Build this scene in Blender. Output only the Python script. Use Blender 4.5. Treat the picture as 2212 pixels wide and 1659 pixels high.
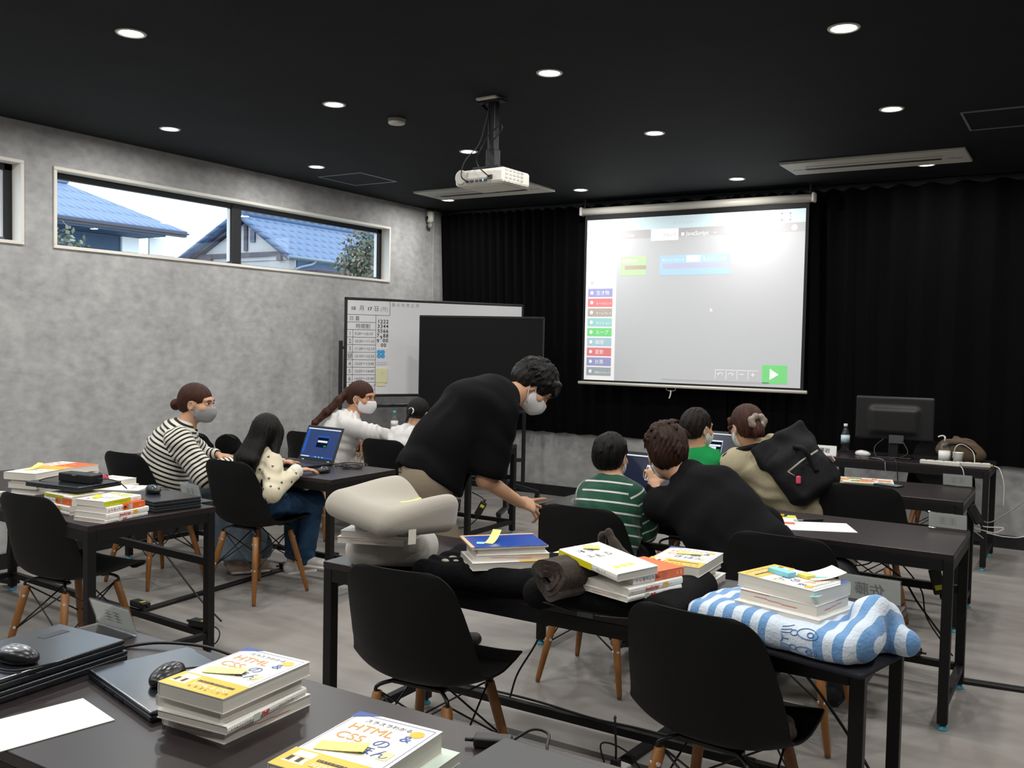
import bpy, math, random
import numpy as np
from mathutils import Vector, Matrix, Euler

R = math.radians
PI = math.pi
sc = bpy.context.scene
for o in list(bpy.data.objects):
    bpy.data.objects.remove(o)
C = sc.collection

# ---------------------------------------------------------------- camera
EYE = 1.4875
cam_d = bpy.data.cameras.new('camera')
cam = bpy.data.objects.new('camera', cam_d)
C.objects.link(cam)
cam_d.sensor_fit = 'HORIZONTAL'
cam_d.sensor_width = 36.0
cam_d.lens = 2026.9 / 2212 * 36.0
cam_d.clip_start = 0.02
cam_d.clip_end = 200
YAW, PITCH, ROLL = 0.552974, 0.0436541, 0.0201459
fw = Vector((-math.sin(YAW) * math.cos(PITCH), math.cos(YAW) * math.cos(PITCH), -math.sin(PITCH)))
r0 = Vector((math.cos(YAW), math.sin(YAW), 0))
u0 = r0.cross(fw)
rt = r0 * math.cos(ROLL) + u0 * math.sin(ROLL)
up = -r0 * math.sin(ROLL) + u0 * math.cos(ROLL)
cam.matrix_world = Matrix(((rt.x, up.x, -fw.x, 0), (rt.y, up.y, -fw.y, 0), (rt.z, up.z, -fw.z, EYE), (0, 0, 0, 1)))
sc.camera = cam

# ---------------------------------------------------------------- world and exposure
sc.view_settings.view_transform = 'Standard'
sc.view_settings.look = 'None'
sc.view_settings.exposure = 0.0
sc.view_settings.gamma = 1.0
sc.view_settings.use_curve_mapping = False
w = bpy.data.worlds.new('overcast_sky')
sc.world = w
w.use_nodes = True
bg = w.node_tree.nodes['Background']
bg.inputs[0].default_value = (0.76, 0.88, 1.0, 1)
bg.inputs[1].default_value = 3.6
LAMP_W = 11.3            # watts of each ceiling downlight

# ---------------------------------------------------------------- materials
def lin(c):
    return c / 12.92 if c <= 0.04045 else ((c + 0.055) / 1.055) ** 2.4

def hexc(h):
    if isinstance(h, (tuple, list)):
        return (h[0], h[1], h[2], 1)
    h = h.lstrip('#')
    return tuple(lin(int(h[i:i + 2], 16) / 255) for i in (0, 2, 4)) + (1,)

MATS = {}
def mat(name, col='#808080', rough=0.5, spec=0.5, metal=0.0, noise=None, bump=None, emit=None, sheen=0.0, coat=0.0, stretch=(1, 1, 1), alpha=None):
    """procedural principled material; noise=(scale, amount, detail), bump=(scale, strength)"""
    if name in MATS:
        return MATS[name]
    m = bpy.data.materials.new(name)
    m.use_nodes = True
    nt = m.node_tree
    b = nt.nodes['Principled BSDF']
    c = hexc(col)
    b.inputs['Base Color'].default_value = c
    b.inputs['Roughness'].default_value = rough
    b.inputs['Specular IOR Level'].default_value = spec
    b.inputs['Metallic'].default_value = metal
    b.inputs['Sheen Weight'].default_value = sheen
    b.inputs['Coat Weight'].default_value = coat
    if alpha is not None:
        b.inputs['Alpha'].default_value = alpha
    if emit:
        b.inputs['Emission Color'].default_value = hexc(emit[0])
        b.inputs['Emission Strength'].default_value = emit[1]
    if noise or bump:
        tc = nt.nodes.new('ShaderNodeTexCoord')
        mp = nt.nodes.new('ShaderNodeMapping')
        mp.inputs['Scale'].default_value = stretch
        nt.links.new(tc.outputs['Object'], mp.inputs[0])
    if noise:
        n = nt.nodes.new('ShaderNodeTexNoise')
        n.inputs['Scale'].default_value = noise[0]
        n.inputs['Detail'].default_value = noise[2] if len(noise) > 2 else 4
        nt.links.new(mp.outputs[0], n.inputs['Vector'])
        r = nt.nodes.new('ShaderNodeValToRGB')
        a = noise[1]
        r.color_ramp.elements[0].position = 0.3
        r.color_ramp.elements[1].position = 0.7
        r.color_ramp.elements[0].color = tuple(min(1, v * (1 - a)) for v in c[:3]) + (1,)
        r.color_ramp.elements[1].color = tuple(min(1, v * (1 + a)) for v in c[:3]) + (1,)
        nt.links.new(n.outputs['Fac'], r.inputs[0])
        nt.links.new(r.outputs[0], b.inputs['Base Color'])
    if bump:
        n2 = nt.nodes.new('ShaderNodeTexNoise')
        n2.inputs['Scale'].default_value = bump[0]
        n2.inputs['Detail'].default_value = 3
        nt.links.new(mp.outputs[0], n2.inputs['Vector'])
        bp = nt.nodes.new('ShaderNodeBump')
        bp.inputs['Strength'].default_value = bump[1]
        bp.inputs['Distance'].default_value = 0.01
        nt.links.new(n2.outputs['Fac'], bp.inputs['Height'])
        nt.links.new(bp.outputs[0], b.inputs['Normal'])
    MATS[name] = m
    return m

def stripe_mat(name, c1, c2, period, duty, offset=0.0, rough=0.9, attr='u', bump=None):
    """knitted stripes that follow the cloth: attribute u runs along body or sleeve in metres"""
    m = mat(name, c1, rough, 0.2, bump=bump or (60, 0.15), sheen=0.2)
    nt = m.node_tree
    b = nt.nodes['Principled BSDF']
    a = nt.nodes.new('ShaderNodeAttribute')
    a.attribute_name = attr
    def mth(op, x, y):
        n = nt.nodes.new('ShaderNodeMath'); n.operation = op
        for i, v in enumerate((x, y)):
            if isinstance(v, (int, float)):
                n.inputs[i].default_value = v
            else:
                nt.links.new(v, n.inputs[i])
        return n.outputs[0]
    f = mth('FRACT', mth('ADD', mth('DIVIDE', a.outputs['Fac'], period), offset), 0)
    g = mth('GREATER_THAN', f, duty)
    mx = nt.nodes.new('ShaderNodeMix'); mx.data_type = 'RGBA'
    nt.links.new(g, mx.inputs[0])
    mx.inputs[6].default_value = hexc(c1)
    mx.inputs[7].default_value = hexc(c2)
    nt.links.new(mx.outputs[2], b.inputs['Base Color'])
    return m

def emit_mat(name, col, s):
    if name in MATS:
        return MATS[name]
    m = bpy.data.materials.new(name); m.use_nodes = True
    nt = m.node_tree
    nt.nodes.remove(nt.nodes['Principled BSDF'])
    e = nt.nodes.new('ShaderNodeEmission')
    e.inputs[0].default_value = hexc(col); e.inputs[1].default_value = s
    nt.links.new(e.outputs[0], nt.nodes['Material Output'].inputs[0])
    MATS[name] = m
    return m

def glass_mat(name, tint=(1, 1, 1), ior=1.5, rough=0.0, boost=0.0):
    """thin clear sheet: see-through with Fresnel reflection"""
    if name in MATS:
        return MATS[name]
    m = bpy.data.materials.new(name); m.use_nodes = True
    nt = m.node_tree
    nt.nodes.remove(nt.nodes['Principled BSDF'])
    t = nt.nodes.new('ShaderNodeBsdfTransparent'); t.inputs[0].default_value = (*tint, 1)
    g = nt.nodes.new('ShaderNodeBsdfGlossy'); g.inputs['Roughness'].default_value = rough
    lw = nt.nodes.new('ShaderNodeLayerWeight'); lw.inputs['Blend'].default_value = .5
    f = nt.nodes.new('ShaderNodeMath'); f.operation = 'POWER'; f.inputs[1].default_value = 5
    nt.links.new(lw.outputs['Facing'], f.inputs[0])
    ad = nt.nodes.new('ShaderNodeMath'); ad.operation = 'MULTIPLY_ADD'
    r0_ = ((ior - 1) / (ior + 1)) ** 2 + boost
    ad.inputs[1].default_value = 1 - r0_; ad.inputs[2].default_value = r0_
    nt.links.new(f.outputs[0], ad.inputs[0])
    mx = nt.nodes.new('ShaderNodeMixShader')
    nt.links.new(ad.outputs[0], mx.inputs[0])
    nt.links.new(t.outputs[0], mx.inputs[1]); nt.links.new(g.outputs[0], mx.inputs[2])
    nt.links.new(mx.outputs[0], nt.nodes['Material Output'].inputs[0])
    MATS[name] = m
    return m

# ---------------------------------------------------------------- mesh builder
def T(x=0, y=0, z=0, rx=0, ry=0, rz=0, s=1):
    return Matrix.Translation((x, y, z)) @ Euler((R(rx), R(ry), R(rz))).to_matrix().to_4x4() @ Matrix.Scale(s, 4)

BOXF = np.array([(0, 3, 2, 1), (4, 5, 6, 7), (0, 1, 5, 4), (1, 2, 6, 5), (2, 3, 7, 6), (3, 0, 4, 7)])
class MB:
    def __init__(s):
        s.V = []; s.F = []; s.n = 0; s.hasu = False
    def add(s, v, f, mi=0, sm=False, M=None, u=None):
        v = np.asarray(v, float).reshape(-1, 3)
        if M is not None:
            A = np.array(M)
            v = v @ A[:3, :3].T + A[:3, 3]
        if isinstance(f, np.ndarray):
            s.F.append((f + s.n, mi, sm, u))
        else:
            by = {}
            for q in f:
                by.setdefault(len(q), []).append(q)
            for q in by.values():
                s.F.append((np.array(q) + s.n, mi, sm, None))
        s.V.append(v); s.n += len(v)
        if u is not None:
            s.hasu = True
        return s
    def box(s, c, d, bev=0.0, mi=0, M=None, sm=False):
        """box centred at c with full sizes d; bev chamfers all edges"""
        x, y, z = [v / 2 for v in d]
        c = np.array(c, float)
        if bev <= 0:
            v = np.array([(-x, -y, -z), (x, -y, -z), (x, y, -z), (-x, y, -z), (-x, -y, z), (x, -y, z), (x, y, z), (-x, y, z)]) + c
            return s.add(v, BOXF, mi, sm, M)
        b = min(bev, x * .95, y * .95, z * .95)
        # stacked rounded rectangles
        n = 3
        rings = []
        for k in range(n + 1):
            a = k / n * PI / 2
            rings.append((-z + b - b * math.cos(a), b - b * math.sin(a)))
        rings = rings + [(-zz, i) for zz, i in reversed(rings)]
        P = []
        for zz, ins in rings:
            ring = []
            for sx, sy, a0 in ((1, 1, 0), (-1, 1, 1), (-1, -1, 2), (1, -1, 3)):
                for k in range(n + 1):
                    a = (a0 + k / n) * PI / 2
                    rr = b - ins
                    ring.append((sx * (x - b) + rr * math.cos(a), sy * (y - b) + rr * math.sin(a), zz))
            P.append(ring)
        P = np.array(P)
        m = P.shape[1]
        v = P.reshape(-1, 3) + c
        f = []
        for i in range(len(P) - 1):
            for j in range(m):
                k = (j + 1) % m
                f.append((i * m + j, i * m + k, (i + 1) * m + k, (i + 1) * m + j))
        f.append(tuple(range(m))[::-1]); f.append(tuple((len(P) - 1) * m + j for j in range(m)))
        return s.add(v, f, mi, sm, M)
    def cyl(s, p, q, r1, r2=None, n=16, mi=0, M=None, sm=True):
        return s.tube([p, q], [r1, r1 if r2 is None else r2], n, mi, M, sm)
    def tube(s, pts, r, n=8, mi=0, M=None, sm=True, closed=False):
        P = np.array(pts, float)
        k = len(P)
        r = np.full(k, r) if np.isscalar(r) else np.array(r, float)
        tg = np.gradient(P, axis=0) if k > 2 else np.repeat((P[1] - P[0])[None], 2, 0)
        tg /= np.linalg.norm(tg, axis=1)[:, None] + 1e-12
        a = np.array((0, 0, 1.)) if abs(tg[0][2]) < .9 else np.array((1., 0, 0))
        nrm = np.cross(tg[0], a); nrm /= np.linalg.norm(nrm)
        v = []
        ang = np.arange(n) / n * 2 * PI
        for i in range(k):
            nrm = nrm - tg[i] * (nrm @ tg[i]); nrm /= np.linalg.norm(nrm) + 1e-12
            bn = np.cross(tg[i], nrm)
            v.append(P[i] + r[i] * (np.cos(ang)[:, None] * nrm + np.sin(ang)[:, None] * bn))
        v = np.array(v).reshape(-1, 3)
        i, j = np.meshgrid(np.arange(k - 1), np.arange(n), indexing='ij')
        j2 = (j + 1) % n
        f = np.stack([i * n + j, i * n + j2, (i + 1) * n + j2, (i + 1) * n + j], -1).reshape(-1, 4)
        base = s.n
        s.add(v, f, mi, sm, M)
        if not closed:
            s.F.append((np.array([list(range(n))[::-1], [(k - 1) * n + t for t in range(n)]]) + base, mi, False, None))
        return s
    def lathe(s, prof, n=24, mi=0, M=None, sm=True):
        P = np.array(prof, float)
        k = len(P)
        ang = np.arange(n) / n * 2 * PI
        v = np.stack([P[:, 0][:, None] * np.cos(ang), P[:, 0][:, None] * np.sin(ang), np.repeat(P[:, 1][:, None], n, 1)], -1).reshape(-1, 3)
        i, j = np.meshgrid(np.arange(k - 1), np.arange(n), indexing='ij')
        j2 = (j + 1) % n
        f = np.stack([i * n + j, i * n + j2, (i + 1) * n + j2, (i + 1) * n + j], -1).reshape(-1, 4)
        base = s.n
        s.add(v, f, mi, sm, M)
        s.F.append((np.array([list(range(n))[::-1]]) + base, mi, False, None))
        s.F.append((np.array([[(k - 1) * n + t for t in range(n)]]) + base, mi, False, None))
        return s
    def grid(s, P, mi=0, sm=True, M=None, cu=False, cv=False, u=None):
        P = np.asarray(P, float)
        a, b = P.shape[:2]
        i, j = np.meshgrid(np.arange(a if cu else a - 1), np.arange(b if cv else b - 1), indexing='ij')
        i2 = (i + 1) % a; j2 = (j + 1) % b
        f = np.stack([i * b + j, i2 * b + j, i2 * b + j2, i * b + j2], -1).reshape(-1, 4)
        return s.add(P.reshape(-1, 3), f, mi, sm, M, u=u)
    def quad(s, pts, mi=0, M=None):
        return s.add(pts, [tuple(range(len(pts)))], mi, False, M)
    def rect(s, x, y, wd, ht, z=0, mi=0, M=None):
        """flat rectangle in the local xy plane, lower left corner x, y"""
        return s.quad([(x, y, z), (x + wd, y, z), (x + wd, y + ht, z), (x, y + ht, z)], mi, M)
    def disc(s, c, r, n=20, mi=0, M=None, z=0):
        return s.quad([(c[0] + r * math.cos(a), c[1] + r * math.sin(a), z) for a in np.arange(n) / n * 2 * PI], mi, M)
    def text(s, t, size, x, y, z=0, mi=0, M=None, align='LEFT', shear=0.0, bold=0.0, wide=1.0, mirror=False):
        v, f = text_geo(t, align, shear, bold)
        if len(v):
            v = v * size
            v[:, 0] *= wide
            if mirror:
                v[:, 0] *= -1
                f = [q[::-1] for q in f]
            s.add(v + np.array((x, y, z)), f, mi, False, M)
        return s
    def build(s, name, mats, parent=None, smooth_angle=None):
        me = bpy.data.meshes.new(name)
        V = np.concatenate(s.V) if s.V else np.zeros((0, 3))
        me.vertices.add(len(V))
        me.vertices.foreach_set('co', V.astype(np.float32).ravel())
        lv = np.concatenate([f.ravel() for f, _, _, _ in s.F])
        cnt = np.concatenate([np.full(len(f), f.shape[1]) for f, _, _, _ in s.F])
        mi = np.concatenate([np.full(len(f), m) if np.isscalar(m) else m for f, m, _, _ in s.F])
        sm = np.concatenate([np.full(len(f), bool(q)) for f, _, q, _ in s.F])
        st = np.concatenate([[0], np.cumsum(cnt)[:-1]])
        me.loops.add(len(lv)); me.loops.foreach_set('vertex_index', lv.astype(np.int32))
        me.polygons.add(len(cnt))
        me.polygons.foreach_set('loop_start', st.astype(np.int32))
        me.polygons.foreach_set('loop_total', cnt.astype(np.int32))
        me.polygons.foreach_set('material_index', mi.astype(np.int32))
        me.polygons.foreach_set('use_smooth', sm)
        if s.hasu:
            at = me.attributes.new('u', 'FLOAT', 'CORNER')
            at.data.foreach_set('value', np.concatenate([np.zeros(f.size) if u is None else u.ravel() for f, _, _, u in s.F]).astype(np.float32))
        me.update(calc_edges=True)
        me.validate()
        for m in (mats if isinstance(mats, (list, tuple)) else [mats]):
            me.materials.append(m)
        o = bpy.data.objects.new(name, me)
        C.objects.link(o)
        if parent is not None:
            o.parent = parent
        return o

TEXTS = {}
def text_geo(t, align='LEFT', shear=0.0, bold=0.0):
    k = (t, align, shear, bold)
    if k not in TEXTS:
        cu = bpy.data.curves.new('t', 'FONT')
        cu.body = t; cu.size = 1; cu.align_x = align; cu.shear = shear; cu.offset = bold
        cu.resolution_u = 3
        o = bpy.data.objects.new('t', cu)
        tmp = bpy.data.scenes.new('tmp')
        tmp.collection.objects.link(o)
        vl = tmp.view_layers[0]
        vl.update()
        dg = vl.depsgraph
        me = o.evaluated_get(dg).to_mesh()
        v = np.zeros(len(me.vertices) * 3); me.vertices.foreach_get('co', v)
        f = [tuple(p.vertices) for p in me.polygons]
        o.evaluated_get(dg).to_mesh_clear()
        bpy.data.objects.remove(o); bpy.data.scenes.remove(tmp); bpy.data.curves.remove(cu)
        TEXTS[k] = (v.reshape(-1, 3), f)
    v, f = TEXTS[k]
    return v.copy(), list(f)

# ---------------------------------------------------------------- scene bookkeeping
def tag(o, label, cat, group=None, kind=None):
    o['label'] = label; o['category'] = cat
    if group: o['group'] = group
    if kind: o['kind'] = kind
    return o
def thing(name, label, cat, loc=(0, 0, 0), rz=0, group=None):
    o = bpy.data.objects.new(name, None)
    C.objects.link(o)
    o.empty_display_size = 0.05
    o.location = loc; o.rotation_euler = (0, 0, R(rz))
    return tag(o, label, cat, group)
def struct(o):
    o['kind'] = 'structure'
    return o
def dup(root, loc, rz, label, group=None, name=None):
    r = root.copy(); C.objects.link(r)
    if name: r.name = name
    r.location = loc; r.rotation_euler = (0, 0, R(rz)); r['label'] = label
    if group: r['group'] = group
    for ch in list(root.children):
        c = ch.copy(); C.objects.link(c); c.parent = r
        for g in list(ch.children):
            d = g.copy(); C.objects.link(d); d.parent = c
    return r
def smoothpath(pts, n=8):
    """Catmull-Rom through points"""
    P = [np.array(p, float) for p in pts]
    P = [2 * P[0] - P[1]] + P + [2 * P[-1] - P[-2]]
    out = []
    for i in range(1, len(P) - 2):
        for k in range(n):
            t = k / n
            a, b, c, d = P[i - 1], P[i], P[i + 1], P[i + 2]
            out.append(.5 * (2 * b + (c - a) * t + (2 * a - 5 * b + 4 * c - d) * t * t + (3 * b - a - 3 * c + d) * t ** 3))
    out.append(P[-2])
    return np.array(out)
# ---------------------------------------------------------------- soft-blended solids (bodies, cloth, cushions)
def _v(a): return np.array(a, float)
class Prim:
    def __init__(s, fn, lo, hi, k=.02, op='+', mi=0, ufn=None):
        s.fn, s.lo, s.hi, s.k, s.op, s.mi, s.ufn = fn, _v(lo), _v(hi), k, op, mi, ufn
def rc(a, b, ra, rb=None, k=.02, op='+', mi=0, u0=None):
    """tapered capsule from a to b"""
    a, b = _v(a), _v(b); rb = ra if rb is None else rb
    ba = b - a; L2 = ba @ ba + 1e-12; L = math.sqrt(L2)
    def fn(X, Y, Z):
        x, y, z = X - a[0], Y - a[1], Z - a[2]
        h = np.clip((x * ba[0] + y * ba[1] + z * ba[2]) / L2, 0, 1)
        return np.sqrt((x - ba[0] * h) ** 2 + (y - ba[1] * h) ** 2 + (z - ba[2] * h) ** 2) - (ra + (rb - ra) * h)
    ufn = None
    if u0 is not None:
        ufn = lambda X, Y, Z: u0 + ((X - a[0]) * ba[0] + (Y - a[1]) * ba[1] + (Z - a[2]) * ba[2]) / L
    m = max(ra, rb)
    return Prim(fn, np.minimum(a - ra, b - rb), np.maximum(a + ra, b + rb), k, op, mi, ufn)
def ec(a, b, side, wa, wb, k=.02, op='+', mi=0, u0=None):
    """limb or torso segment with oval section: side = direction of the wide axis, w = (half width, half depth)"""
    a, b, sd = _v(a), _v(b), _v(side)
    ba = b - a; L2 = ba @ ba + 1e-12; L = math.sqrt(L2)
    ax = ba / L
    sd = sd - ax * (sd @ ax); sd /= np.linalg.norm(sd)
    fr = np.cross(ax, sd)
    def fn(X, Y, Z):
        x, y, z = X - a[0], Y - a[1], Z - a[2]
        h = np.clip((x * ba[0] + y * ba[1] + z * ba[2]) / L2, 0, 1)
        x = x - ba[0] * h; y = y - ba[1] * h; z = z - ba[2] * h
        wd = wa[0] + (wb[0] - wa[0]) * h; dp = wa[1] + (wb[1] - wa[1]) * h
        mn = np.minimum(wd, dp)
        e = x * sd[0] + y * sd[1] + z * sd[2]
        f = x * fr[0] + y * fr[1] + z * fr[2]
        g = x * ax[0] + y * ax[1] + z * ax[2]
        q = np.sqrt((e / wd) ** 2 + (f / dp) ** 2 + (g / mn) ** 2) + 1e-9
        r = np.sqrt(x * x + y * y + z * z)
        return np.where(q > .3, r * (1 - 1 / q), -mn * .7)
    ufn = None
    if u0 is not None:
        ufn = lambda X, Y, Z: u0 + ((X - a[0]) * ba[0] + (Y - a[1]) * ba[1] + (Z - a[2]) * ba[2]) / L
    ma, mb_ = max(wa), max(wb)
    return Prim(fn, np.minimum(a - ma, b - mb_), np.maximum(a + ma, b + mb_), k, op, mi, ufn)
def _local(M):
    A = np.linalg.inv(np.array(M)); return A[:3, :3], A[:3, 3]
def _bb(M, r):
    A = np.array(M); e = np.abs(A[:3, :3]) @ _v(r)
    return A[:3, 3] - e, A[:3, 3] + e
def el(M, c, r, k=.02, op='+', mi=0):
    """ellipsoid with centre c and radii r in the frame M (uniform scale)"""
    M = Matrix(M) @ Matrix.Translation(c)
    A, t = _local(M); sc_ = 1 / np.cbrt(abs(np.linalg.det(A)))
    r = _v(r)
    def fn(X, Y, Z):
        x = A[0, 0] * X + A[0, 1] * Y + A[0, 2] * Z + t[0]
        y = A[1, 0] * X + A[1, 1] * Y + A[1, 2] * Z + t[1]
        z = A[2, 0] * X + A[2, 1] * Y + A[2, 2] * Z + t[2]
        k0 = np.sqrt((x / r[0]) ** 2 + (y / r[1]) ** 2 + (z / r[2]) ** 2)
        k1 = np.sqrt((x / r[0] ** 2) ** 2 + (y / r[1] ** 2) ** 2 + (z / r[2] ** 2) ** 2) + 1e-9
        return np.where(k0 > .2, k0 * (k0 - 1) / k1, -.8 * r.min()) * sc_
    lo, hi = _bb(M, r)
    return Prim(fn, lo, hi, k, op, mi)
def bx(M, c, d, rd=.01, k=.01, op='+', mi=0):
    """rounded box, full sizes d, in the frame M"""
    M = Matrix(M) @ Matrix.Translation(c)
    A, t = _local(M); sc_ = 1 / np.cbrt(abs(np.linalg.det(A)))
    h = _v(d) / 2 - rd
    def fn(X, Y, Z):
        x = np.abs(A[0, 0] * X + A[0, 1] * Y + A[0, 2] * Z + t[0]) - h[0]
        y = np.abs(A[1, 0] * X + A[1, 1] * Y + A[1, 2] * Z + t[1]) - h[1]
        z = np.abs(A[2, 0] * X + A[2, 1] * Y + A[2, 2] * Z + t[2]) - h[2]
        o_ = np.sqrt(np.maximum(x, 0) ** 2 + np.maximum(y, 0) ** 2 + np.maximum(z, 0) ** 2)
        return (o_ + np.minimum(np.maximum(x, np.maximum(y, z)), 0) - rd) * sc_
    lo, hi = _bb(M, _v(d) / 2)
    return Prim(fn, lo, hi, k, op, mi)
def rcl(M, a, b, ra, rb=None, k=.02, op='+', mi=0, u0=None):
    """tapered capsule in the frame M"""
    M = Matrix(M); s = M.to_scale()[0]
    return rc(M @ Vector(a), M @ Vector(b), ra * s, (ra if rb is None else rb) * s, k * s, op, mi, u0)

def solid(prims, vs=.006, disp=None, sm=1):
    adds = [p for p in prims if p.op == '+']
    lo = np.min([p.lo for p in adds], 0) - 3 * vs; hi = np.max([p.hi for p in adds], 0) + 3 * vs
    n = np.ceil((hi - lo) / vs).astype(int) + 1
    F = np.full(n, .05, np.float32)
    ax = [(lo[i] + vs * np.arange(n[i])).astype(np.float32) for i in range(3)]
    for p in prims:
        pad = p.k + 2.5 * vs
        if p.op == '&':
            sl = (slice(None),) * 3
        else:
            i0 = np.clip(np.floor((p.lo - pad - lo) / vs).astype(int), 0, n - 1)
            i1 = np.clip(np.ceil((p.hi + pad - lo) / vs).astype(int) + 1, 1, n)
            if (i1 <= i0).any(): continue
            sl = tuple(slice(a, b) for a, b in zip(i0, i1))
        X = ax[0][sl[0]][:, None, None]; Y = ax[1][sl[1]][None, :, None]; Z = ax[2][sl[2]][None, None, :]
        d = p.fn(X, Y, Z).astype(np.float32)
        G = F[sl]
        k = max(p.k, 1e-5)
        if p.op == '+':
            h = np.clip(.5 + .5 * (G - d) / k, 0, 1)
            F[sl] = G + (d - G) * h - k * h * (1 - h)
        else:
            if p.op == '-': d = -d
            h = np.clip(.5 + .5 * (d - G) / k, 0, 1)
            F[sl] = G + (d - G) * h + k * h * (1 - h)
    if disp is not None:
        I = np.argwhere(np.abs(F) < .03)
        P = lo + I * vs
        F[I[:, 0], I[:, 1], I[:, 2]] += disp(P).astype(np.float32)
    F[0] = F[-1] = .05; F[:, 0] = F[:, -1] = .05; F[:, :, 0] = F[:, :, -1] = .05
    S = F < 0
    cn = np.array(n) - 1
    cnt = np.zeros(cn, np.int8)
    corners = [(a, b, c) for a in (0, 1) for b in (0, 1) for c in (0, 1)]
    sub = lambda A, o: A[o[0]:o[0] + cn[0], o[1]:o[1] + cn[1], o[2]:o[2] + cn[2]]
    for o in corners: cnt += sub(S, o)
    act = (cnt > 0) & (cnt < 8)
    ids = np.full(cn, -1, np.int64)
    I = np.argwhere(act)
    ids[act] = np.arange(len(I))
    vals = {o: F[I[:, 0] + o[0], I[:, 1] + o[1], I[:, 2] + o[2]] for o in corners}
    acc = np.zeros((len(I), 3)); num = np.zeros(len(I))
    for o in corners:
        for a in range(3):
            if o[a] == 0:
                q = list(o); q[a] = 1; q = tuple(q)
                fa, fb = vals[o], vals[q]
                m = (fa < 0) != (fb < 0)
                t = np.where(m, fa / np.where(m, fa - fb, 1), 0)
                pos = np.repeat(_v(o)[None], len(I), 0); pos[:, a] = t
                acc += pos * m[:, None]; num += m
    V = lo + (I + acc / np.maximum(num, 1)[:, None]) * vs
    Q = []
    for a in range(3):
        b, c = (a + 1) % 3, (a + 2) % 3
        s0 = [slice(0, None)] * 3; s1 = [slice(0, None)] * 3
        s0[a] = slice(0, n[a] - 1); s1[a] = slice(1, n[a])
        A, B = S[tuple(s0)], S[tuple(s1)]
        E = np.argwhere(A != B)
        E = E[(E[:, b] > 0) & (E[:, c] > 0) & (E[:, b] < cn[b]) & (E[:, c] < cn[c])]
        ins = A[E[:, 0], E[:, 1], E[:, 2]]
        def cid(db, dc):
            e = E.copy(); e[:, b] -= db; e[:, c] -= dc
            return ids[e[:, 0], e[:, 1], e[:, 2]]
        q = np.stack([cid(1, 1), cid(0, 1), cid(0, 0), cid(1, 0)], 1)
        q[~ins] = q[~ins][:, ::-1]
        Q.append(q)
    Q = np.concatenate(Q)
    Q = Q[(Q >= 0).all(1)]
    for _ in range(sm):
        s_ = np.zeros_like(V); c_ = np.zeros(len(V))
        for e in range(4):
            i, j = Q[:, e], Q[:, (e + 1) % 4]
            for d in range(3):
                s_[:, d] += np.bincount(i, V[j, d], len(V)) + np.bincount(j, V[i, d], len(V))
            c_ += np.bincount(i, minlength=len(V)) + np.bincount(j, minlength=len(V))
        V = V * .5 + .5 * s_ / np.maximum(c_, 1)[:, None]
    # which primitive is nearest: material index and the running length u
    mi = np.zeros(len(V), int); u = None
    mats_ = {p.mi for p in adds}
    if len(mats_) > 1 or any(p.ufn for p in adds):
        D = np.stack([p.fn(V[:, 0], V[:, 1], V[:, 2]) for p in adds])
        w_ = D.argmin(0)
        mi = np.array([p.mi for p in adds])[w_]
        if any(p.ufn for p in adds):
            u = np.zeros(Q.shape); wq = w_[Q[:, 0]]
            for i, p in enumerate(adds):
                if p.ufn:
                    m = wq == i
                    W = V[Q[m]]
                    u[m] = p.ufn(W[..., 0], W[..., 1], W[..., 2])
    return V, Q, mi, u
def add_solid(mb, prims, vs=.006, disp=None, sm=1, off=(0, 0, 0), mi=None, ufn=None):
    V, Q, m, u = solid(prims, vs, disp, sm)
    if ufn: u = ufn(V[Q])
    fm = m[Q[:, 0]] if mi is None else mi
    mb.add(V - _v(off), Q, fm, True, u=u)
    return mb
def folds(amp, dirs, seed=0):
    """gentle cloth wrinkles: warped waves along the given (direction, wavelength) pairs"""
    rng = np.random.RandomState(seed)
    ph = rng.rand(len(dirs) * 3) * 6.28
    def fn(P):
        s = np.zeros(len(P))
        wx = .015 * np.sin(P[:, 0] * 31 + ph[0]) + .015 * np.sin(P[:, 1] * 27 + 1) + .012 * np.sin(P[:, 2] * 23 + 2)
        for i, (d, wl) in enumerate(dirs):
            d = _v(d); d = d / np.linalg.norm(d)
            t = P @ d + wx
            m = .5 + .5 * np.sin(P[:, (i + 1) % 3] * 14 + ph[i] + P[:, 2] * 9)
            s += m * np.sin(t / wl * 6.283 + ph[i])
        return amp * s
    return fn
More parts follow.
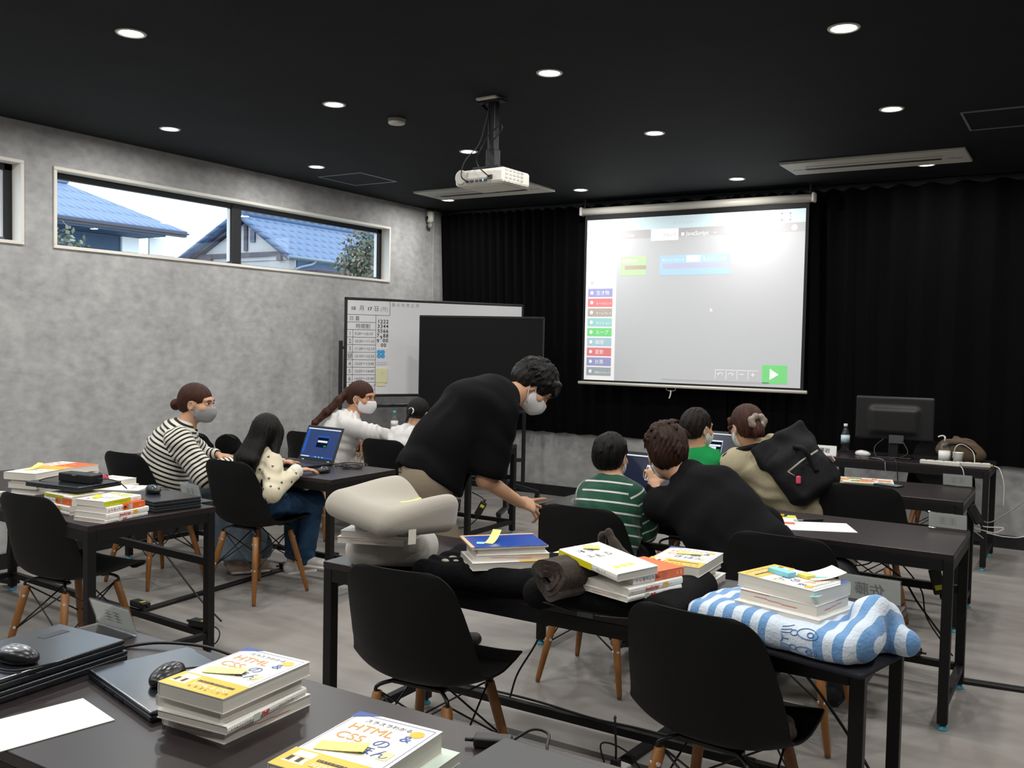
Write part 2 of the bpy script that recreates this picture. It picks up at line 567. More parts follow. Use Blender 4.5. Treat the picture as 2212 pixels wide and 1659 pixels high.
# ================================================================ the room
XL, YF, ZC = -5.78, 8.03, 2.82
XR, YB = 2.6, -3.0
W_WHITE = mat('white_paint', '#e6e3da', .45)
def wallpaper():
    m = mat('concrete_wallpaper', '#a8a8a7', .85, .2)
    nt = m.node_tree; b = nt.nodes['Principled BSDF']
    tc = nt.nodes.new('ShaderNodeTexCoord')
    def noise(scale, det, st):
        mp = nt.nodes.new('ShaderNodeMapping'); mp.inputs['Scale'].default_value = st
        n = nt.nodes.new('ShaderNodeTexNoise'); n.inputs['Scale'].default_value = scale; n.inputs['Detail'].default_value = det
        nt.links.new(tc.outputs['Object'], mp.inputs[0]); nt.links.new(mp.outputs[0], n.inputs['Vector'])
        return n.outputs['Fac']
    def mth(op, x, y):
        n = nt.nodes.new('ShaderNodeMath'); n.operation = op
        for i, v in enumerate((x, y)):
            if isinstance(v, (int, float)): n.inputs[i].default_value = v
            else: nt.links.new(v, n.inputs[i])
        return n.outputs[0]
    s = mth('ADD', mth('MULTIPLY', noise(4.5, 5, (1, 1, .8)), .5), mth('MULTIPLY', noise(13, 6, (1, 1, 1.6)), .5))
    r = nt.nodes.new('ShaderNodeValToRGB')
    r.color_ramp.elements[0].position = .36; r.color_ramp.elements[1].position = .64
    r.color_ramp.elements[0].color = hexc('#9d9e9f'); r.color_ramp.elements[1].color = hexc('#bcbcbc')
    nt.links.new(s, r.inputs[0]); nt.links.new(r.outputs[0], b.inputs['Base Color'])
    bp = nt.nodes.new('ShaderNodeBump'); bp.inputs['Strength'].default_value = .15; bp.inputs['Distance'].default_value = .004
    nt.links.new(noise(60, 3, (1, 1, 1)), bp.inputs['Height']); nt.links.new(bp.outputs[0], b.inputs['Normal'])
    return m
M_WALL = wallpaper()
def floor_mat():
    m = mat('plank_floor', '#a19d98', .42, .45)
    nt = m.node_tree; b = nt.nodes['Principled BSDF']
    tc = nt.nodes.new('ShaderNodeTexCoord')
    br = nt.nodes.new('ShaderNodeTexBrick')
    br.inputs['Scale'].default_value = 1.0
    br.inputs['Brick Width'].default_value = 1.22; br.inputs['Row Height'].default_value = .18
    br.inputs['Mortar Size'].default_value = .0012; br.inputs['Mortar'].default_value = hexc('#8d8883')
    br.inputs['Color1'].default_value = hexc('#96928d'); br.inputs['Color2'].default_value = hexc('#8a8580')
    br.inputs['Bias'].default_value = -.1
    nt.links.new(tc.outputs['Object'], br.inputs['Vector'])
    mp = nt.nodes.new('ShaderNodeMapping'); mp.inputs['Scale'].default_value = (.8, 2.6, 1)
    n = nt.nodes.new('ShaderNodeTexNoise'); n.inputs['Scale'].default_value = 2.4; n.inputs['Detail'].default_value = 7
    nt.links.new(tc.outputs['Object'], mp.inputs[0]); nt.links.new(mp.outputs[0], n.inputs['Vector'])
    r = nt.nodes.new('ShaderNodeValToRGB')
    r.color_ramp.elements[0].position = .35; r.color_ramp.elements[1].position = .68
    r.color_ramp.elements[0].color = hexc('#857f7a'); r.color_ramp.elements[1].color = hexc('#a6a39f')
    nt.links.new(n.outputs['Fac'], r.inputs[0])
    mx = nt.nodes.new('ShaderNodeMix'); mx.data_type = 'RGBA'; mx.inputs[0].default_value = .6
    nt.links.new(br.outputs['Color'], mx.inputs[6]); nt.links.new(r.outputs[0], mx.inputs[7])
    nt.links.new(mx.outputs[2], b.inputs['Base Color'])
    return m
M_FLOOR = floor_mat()
M_CEIL = mat('black_ceiling_paper', '#15171b', .8, .25, noise=(3, .25, 5), bump=(90, .1))
M_BLK = mat('black_paint', '#141416', .45, .4)
M_BASE = mat('black_baseboard', '#17181b', .5)
M_SASH = mat('black_sash', '#101218', .4)

struct(MB().box(((XL + XR) / 2, (YB + YF) / 2, -.05), (XR - XL + .3, YF - YB + .3, .1)).build('floor', M_FLOOR))
struct(MB().box(((XL + XR) / 2, (YB + YF) / 2, ZC + .05), (XR - XL + .3, YF - YB + .3, .1)).build('ceiling', M_CEIL))
b = MB()
def wl(y0, y1, z0, z1): b.box((XL - .075, (y0 + y1) / 2, (z0 + z1) / 2), (.15, y1 - y0, z1 - z0))
Z0, Z1 = 2.055, 2.565
wl(YB, YF, 0, Z0); wl(YB, YF, Z1, ZC); wl(YB, .04, Z0, Z1); wl(3.435, 3.655, Z0, Z1); wl(7.07, YF, Z0, Z1)
struct(b.build('wall_left', M_WALL))
struct(MB().box(((XL + XR) / 2, YF + .075, ZC / 2), (XR - XL + .3, .15, ZC)).build('wall_front', M_WALL))
struct(MB().box((XR + .075, (YB + YF) / 2, ZC / 2), (.15, YF - YB, ZC)).build('wall_right', M_WALL))
struct(MB().box(((XL + XR) / 2, YB - .075, ZC / 2), (XR - XL + .3, .15, ZC)).build('wall_back', M_WALL))
struct(MB().box((XL + .006, (YB + YF) / 2, .05), (.012, YF - YB, .1), .003).build('baseboard_left', M_BASE))
struct(MB().box(((XL + XR) / 2, YF - .006, .05), (XR - XL, .012, .1), .003).build('baseboard_front', M_BASE))
struct(MB().box((XL + .011, 7.76, (ZC + .1) / 2), (.02, .02, ZC - .1), .004).build('trim_1', M_WALL))

GLASS = glass_mat('window_glass', (.93, .96, .98), 1.5)
def window(n, y0, y1, mull):
    wd = MB()
    # casing: four boards lining the opening, a little proud of the wall
    t = .022
    wd.box((XL - .055, (y0 + y1) / 2, Z0 + .0 - t / 2 + .012), (.135, y1 - y0 + .0205, t), .003)
    wd.box((XL - .055, (y0 + y1) / 2, Z1 + t / 2 - .012), (.135, y1 - y0 + .0205, t), .003)
    wd.box((XL - .055, y0 - t / 2 + .012, (Z0 + Z1) / 2), (.135, t, Z1 - Z0 - .0245), .002)
    wd.box((XL - .055, y1 + t / 2 - .012, (Z0 + Z1) / 2), (.135, t, Z1 - Z0 - .0245), .002)
    o = struct(wd.build('window_%d' % n, W_WHITE))
    f = MB()
    xs = XL - .105
    a0, a1, c0, c1 = y0 + .012, y1 - .012, Z0 + .012, Z1 - .012
    f.box((xs, (a0 + a1) / 2, c0 + .006), (.04, a1 - a0, .012)).box((xs, (a0 + a1) / 2, c1 - .02), (.04, a1 - a0, .04))
    f.box((xs, a0 + .004, (c0 + c1) / 2), (.04, .008, c1 - c0)).box((xs, a1 - .025, (c0 + c1) / 2), (.04, .05, c1 - c0))
    f.box((xs, mull, (c0 + c1) / 2), (.05, .095, c1 - c0))
    fr = f.build('sash_frame', M_SASH, o)
    s = MB()
    for yy in (mull - .058, a1 - .06):
        s.box((xs - .004, yy, (c0 + c1) / 2), (.02, .018, c1 - c0 - .05))
    s.build('spacer_strip', mat('aluminium_strip', '#dfe6ee', .3), o)
    for i, (p, q) in enumerate(((a0 + .008, mull - .047), (mull + .047, a1 - .05))):
        MB().box((xs, (p + q) / 2, (c0 + c1) / 2), (.006, q - p, c1 - c0 - .02)).build('pane', GLASS, o)
window(1, 3.655, 7.07, 5.255)
window(2, .05, 3.435, 1.75)

# ---------------------------------------------------------------- black curtain
M_CURT = mat('black_curtain_cloth', '#09090b', .95, .08, noise=(40, .15, 2))
def curtain(x0, x1, seed, label):
    rng = np.random.RandomState(seed)
    nx = int((x1 - x0) / .012)
    xs = np.linspace(x0, x1, nx)
    ph = np.cumsum(1 + .45 * np.sin(np.arange(nx) * .017 + seed) + .2 * rng.randn(nx).cumsum() * .004) * (2 * PI * .012 / .135)
    zs = np.linspace(.625, 2.775, 22)
    P = np.zeros((nx, len(zs), 3))
    for k, z in enumerate(zs):
        t = (2.775 - z) / 2.15
        amp = .03 - .01 * t
        P[:, k, 0] = xs + .012 * np.sin(ph * 2) * t
        P[:, k, 1] = 7.87 + .115 * t + amp * np.sin(ph) + .008 * np.sin(ph * .5 + 3 * t + 1) * t
        P[:, k, 2] = z + (.006 * np.sin(ph * .5) if k == 0 else 0) + (.012 * np.cos(ph) if k == len(zs) - 1 else 0)
    th = thing('curtain', label, 'curtain', (0, 0, 0), 0, 'black curtains along the front wall')
    MB().grid(P).build('drape', M_CURT, th)
    return th
curtain(-5.77, -2.7, 1, 'black pleated curtain on the front wall, from the left corner to behind the screen')
curtain(-2.72, 2.5, 2, 'black pleated curtain on the front wall, right of the projection screen')
rail = MB().box((-1.62, 7.87, 2.803), (8.25, .03, .022), .004).build('curtain_rail', mat('rail_metal', '#303338', .35, metal=.8))
tag(rail, 'long thin dark curtain rail under the ceiling at the front wall', 'curtain rail')

# ================================================================ ceiling things
M_TRIM = mat('downlight_trim', '#d8d8d4', .4)
M_LED = emit_mat('led_diffuser', '#fff6e8', 26)
def dl_parts(t):
    m = MB()
    m.lathe([(.05, -.0), (.05, -.004), (.062, -.006), (.066, -.002), (.066, .0)], 32)
    m.build('trim_ring', M_TRIM, t)
    d = MB(); d.lathe([(.0005, -.0025), (.05, -.0025), (.05, 0)], 32); d.build('diffuser', M_LED, t)
def dl_light(x, y):
    l = bpy.data.lights.new('downlight_glow', 'AREA'); l.shape = 'DISK'; l.size = .1
    l.energy = LAMP_W; l.spread = R(177); l.color = (1.0, .975, .935)
    o = bpy.data.objects.new('downlight_glow', l); C.objects.link(o); o.location = (x, y, ZC - .008)
DL = [
 (-3.663, 2.676, 'ceiling downlight at the upper left of the photo, the largest above the left wall'),
 (-3.713, 4.035, 'ceiling downlight just left of the round smoke detector'),
 (-5.103, 4.017, 'ceiling downlight above the middle of the wide window, near the left wall'),
 (-5.162, 5.422, 'ceiling downlight beside the left access panel, above the right window pane'),
 (-2.327, 4.063, 'ceiling downlight up and right of the projector mount plate'),
 (-3.767, 5.462, 'ceiling downlight right behind the projector pole'),
 (-5.215, 7.238, 'small ceiling downlight at the far edge of the left air conditioner'),
 (-.93, 4.068, 'large ceiling downlight at the upper right corner of the photo'),
 (-2.387, 5.507, 'ceiling downlight alone in the middle of the ceiling, right of the projector'),
 (-3.813, 7.24, 'small ceiling downlight above the left end of the projection screen'),
 (-.996, 5.541, 'ceiling downlight between the right air conditioner and the upper right downlight'),
 (-2.443, 7.28, 'small ceiling downlight above the right half of the projection screen'),
 (-1.062, 7.286, 'ceiling downlight overlapping the front edge of the right air conditioner')]
OUTL = 'round ceiling downlight outside the frame, behind or beside the viewer'
outs = [(-5.08, 2.66), (-2.3, 2.69), (-.9, 2.7), (-5.06, 1.28), (-3.64, 1.3), (-2.26, 1.32), (-.87, 1.33),
        (-5.0, -.1), (-3.6, -.08), (-2.2, -.06), (-.8, -.05), (.5, 1.35), (.48, 2.72), (.46, 4.1), (.4, 5.57), (.34, 7.31)]
dl0 = None
for x, y, lb in DL + [(x, y, OUTL) for x, y in outs]:
    if dl0 is None:
        dl0 = thing('ceiling_downlight', lb, 'ceiling light', (x, y, ZC), 0, 'recessed downlights of the black ceiling')
        dl_parts(dl0)
    else:
        d = dup(dl0, (x, y, ZC), 0, lb)
        if lb == OUTL: d['group'] = 'downlights outside the frame'
    dl_light(x, y)

M_PAN = mat('panel_edge', '#8d98a4', .4, metal=.3)
def access_panel(x0, x1, y0, y1, label):
    t = thing('access_panel', label, 'ceiling hatch', ((x0 + x1) / 2, (y0 + y1) / 2, ZC))
    a, c = (x1 - x0) / 2, (y1 - y0) / 2; e = .012
    m = MB()
    for s in (-1, 1):
        m.box((0, s * (c - e / 2), -.003), (2 * a, e, .006)); m.box((s * (a - e / 2), 0, -.003), (e, 2 * c - 2 * e, .006))
    m.build('edge_frame', M_PAN, t)
    MB().box((0, 0, -.0015), (2 * a - 2 * e, 2 * c - 2 * e, .003)).build('hatch_board', M_CEIL, t)
access_panel(-5.46, -5.0, 5.75, 6.21, 'square black ceiling hatch with thin pale edge, left of the projector')
access_panel(-.68, -.22, 5.79, 6.275, 'square black ceiling hatch with thin pale edge at the right border of the photo')

M_AC = mat('ac_plastic', '#c9c7be', .5)
M_ACD = mat('ac_slot', '#3a2f2c', .6)
def cassette(x0, x1, y0, y1, label):
    t = thing('air_conditioner', label, 'air conditioner', ((x0 + x1) / 2, (y0 + y1) / 2, ZC))
    a, c = (x1 - x0) / 2, (y1 - y0) / 2
    MB().box((0, 0, -.011), (2 * a, 2 * c, .022), .006).build('panel', M_AC, t)
    MB().box((-.02, c * .1, -.0228), (1.5 * a, .045, .004)).build('outlet_slot', M_ACD, t)
    l = MB().box((-.02, c * .1 + .04, -.0235), (1.5 * a, .03, .004), .001, M=T(0, 0, 0, 6)); l.build('louvre', M_AC, t)
    m = MB()
    for s in (-1, 1):
        m.box((s * a * .86, c * .1, -.0226), (a * .16, .004, .002))
    m.box((0, -c * .35, -.0226), (1.5 * a, .003, .002))
    m.build('seam', M_ACD, t)
cassette(-5.19, -4.0, 6.67, 7.13, 'long pale ceiling air conditioner behind the hanging projector')
cassette(-1.965, -.755, 6.765, 7.205, 'long pale ceiling air conditioner at the right, in front of the black curtain')

sd = thing('smoke_detector', 'small round white smoke detector on the black ceiling left of the projector', 'smoke detector', (-3.609, 4.468, ZC))
MB().lathe([(.001, -.034), (.045, -.034), (.05, -.030), (.05, -.014)], 28).build('cap', mat('detector_white', '#cfccc2', .5), sd)
MB().lathe([(.052, -.014), (.052, 0)], 28).build('base_ring', mat('detector_base', '#8d8a84', .5), sd)

# ---------------------------------------------------------------- projector on its pole
pj = thing('projector', 'white projector hanging upside down from the ceiling on a black pole', 'projector', (-2.83, 4.34, ZC), -3)
M_PW = mat('projector_white', '#dedbd0', .4)
m = MB().box((-.02, 0, -.006), (.13, .11, .012), .003); m.build('ceiling_plate', M_PW, pj)
m = MB().box((-.01, .0, -.02), (.16, .06, .012), .003).box((-.02, .03, -.07), (.03, .03, .1), .003).box((.0, 0, -.2), (.045, .045, .36), .004)
m.box((.0, 0, -.34), (.06, .055, .12), .004).box((0, 0, -.385), (.17, .14, .012), .003)
m.cyl((-.09, .02, -.025), (.0, .02, -.12), .008); m.build('mount_pole', M_BLK, pj)
pb = MB().box((.0, 0, -.445), (.33, .25, .085), .018)
pb.box((0, 0, -.488), (.27, .2, .006), .002)
body = pb.build('body', M_PW, pj)
g = MB()
for i in range(4):
    for k in range(5): g.box((.1655, -.1 + .035 * k, -.475 + .02 * i), (.003, .026, .012))
g.build('vent_grille', mat('grille_grey', '#b6b3aa', .5), body)
g = MB().box((-.01, -.1262, -.465), (.17, .003, .03)).build('port_panel', mat('port_grey', '#a9a69e', .4), body)
for i, (xx, ww) in enumerate(((-.075, .018), (-.045, .022), (-.012, .016), (.015, .016), (.045, .02))):
    MB().box((xx, -.129, -.467), (ww, .004, .013)).build('port', mat('port_dark', '#26272c', .4), body)
MB().box((.075, -.128, -.452), (.03, .006, .022)).build('power_inlet', mat('port_dark', '#26272c', .4), body)
MB().box((.03, -.1295, -.465), (.006, .004, .006)).build('indicator_lamp', emit_mat('blue_led', '#4d7dff', 6), body)
MB().lathe([(.038, 0), (.04, .002), (.034, .004)], 24, M=T(-.12, -.125, -.44, 90)).build('speaker_grille', mat('spk', '#c7c4ba', .7), body)
MB().cyl((-.06, .125, -.45), (-.06, .16, -.45), .04, .036, 24).build('lens', M_BLK, body)
for pts in ([(-.075, -.13, -.467), (-.085, -.17, -.44), (-.1, -.12, -.35), (-.06, -.05, -.25), (-.03, -.03, -.12), (-.02, -.02, -.04)],
            [(.075, -.135, -.452), (.04, -.17, -.41), (-.02, -.12, -.35), (-.05, -.05, -.28), (0, -.035, -.2), (.07, -.03, -.16), (.075, -.03, -.19), (.03, -.035, -.23)]):
    MB().tube(smoothpath(pts), .0035, 8).build('cable', M_BLK, pj)

# ---------------------------------------------------------------- security camera in the corner
scam = thing('security_camera', 'small white security camera in the top corner beside the black curtain', 'camera', (-5.72, 7.64, 2.73), -35)
MB().box((-.045, .0, .035), (.05, .06, .07), .008).box((-.01, 0, .055), (.07, .03, .02), .005).build('wall_bracket', M_PW, scam)
MB().lathe([(.001, .065), (.03, .063), (.036, .05), (.036, -.02), (.03, -.045), (.001, -.05)], 24).build('housing', M_PW, scam)
MB().add(*(lambda q: (q[0], q[1]))(solid([el(T(0, -.026, -.005), (0, 0, 0), (.021, .016, .028))], .004)[:2]), sm=True).build('lens_window', mat('lens_black', '#0a0a0c', .1), scam)
MB().lathe([(.001, -.05), (.022, -.055), (.028, -.075), (.02, -.098), (.001, -.105)], 20).build('dome', mat('dome_grey', '#9c9c98', .2), scam)

# ---------------------------------------------------------------- projection screen
scr = thing('projection_screen', 'pull-down projection screen showing a block coding page, hanging before the black curtain', 'projection screen', (-3.005, 7.74, 0))
M_SW = mat('screen_case_white', '#d5d2c8', .4)
m = MB(); m.tube([(-1.055, 0, 2.705), (1.055, 0, 2.705)], .034, 20); m.box((0, .012, 2.715), (2.09, .05, .045), .01)
m.build('case', M_SW, scr)
for s in (-1, 1): MB().box((s * 1.05, 0, 2.708), (.025, .08, .08), .015).build('end_cap', M_SW, scr)
for s in (-1.02, 1.02):
    m = MB(); m.cyl((s, 0, 2.74), (s, 0, 2.77), .006); m.tube([(s + .009 * math.sin(a * 3), 0, 2.765 + .0092 * a) for a in np.arange(0, 6.2, .35)], .003, 6)
    m.build('hanging_chain', mat('chain_metal', '#55575c', .4, metal=.7), scr)
MB().box((0, 0, 1.92), (2.03, .002, 1.56)).build('black_border', mat('screen_border', '#0c0c0e', .7), scr)
SX0, SX1, SZ0, SZ1 = -.99, .99, 1.165, 2.625
# the page itself: lamplit white cloth; emission in cloth and page replaces projector light
M_CLOTH = mat('screen_cloth', '#d3d5d8', .9, .1, emit=('#dfe6ee', .1))
MB().box((0, -.002, (SZ0 + SZ1) / 2), (SX1 - SX0, .002, SZ1 - SZ0)).build('cloth', M_CLOTH, scr)
pgM = [M_CLOTH]
def pm(n, c, e):
    c = '#%02x%02x%02x' % tuple(int(int(c[i:i + 2], 16) * .72 + 255 * .28) for i in (1, 3, 5))
    return mat('page_' + n, c, .9, .1, emit=(c, e * .4))
P_WHITE, P_GRN, P_BLU, P_RED, P_IND, P_TEAL, P_BRN, P_CYA, P_GRY, P_DRK, P_PALE, P_DGRN, P_VIO = [pm(n, c, e) for n, c, e in (
 ('white', '#ffffff', .55), ('green', '#b6f2a0', .35), ('blue', '#a9d8f6', .35), ('red', '#f06a6e', .35), ('indigo', '#8f93d6', .3),
 ('teal', '#8fdad8', .3), ('brown', '#b3a296', .25), ('cyan', '#a6d0e4', .3), ('grey', '#9aaab0', .25), ('dark', '#b9b7bb', .15),
 ('pale', '#d3f1fb', .4), ('play', '#5fe36e', .35), ('mauve', '#c3c3e8', .25))]
PM = [P_WHITE, P_GRN, P_BLU, P_RED, P_IND, P_TEAL, P_BRN, P_CYA, P_GRY, P_DRK, P_PALE, P_DGRN, P_VIO]
pg = MB()
WU, HU = SX1 - SX0, SZ1 - SZ0
SM = Matrix.Translation((SX0, -.0036, SZ0)) @ Matrix.Rotation(PI / 2, 4, 'X')
def U(x0, y0, x1, y1, mi, z=0):     # page fractions, y from the top
    pg.rect(x0 * WU, (1 - y1) * HU, (x1 - x0) * WU, (y1 - y0) * HU, z, mi, SM)
def TX(s, x, y, h, mi, z=.0006, al='LEFT', bold=0.0, fit=9):
    h *= min(1, fit * WU / (text_geo(s)[0][:, 0].max() * h * HU))
    pg.text(s, h * HU, x * WU, (1 - y) * HU, z, mi, SM, al, 0, bold)
U(0, 0, 1, .075, 10); U(0, .075, 1, .125, 9, .0001)
U(.32, .075, .45, .145, 0, .0003)
TX('ブロック', .372, .122, .03, 8, fit=.066); TX('JavaScript', .485, .122, .036, 0, bold=.01)
pg.rect(.463 * WU, (1 - .122) * HU, .014 * WU, .02 * HU, .0004, 0, SM); TX('コード ビルダー', .42, .05, .02, 12); TX('MakeCode', .14, .115, .03, 0, bold=.01)
pg.quad([(.61 * WU, .892 * HU, .0004), (.617 * WU, .883 * HU, .0004), (.624 * WU, .892 * HU, .0004)], 0, SM)
for cx in (.875, .955): pg.disc((cx * WU, .897 * HU), .024, 16, 0, SM, .0004)
for a, c in (((.9, .02), (.905, .062)), ((.935, .02), (.94, .062)), ((.9, .02), (.94, .025)), ((.9, .057), (.94, .062))):
    U(a[0], a[1], c[0], c[1], 12, .0004)
for k in range(3): U(.912, .03 + .009 * k, .934, .034 + .009 * k, 12, .0004)
U(0, .125, .155, 1, 0, .0002)
cats = [('プレイヤー', 10), ('ブロック', 0), ('生き物', 4), ('エージェント', 3), ('ゲームプレイ', 6), ('ポジション', 5), ('ループ', 1), ('論理', 7), ('変数', 3), ('計算', 4), ('高度なブロック', 8)]
for i, (s, mi) in enumerate(cats):
    y = .305 + .0615 * i
    if mi == 1: mi = 11
    U(.012, y, .138, y + .053, mi, .0004)
    pg.disc((.032 * WU, (1 - y - .026) * HU), .016, 12, 0 if mi else 12, SM, .0006)
    TX(s, .055, y + .038, .03, 0 if mi else 10, .0007, fit=.078)
U(.175, .235, .3, .29, 1, .0003); U(.175, .29, .195, .315, 1, .0003); U(.175, .315, .3, .35, 1, .0003); U(.195, .29, .3, .315, 6, .0002)
TX('最初だけ', .182, .272, .026, 0, bold=.01)
U(.365, .235, .69, .285, 2, .0003); U(.365, .285, .38, .315, 2, .0003); U(.365, .315, .69, .355, 2, .0003); U(.38, .285, .69, .315, 12, .0002)
TX('チャットコマンド', .375, .27, .026, 0, fit=.105); U(.49, .24, .555, .278, 0, .0006); TX('を入力した時', .565, .27, .024, 0)
for i, s in enumerate(('↶', '↷', '−', '+')):
    x = .635 + .048 * i
    for a in ((x, .91, x + .044, .913), (x, .91, x + .002, .965)): U(*a, 0, .0003)
    TX(s, x + .022, .95, .045, 0, .0005, 'CENTER', .01)
U(.84, .875, .945, .98, 11, .0003)
pg.quad([(.872 * WU, .105 * HU, .0006), (.872 * WU, .04 * HU, .0006), (.91 * WU, .072 * HU, .0006)], 0, SM)
pg.quad([(.605 * WU, .45 * HU, .0006), (.605 * WU, .425 * HU, .0006), (.611 * WU, .431 * HU, .0006), (.618 * WU, .431 * HU, .0006)], 0, SM)
U(.39, .975, .87, .985, 9, .0003)
pg.build('projected_page', PM, scr)
m = MB(); m.tube([(-1.045, -.002, 1.135), (1.045, -.002, 1.135)], .014, 14); m.build('weight_bar', M_SW, scr)
m = MB(); m.tube([(-.13 + .045 * math.cos(a), -.005, 1.112 + .018 * math.sin(a)) for a in np.linspace(0, 2 * PI, 22)], .003, 6)
m.build('pull_ring', mat('ring_metal', '#9a9a98', .3, metal=.7), scr)
MB().tube(smoothpath([(-.13, -.008, 1.1), (-.128, -.01, 1.075), (-.135, -.01, 1.045), (-.142, -.01, 1.03)]), [.006] * 25, 8).build('pull_strap', M_SW, scr)

# ---------------------------------------------------------------- whiteboard and the black board before it
wa, wb_ = Vector((-5.565, 6.21, 0)), Vector((-4.66, 7.735, 0))
ang = math.degrees(math.atan2(wb_.y - wa.y, wb_.x - wa.x))
wbd = thing('whiteboard', 'large white rolling whiteboard with a handwritten timetable beside the left wall', 'whiteboard', wa, ang)
L = (wb_ - wa).length
M_BF = mat('board_frame', '#1a1a1d', .4)
ZB0, ZB1 = .985, 1.86
MB().box((L / 2, 0, (ZB0 + ZB1) / 2), (L - .02, .014, ZB1 - ZB0 - .02)).build('board', mat('whiteboard_enamel', '#dcdde0', .18, .5), wbd)
m = MB()
m.box((L / 2, 0, ZB1 - .0125), (L, .026, .025), .008).box((L / 2, 0, ZB0 + .0125), (L, .026, .025), .008)
m.box((.0125, 0, (ZB0 + ZB1) / 2), (.025, .026, ZB1 - ZB0), .008).box((L - .0125, 0, (ZB0 + ZB1) / 2), (.025, .026, ZB1 - ZB0), .008)
m.build('frame', M_BF, wbd)
m = MB()
for x in (-.03, L + .03):
    m.box((x, 0, .8), (.03, .035, 1.36), .006); m.cyl((x, 0, 1.42), (.02 if x < 0 else L - .02, 0, 1.42), .012)
    m.box((x, 0, .09), (.04, .62, .035), .008)
m.box((L / 2, 0, .36), (L + .06, .03, .035), .005)
m.build('stand', M_BF, wbd)
for x in (-.03, L + .03):
    for y in (-.29, .29):
        MB().tube([(x - .012, y, .035), (x + .012, y, .035)], .034, 16).box((x, y, .06), (.04, .03, .03), .005).build('caster', M_BLK, wbd)
MB().box((L * .42, -.035, .9), (L * .72, .07, .012), .003).box((L * .42, -.068, .908), (L * .72, .006, .025), .002).build('pen_tray', M_BF, wbd)
tk = MB(); BM_ = Matrix.Translation((0, -.0085, 0)) @ Matrix.Rotation(PI / 2, 4, 'X')
def ln(x0, z0, x1, z1, t=.003):
    if abs(x1 - x0) > abs(z1 - z0): tk.rect(x0, z0 - t / 2, x1 - x0, t, 0, 0, BM_)
    else: tk.rect(x0 - t / 2, z0, t, z1 - z0, 0, 0, BM_)
zt = ZB1 - .025
c1, c2, c3 = .075, .285, .415
ln(.025, zt - .125, c3, zt - .125); ln(c3, zt - .125, c3, zt)
rows = [zt - .125 - .066 * i for i in range(11)]
for r_ in rows[1:]: ln(.025, r_, c2, r_)
ln(c2, ZB0 + .025, c2, zt - .125); ln(c1, ZB0 + .025, c1, rows[2])
def wt(s, x, z, h, mi=0, al='LEFT', sh=0.0, bd=0.0): tk.text(s, h, x, z, .0004, mi, BM_, al, sh, bd)
wt('10', .055, zt - .085, .042, 0, bd=.018); wt('17', .205, zt - .085, .042, 0, bd=.018)
wt('月', .13, zt - .085, .05, 1); wt('日', .265, zt - .085, .05, 1); wt('(月)', .325, zt - .085, .045, 2)
wt('日 直', .04, rows[1] + .018, .042, 1); wt('時間割', .1, rows[2] + .015, .045, 1)
for i, (a, t_) in enumerate((('1', '9:20～10:10'), ('2', '10:20～11:10'), ('3', '11:20～12:10'), ('昼', '12:10～12:55'), ('4', '12:55～13:45'), ('5', '13:55～14:45'), ('6', '14:55～15:45'), ('7', 'クリーニング'))):
    wt(a, .05, rows[3 + i] + .015, .05, 1, 'CENTER'); wt(t_, c1 + .012, rows[3 + i] + .02, .034, 1, 'LEFT', .25)
for x, k, s in ((.3, 0, '1'), (.327, 0, '2'), (.354, 0, '2'), (.381, 0, '2'), (.3, 1, '3'), (.327, 1, '3'), (.354, 1, '4'), (.381, 1, '4'), (.3, 2, '5'), (.327, 2, '5'), (.354, 2, '6'), (.381, 2, '6'),
                (.295, 3, '7'), (.354, 3, '8'), (.381, 3, '8'), (.325, 3.4, '9'), (.295, 4.1, '9'), (.352, 4, '0'), (.379, 4, '0'), (.335, 5, '0'), (.362, 5, '0')):
    wt(s, x, zt - .195 - .042 * k, .045, 0, bd=.012)
wt('金 火 水 木 土 日', .43, zt - .04, .036, 2)
tk.build('timetable_writing', [mat('marker_black', '#1d1d20', .5), mat('marker_grey', '#6d6e72', .5), mat('marker_faint', '#a2a3a6', .5)], wbd)
def stuck(nm, lb, cat, x, z, wd, ht, tilt=0):
    return thing(nm, lb, cat, (wa.x + math.cos(R(ang)) * x + math.sin(R(ang)) * .0075, wa.y + math.sin(R(ang)) * x - math.cos(R(ang)) * .0075, z), ang)
t = stuck('poster', 'small picture card with a blue flower shape stuck on the whiteboard', 'card', .345, 1.345, .1, .14)
m = MB().box((0, -.0018, 0), (.1, .0035, .145)); m.build('sheet', mat('card_grey', '#d5d6d9', .6), t)
f = MB(); FM = Matrix.Translation((0, -.004, .02)) @ Matrix.Rotation(PI / 2, 4, 'X')
for dx, dz in ((-.018, .018), (.018, .018), (-.018, -.018), (.018, -.018)): f.disc((dx - .01, dz), .021, 20, 0, FM)
for k in range(4): f.tube([(-.035 + .022 * k + .01 * math.cos(a), -.0045, -.05 - .008 * math.sin(a)) for a in np.linspace(0, PI, 8)], .0012, 5, 1)
f.build('flower_print', [mat('print_blue', '#4f9fd6', .6), mat('print_grey', '#9a9a9c', .6)], t)
t = stuck('sticky_note', 'large pale yellow note pad stuck on the whiteboard under the blue flower card', 'sticky note', .345, 1.175, .1, .13)
M_NOTE = mat('note_pale_yellow', '#d9d6ae', .8)
MB().box((0, -.003, 0), (.105, .006, .125), M=T(0, 0, 0, 0, 2, 0)).build('pad', M_NOTE, t)
MB().box((-.005, -.0015, -.075), (.085, .003, .04)).build('lower_sheet', M_NOTE, t)
MB().box((.005, -.0065, .02), (.0015, .001, .03)).build('pen_stroke', mat('pen_grey', '#6a6a5e', .6), t)
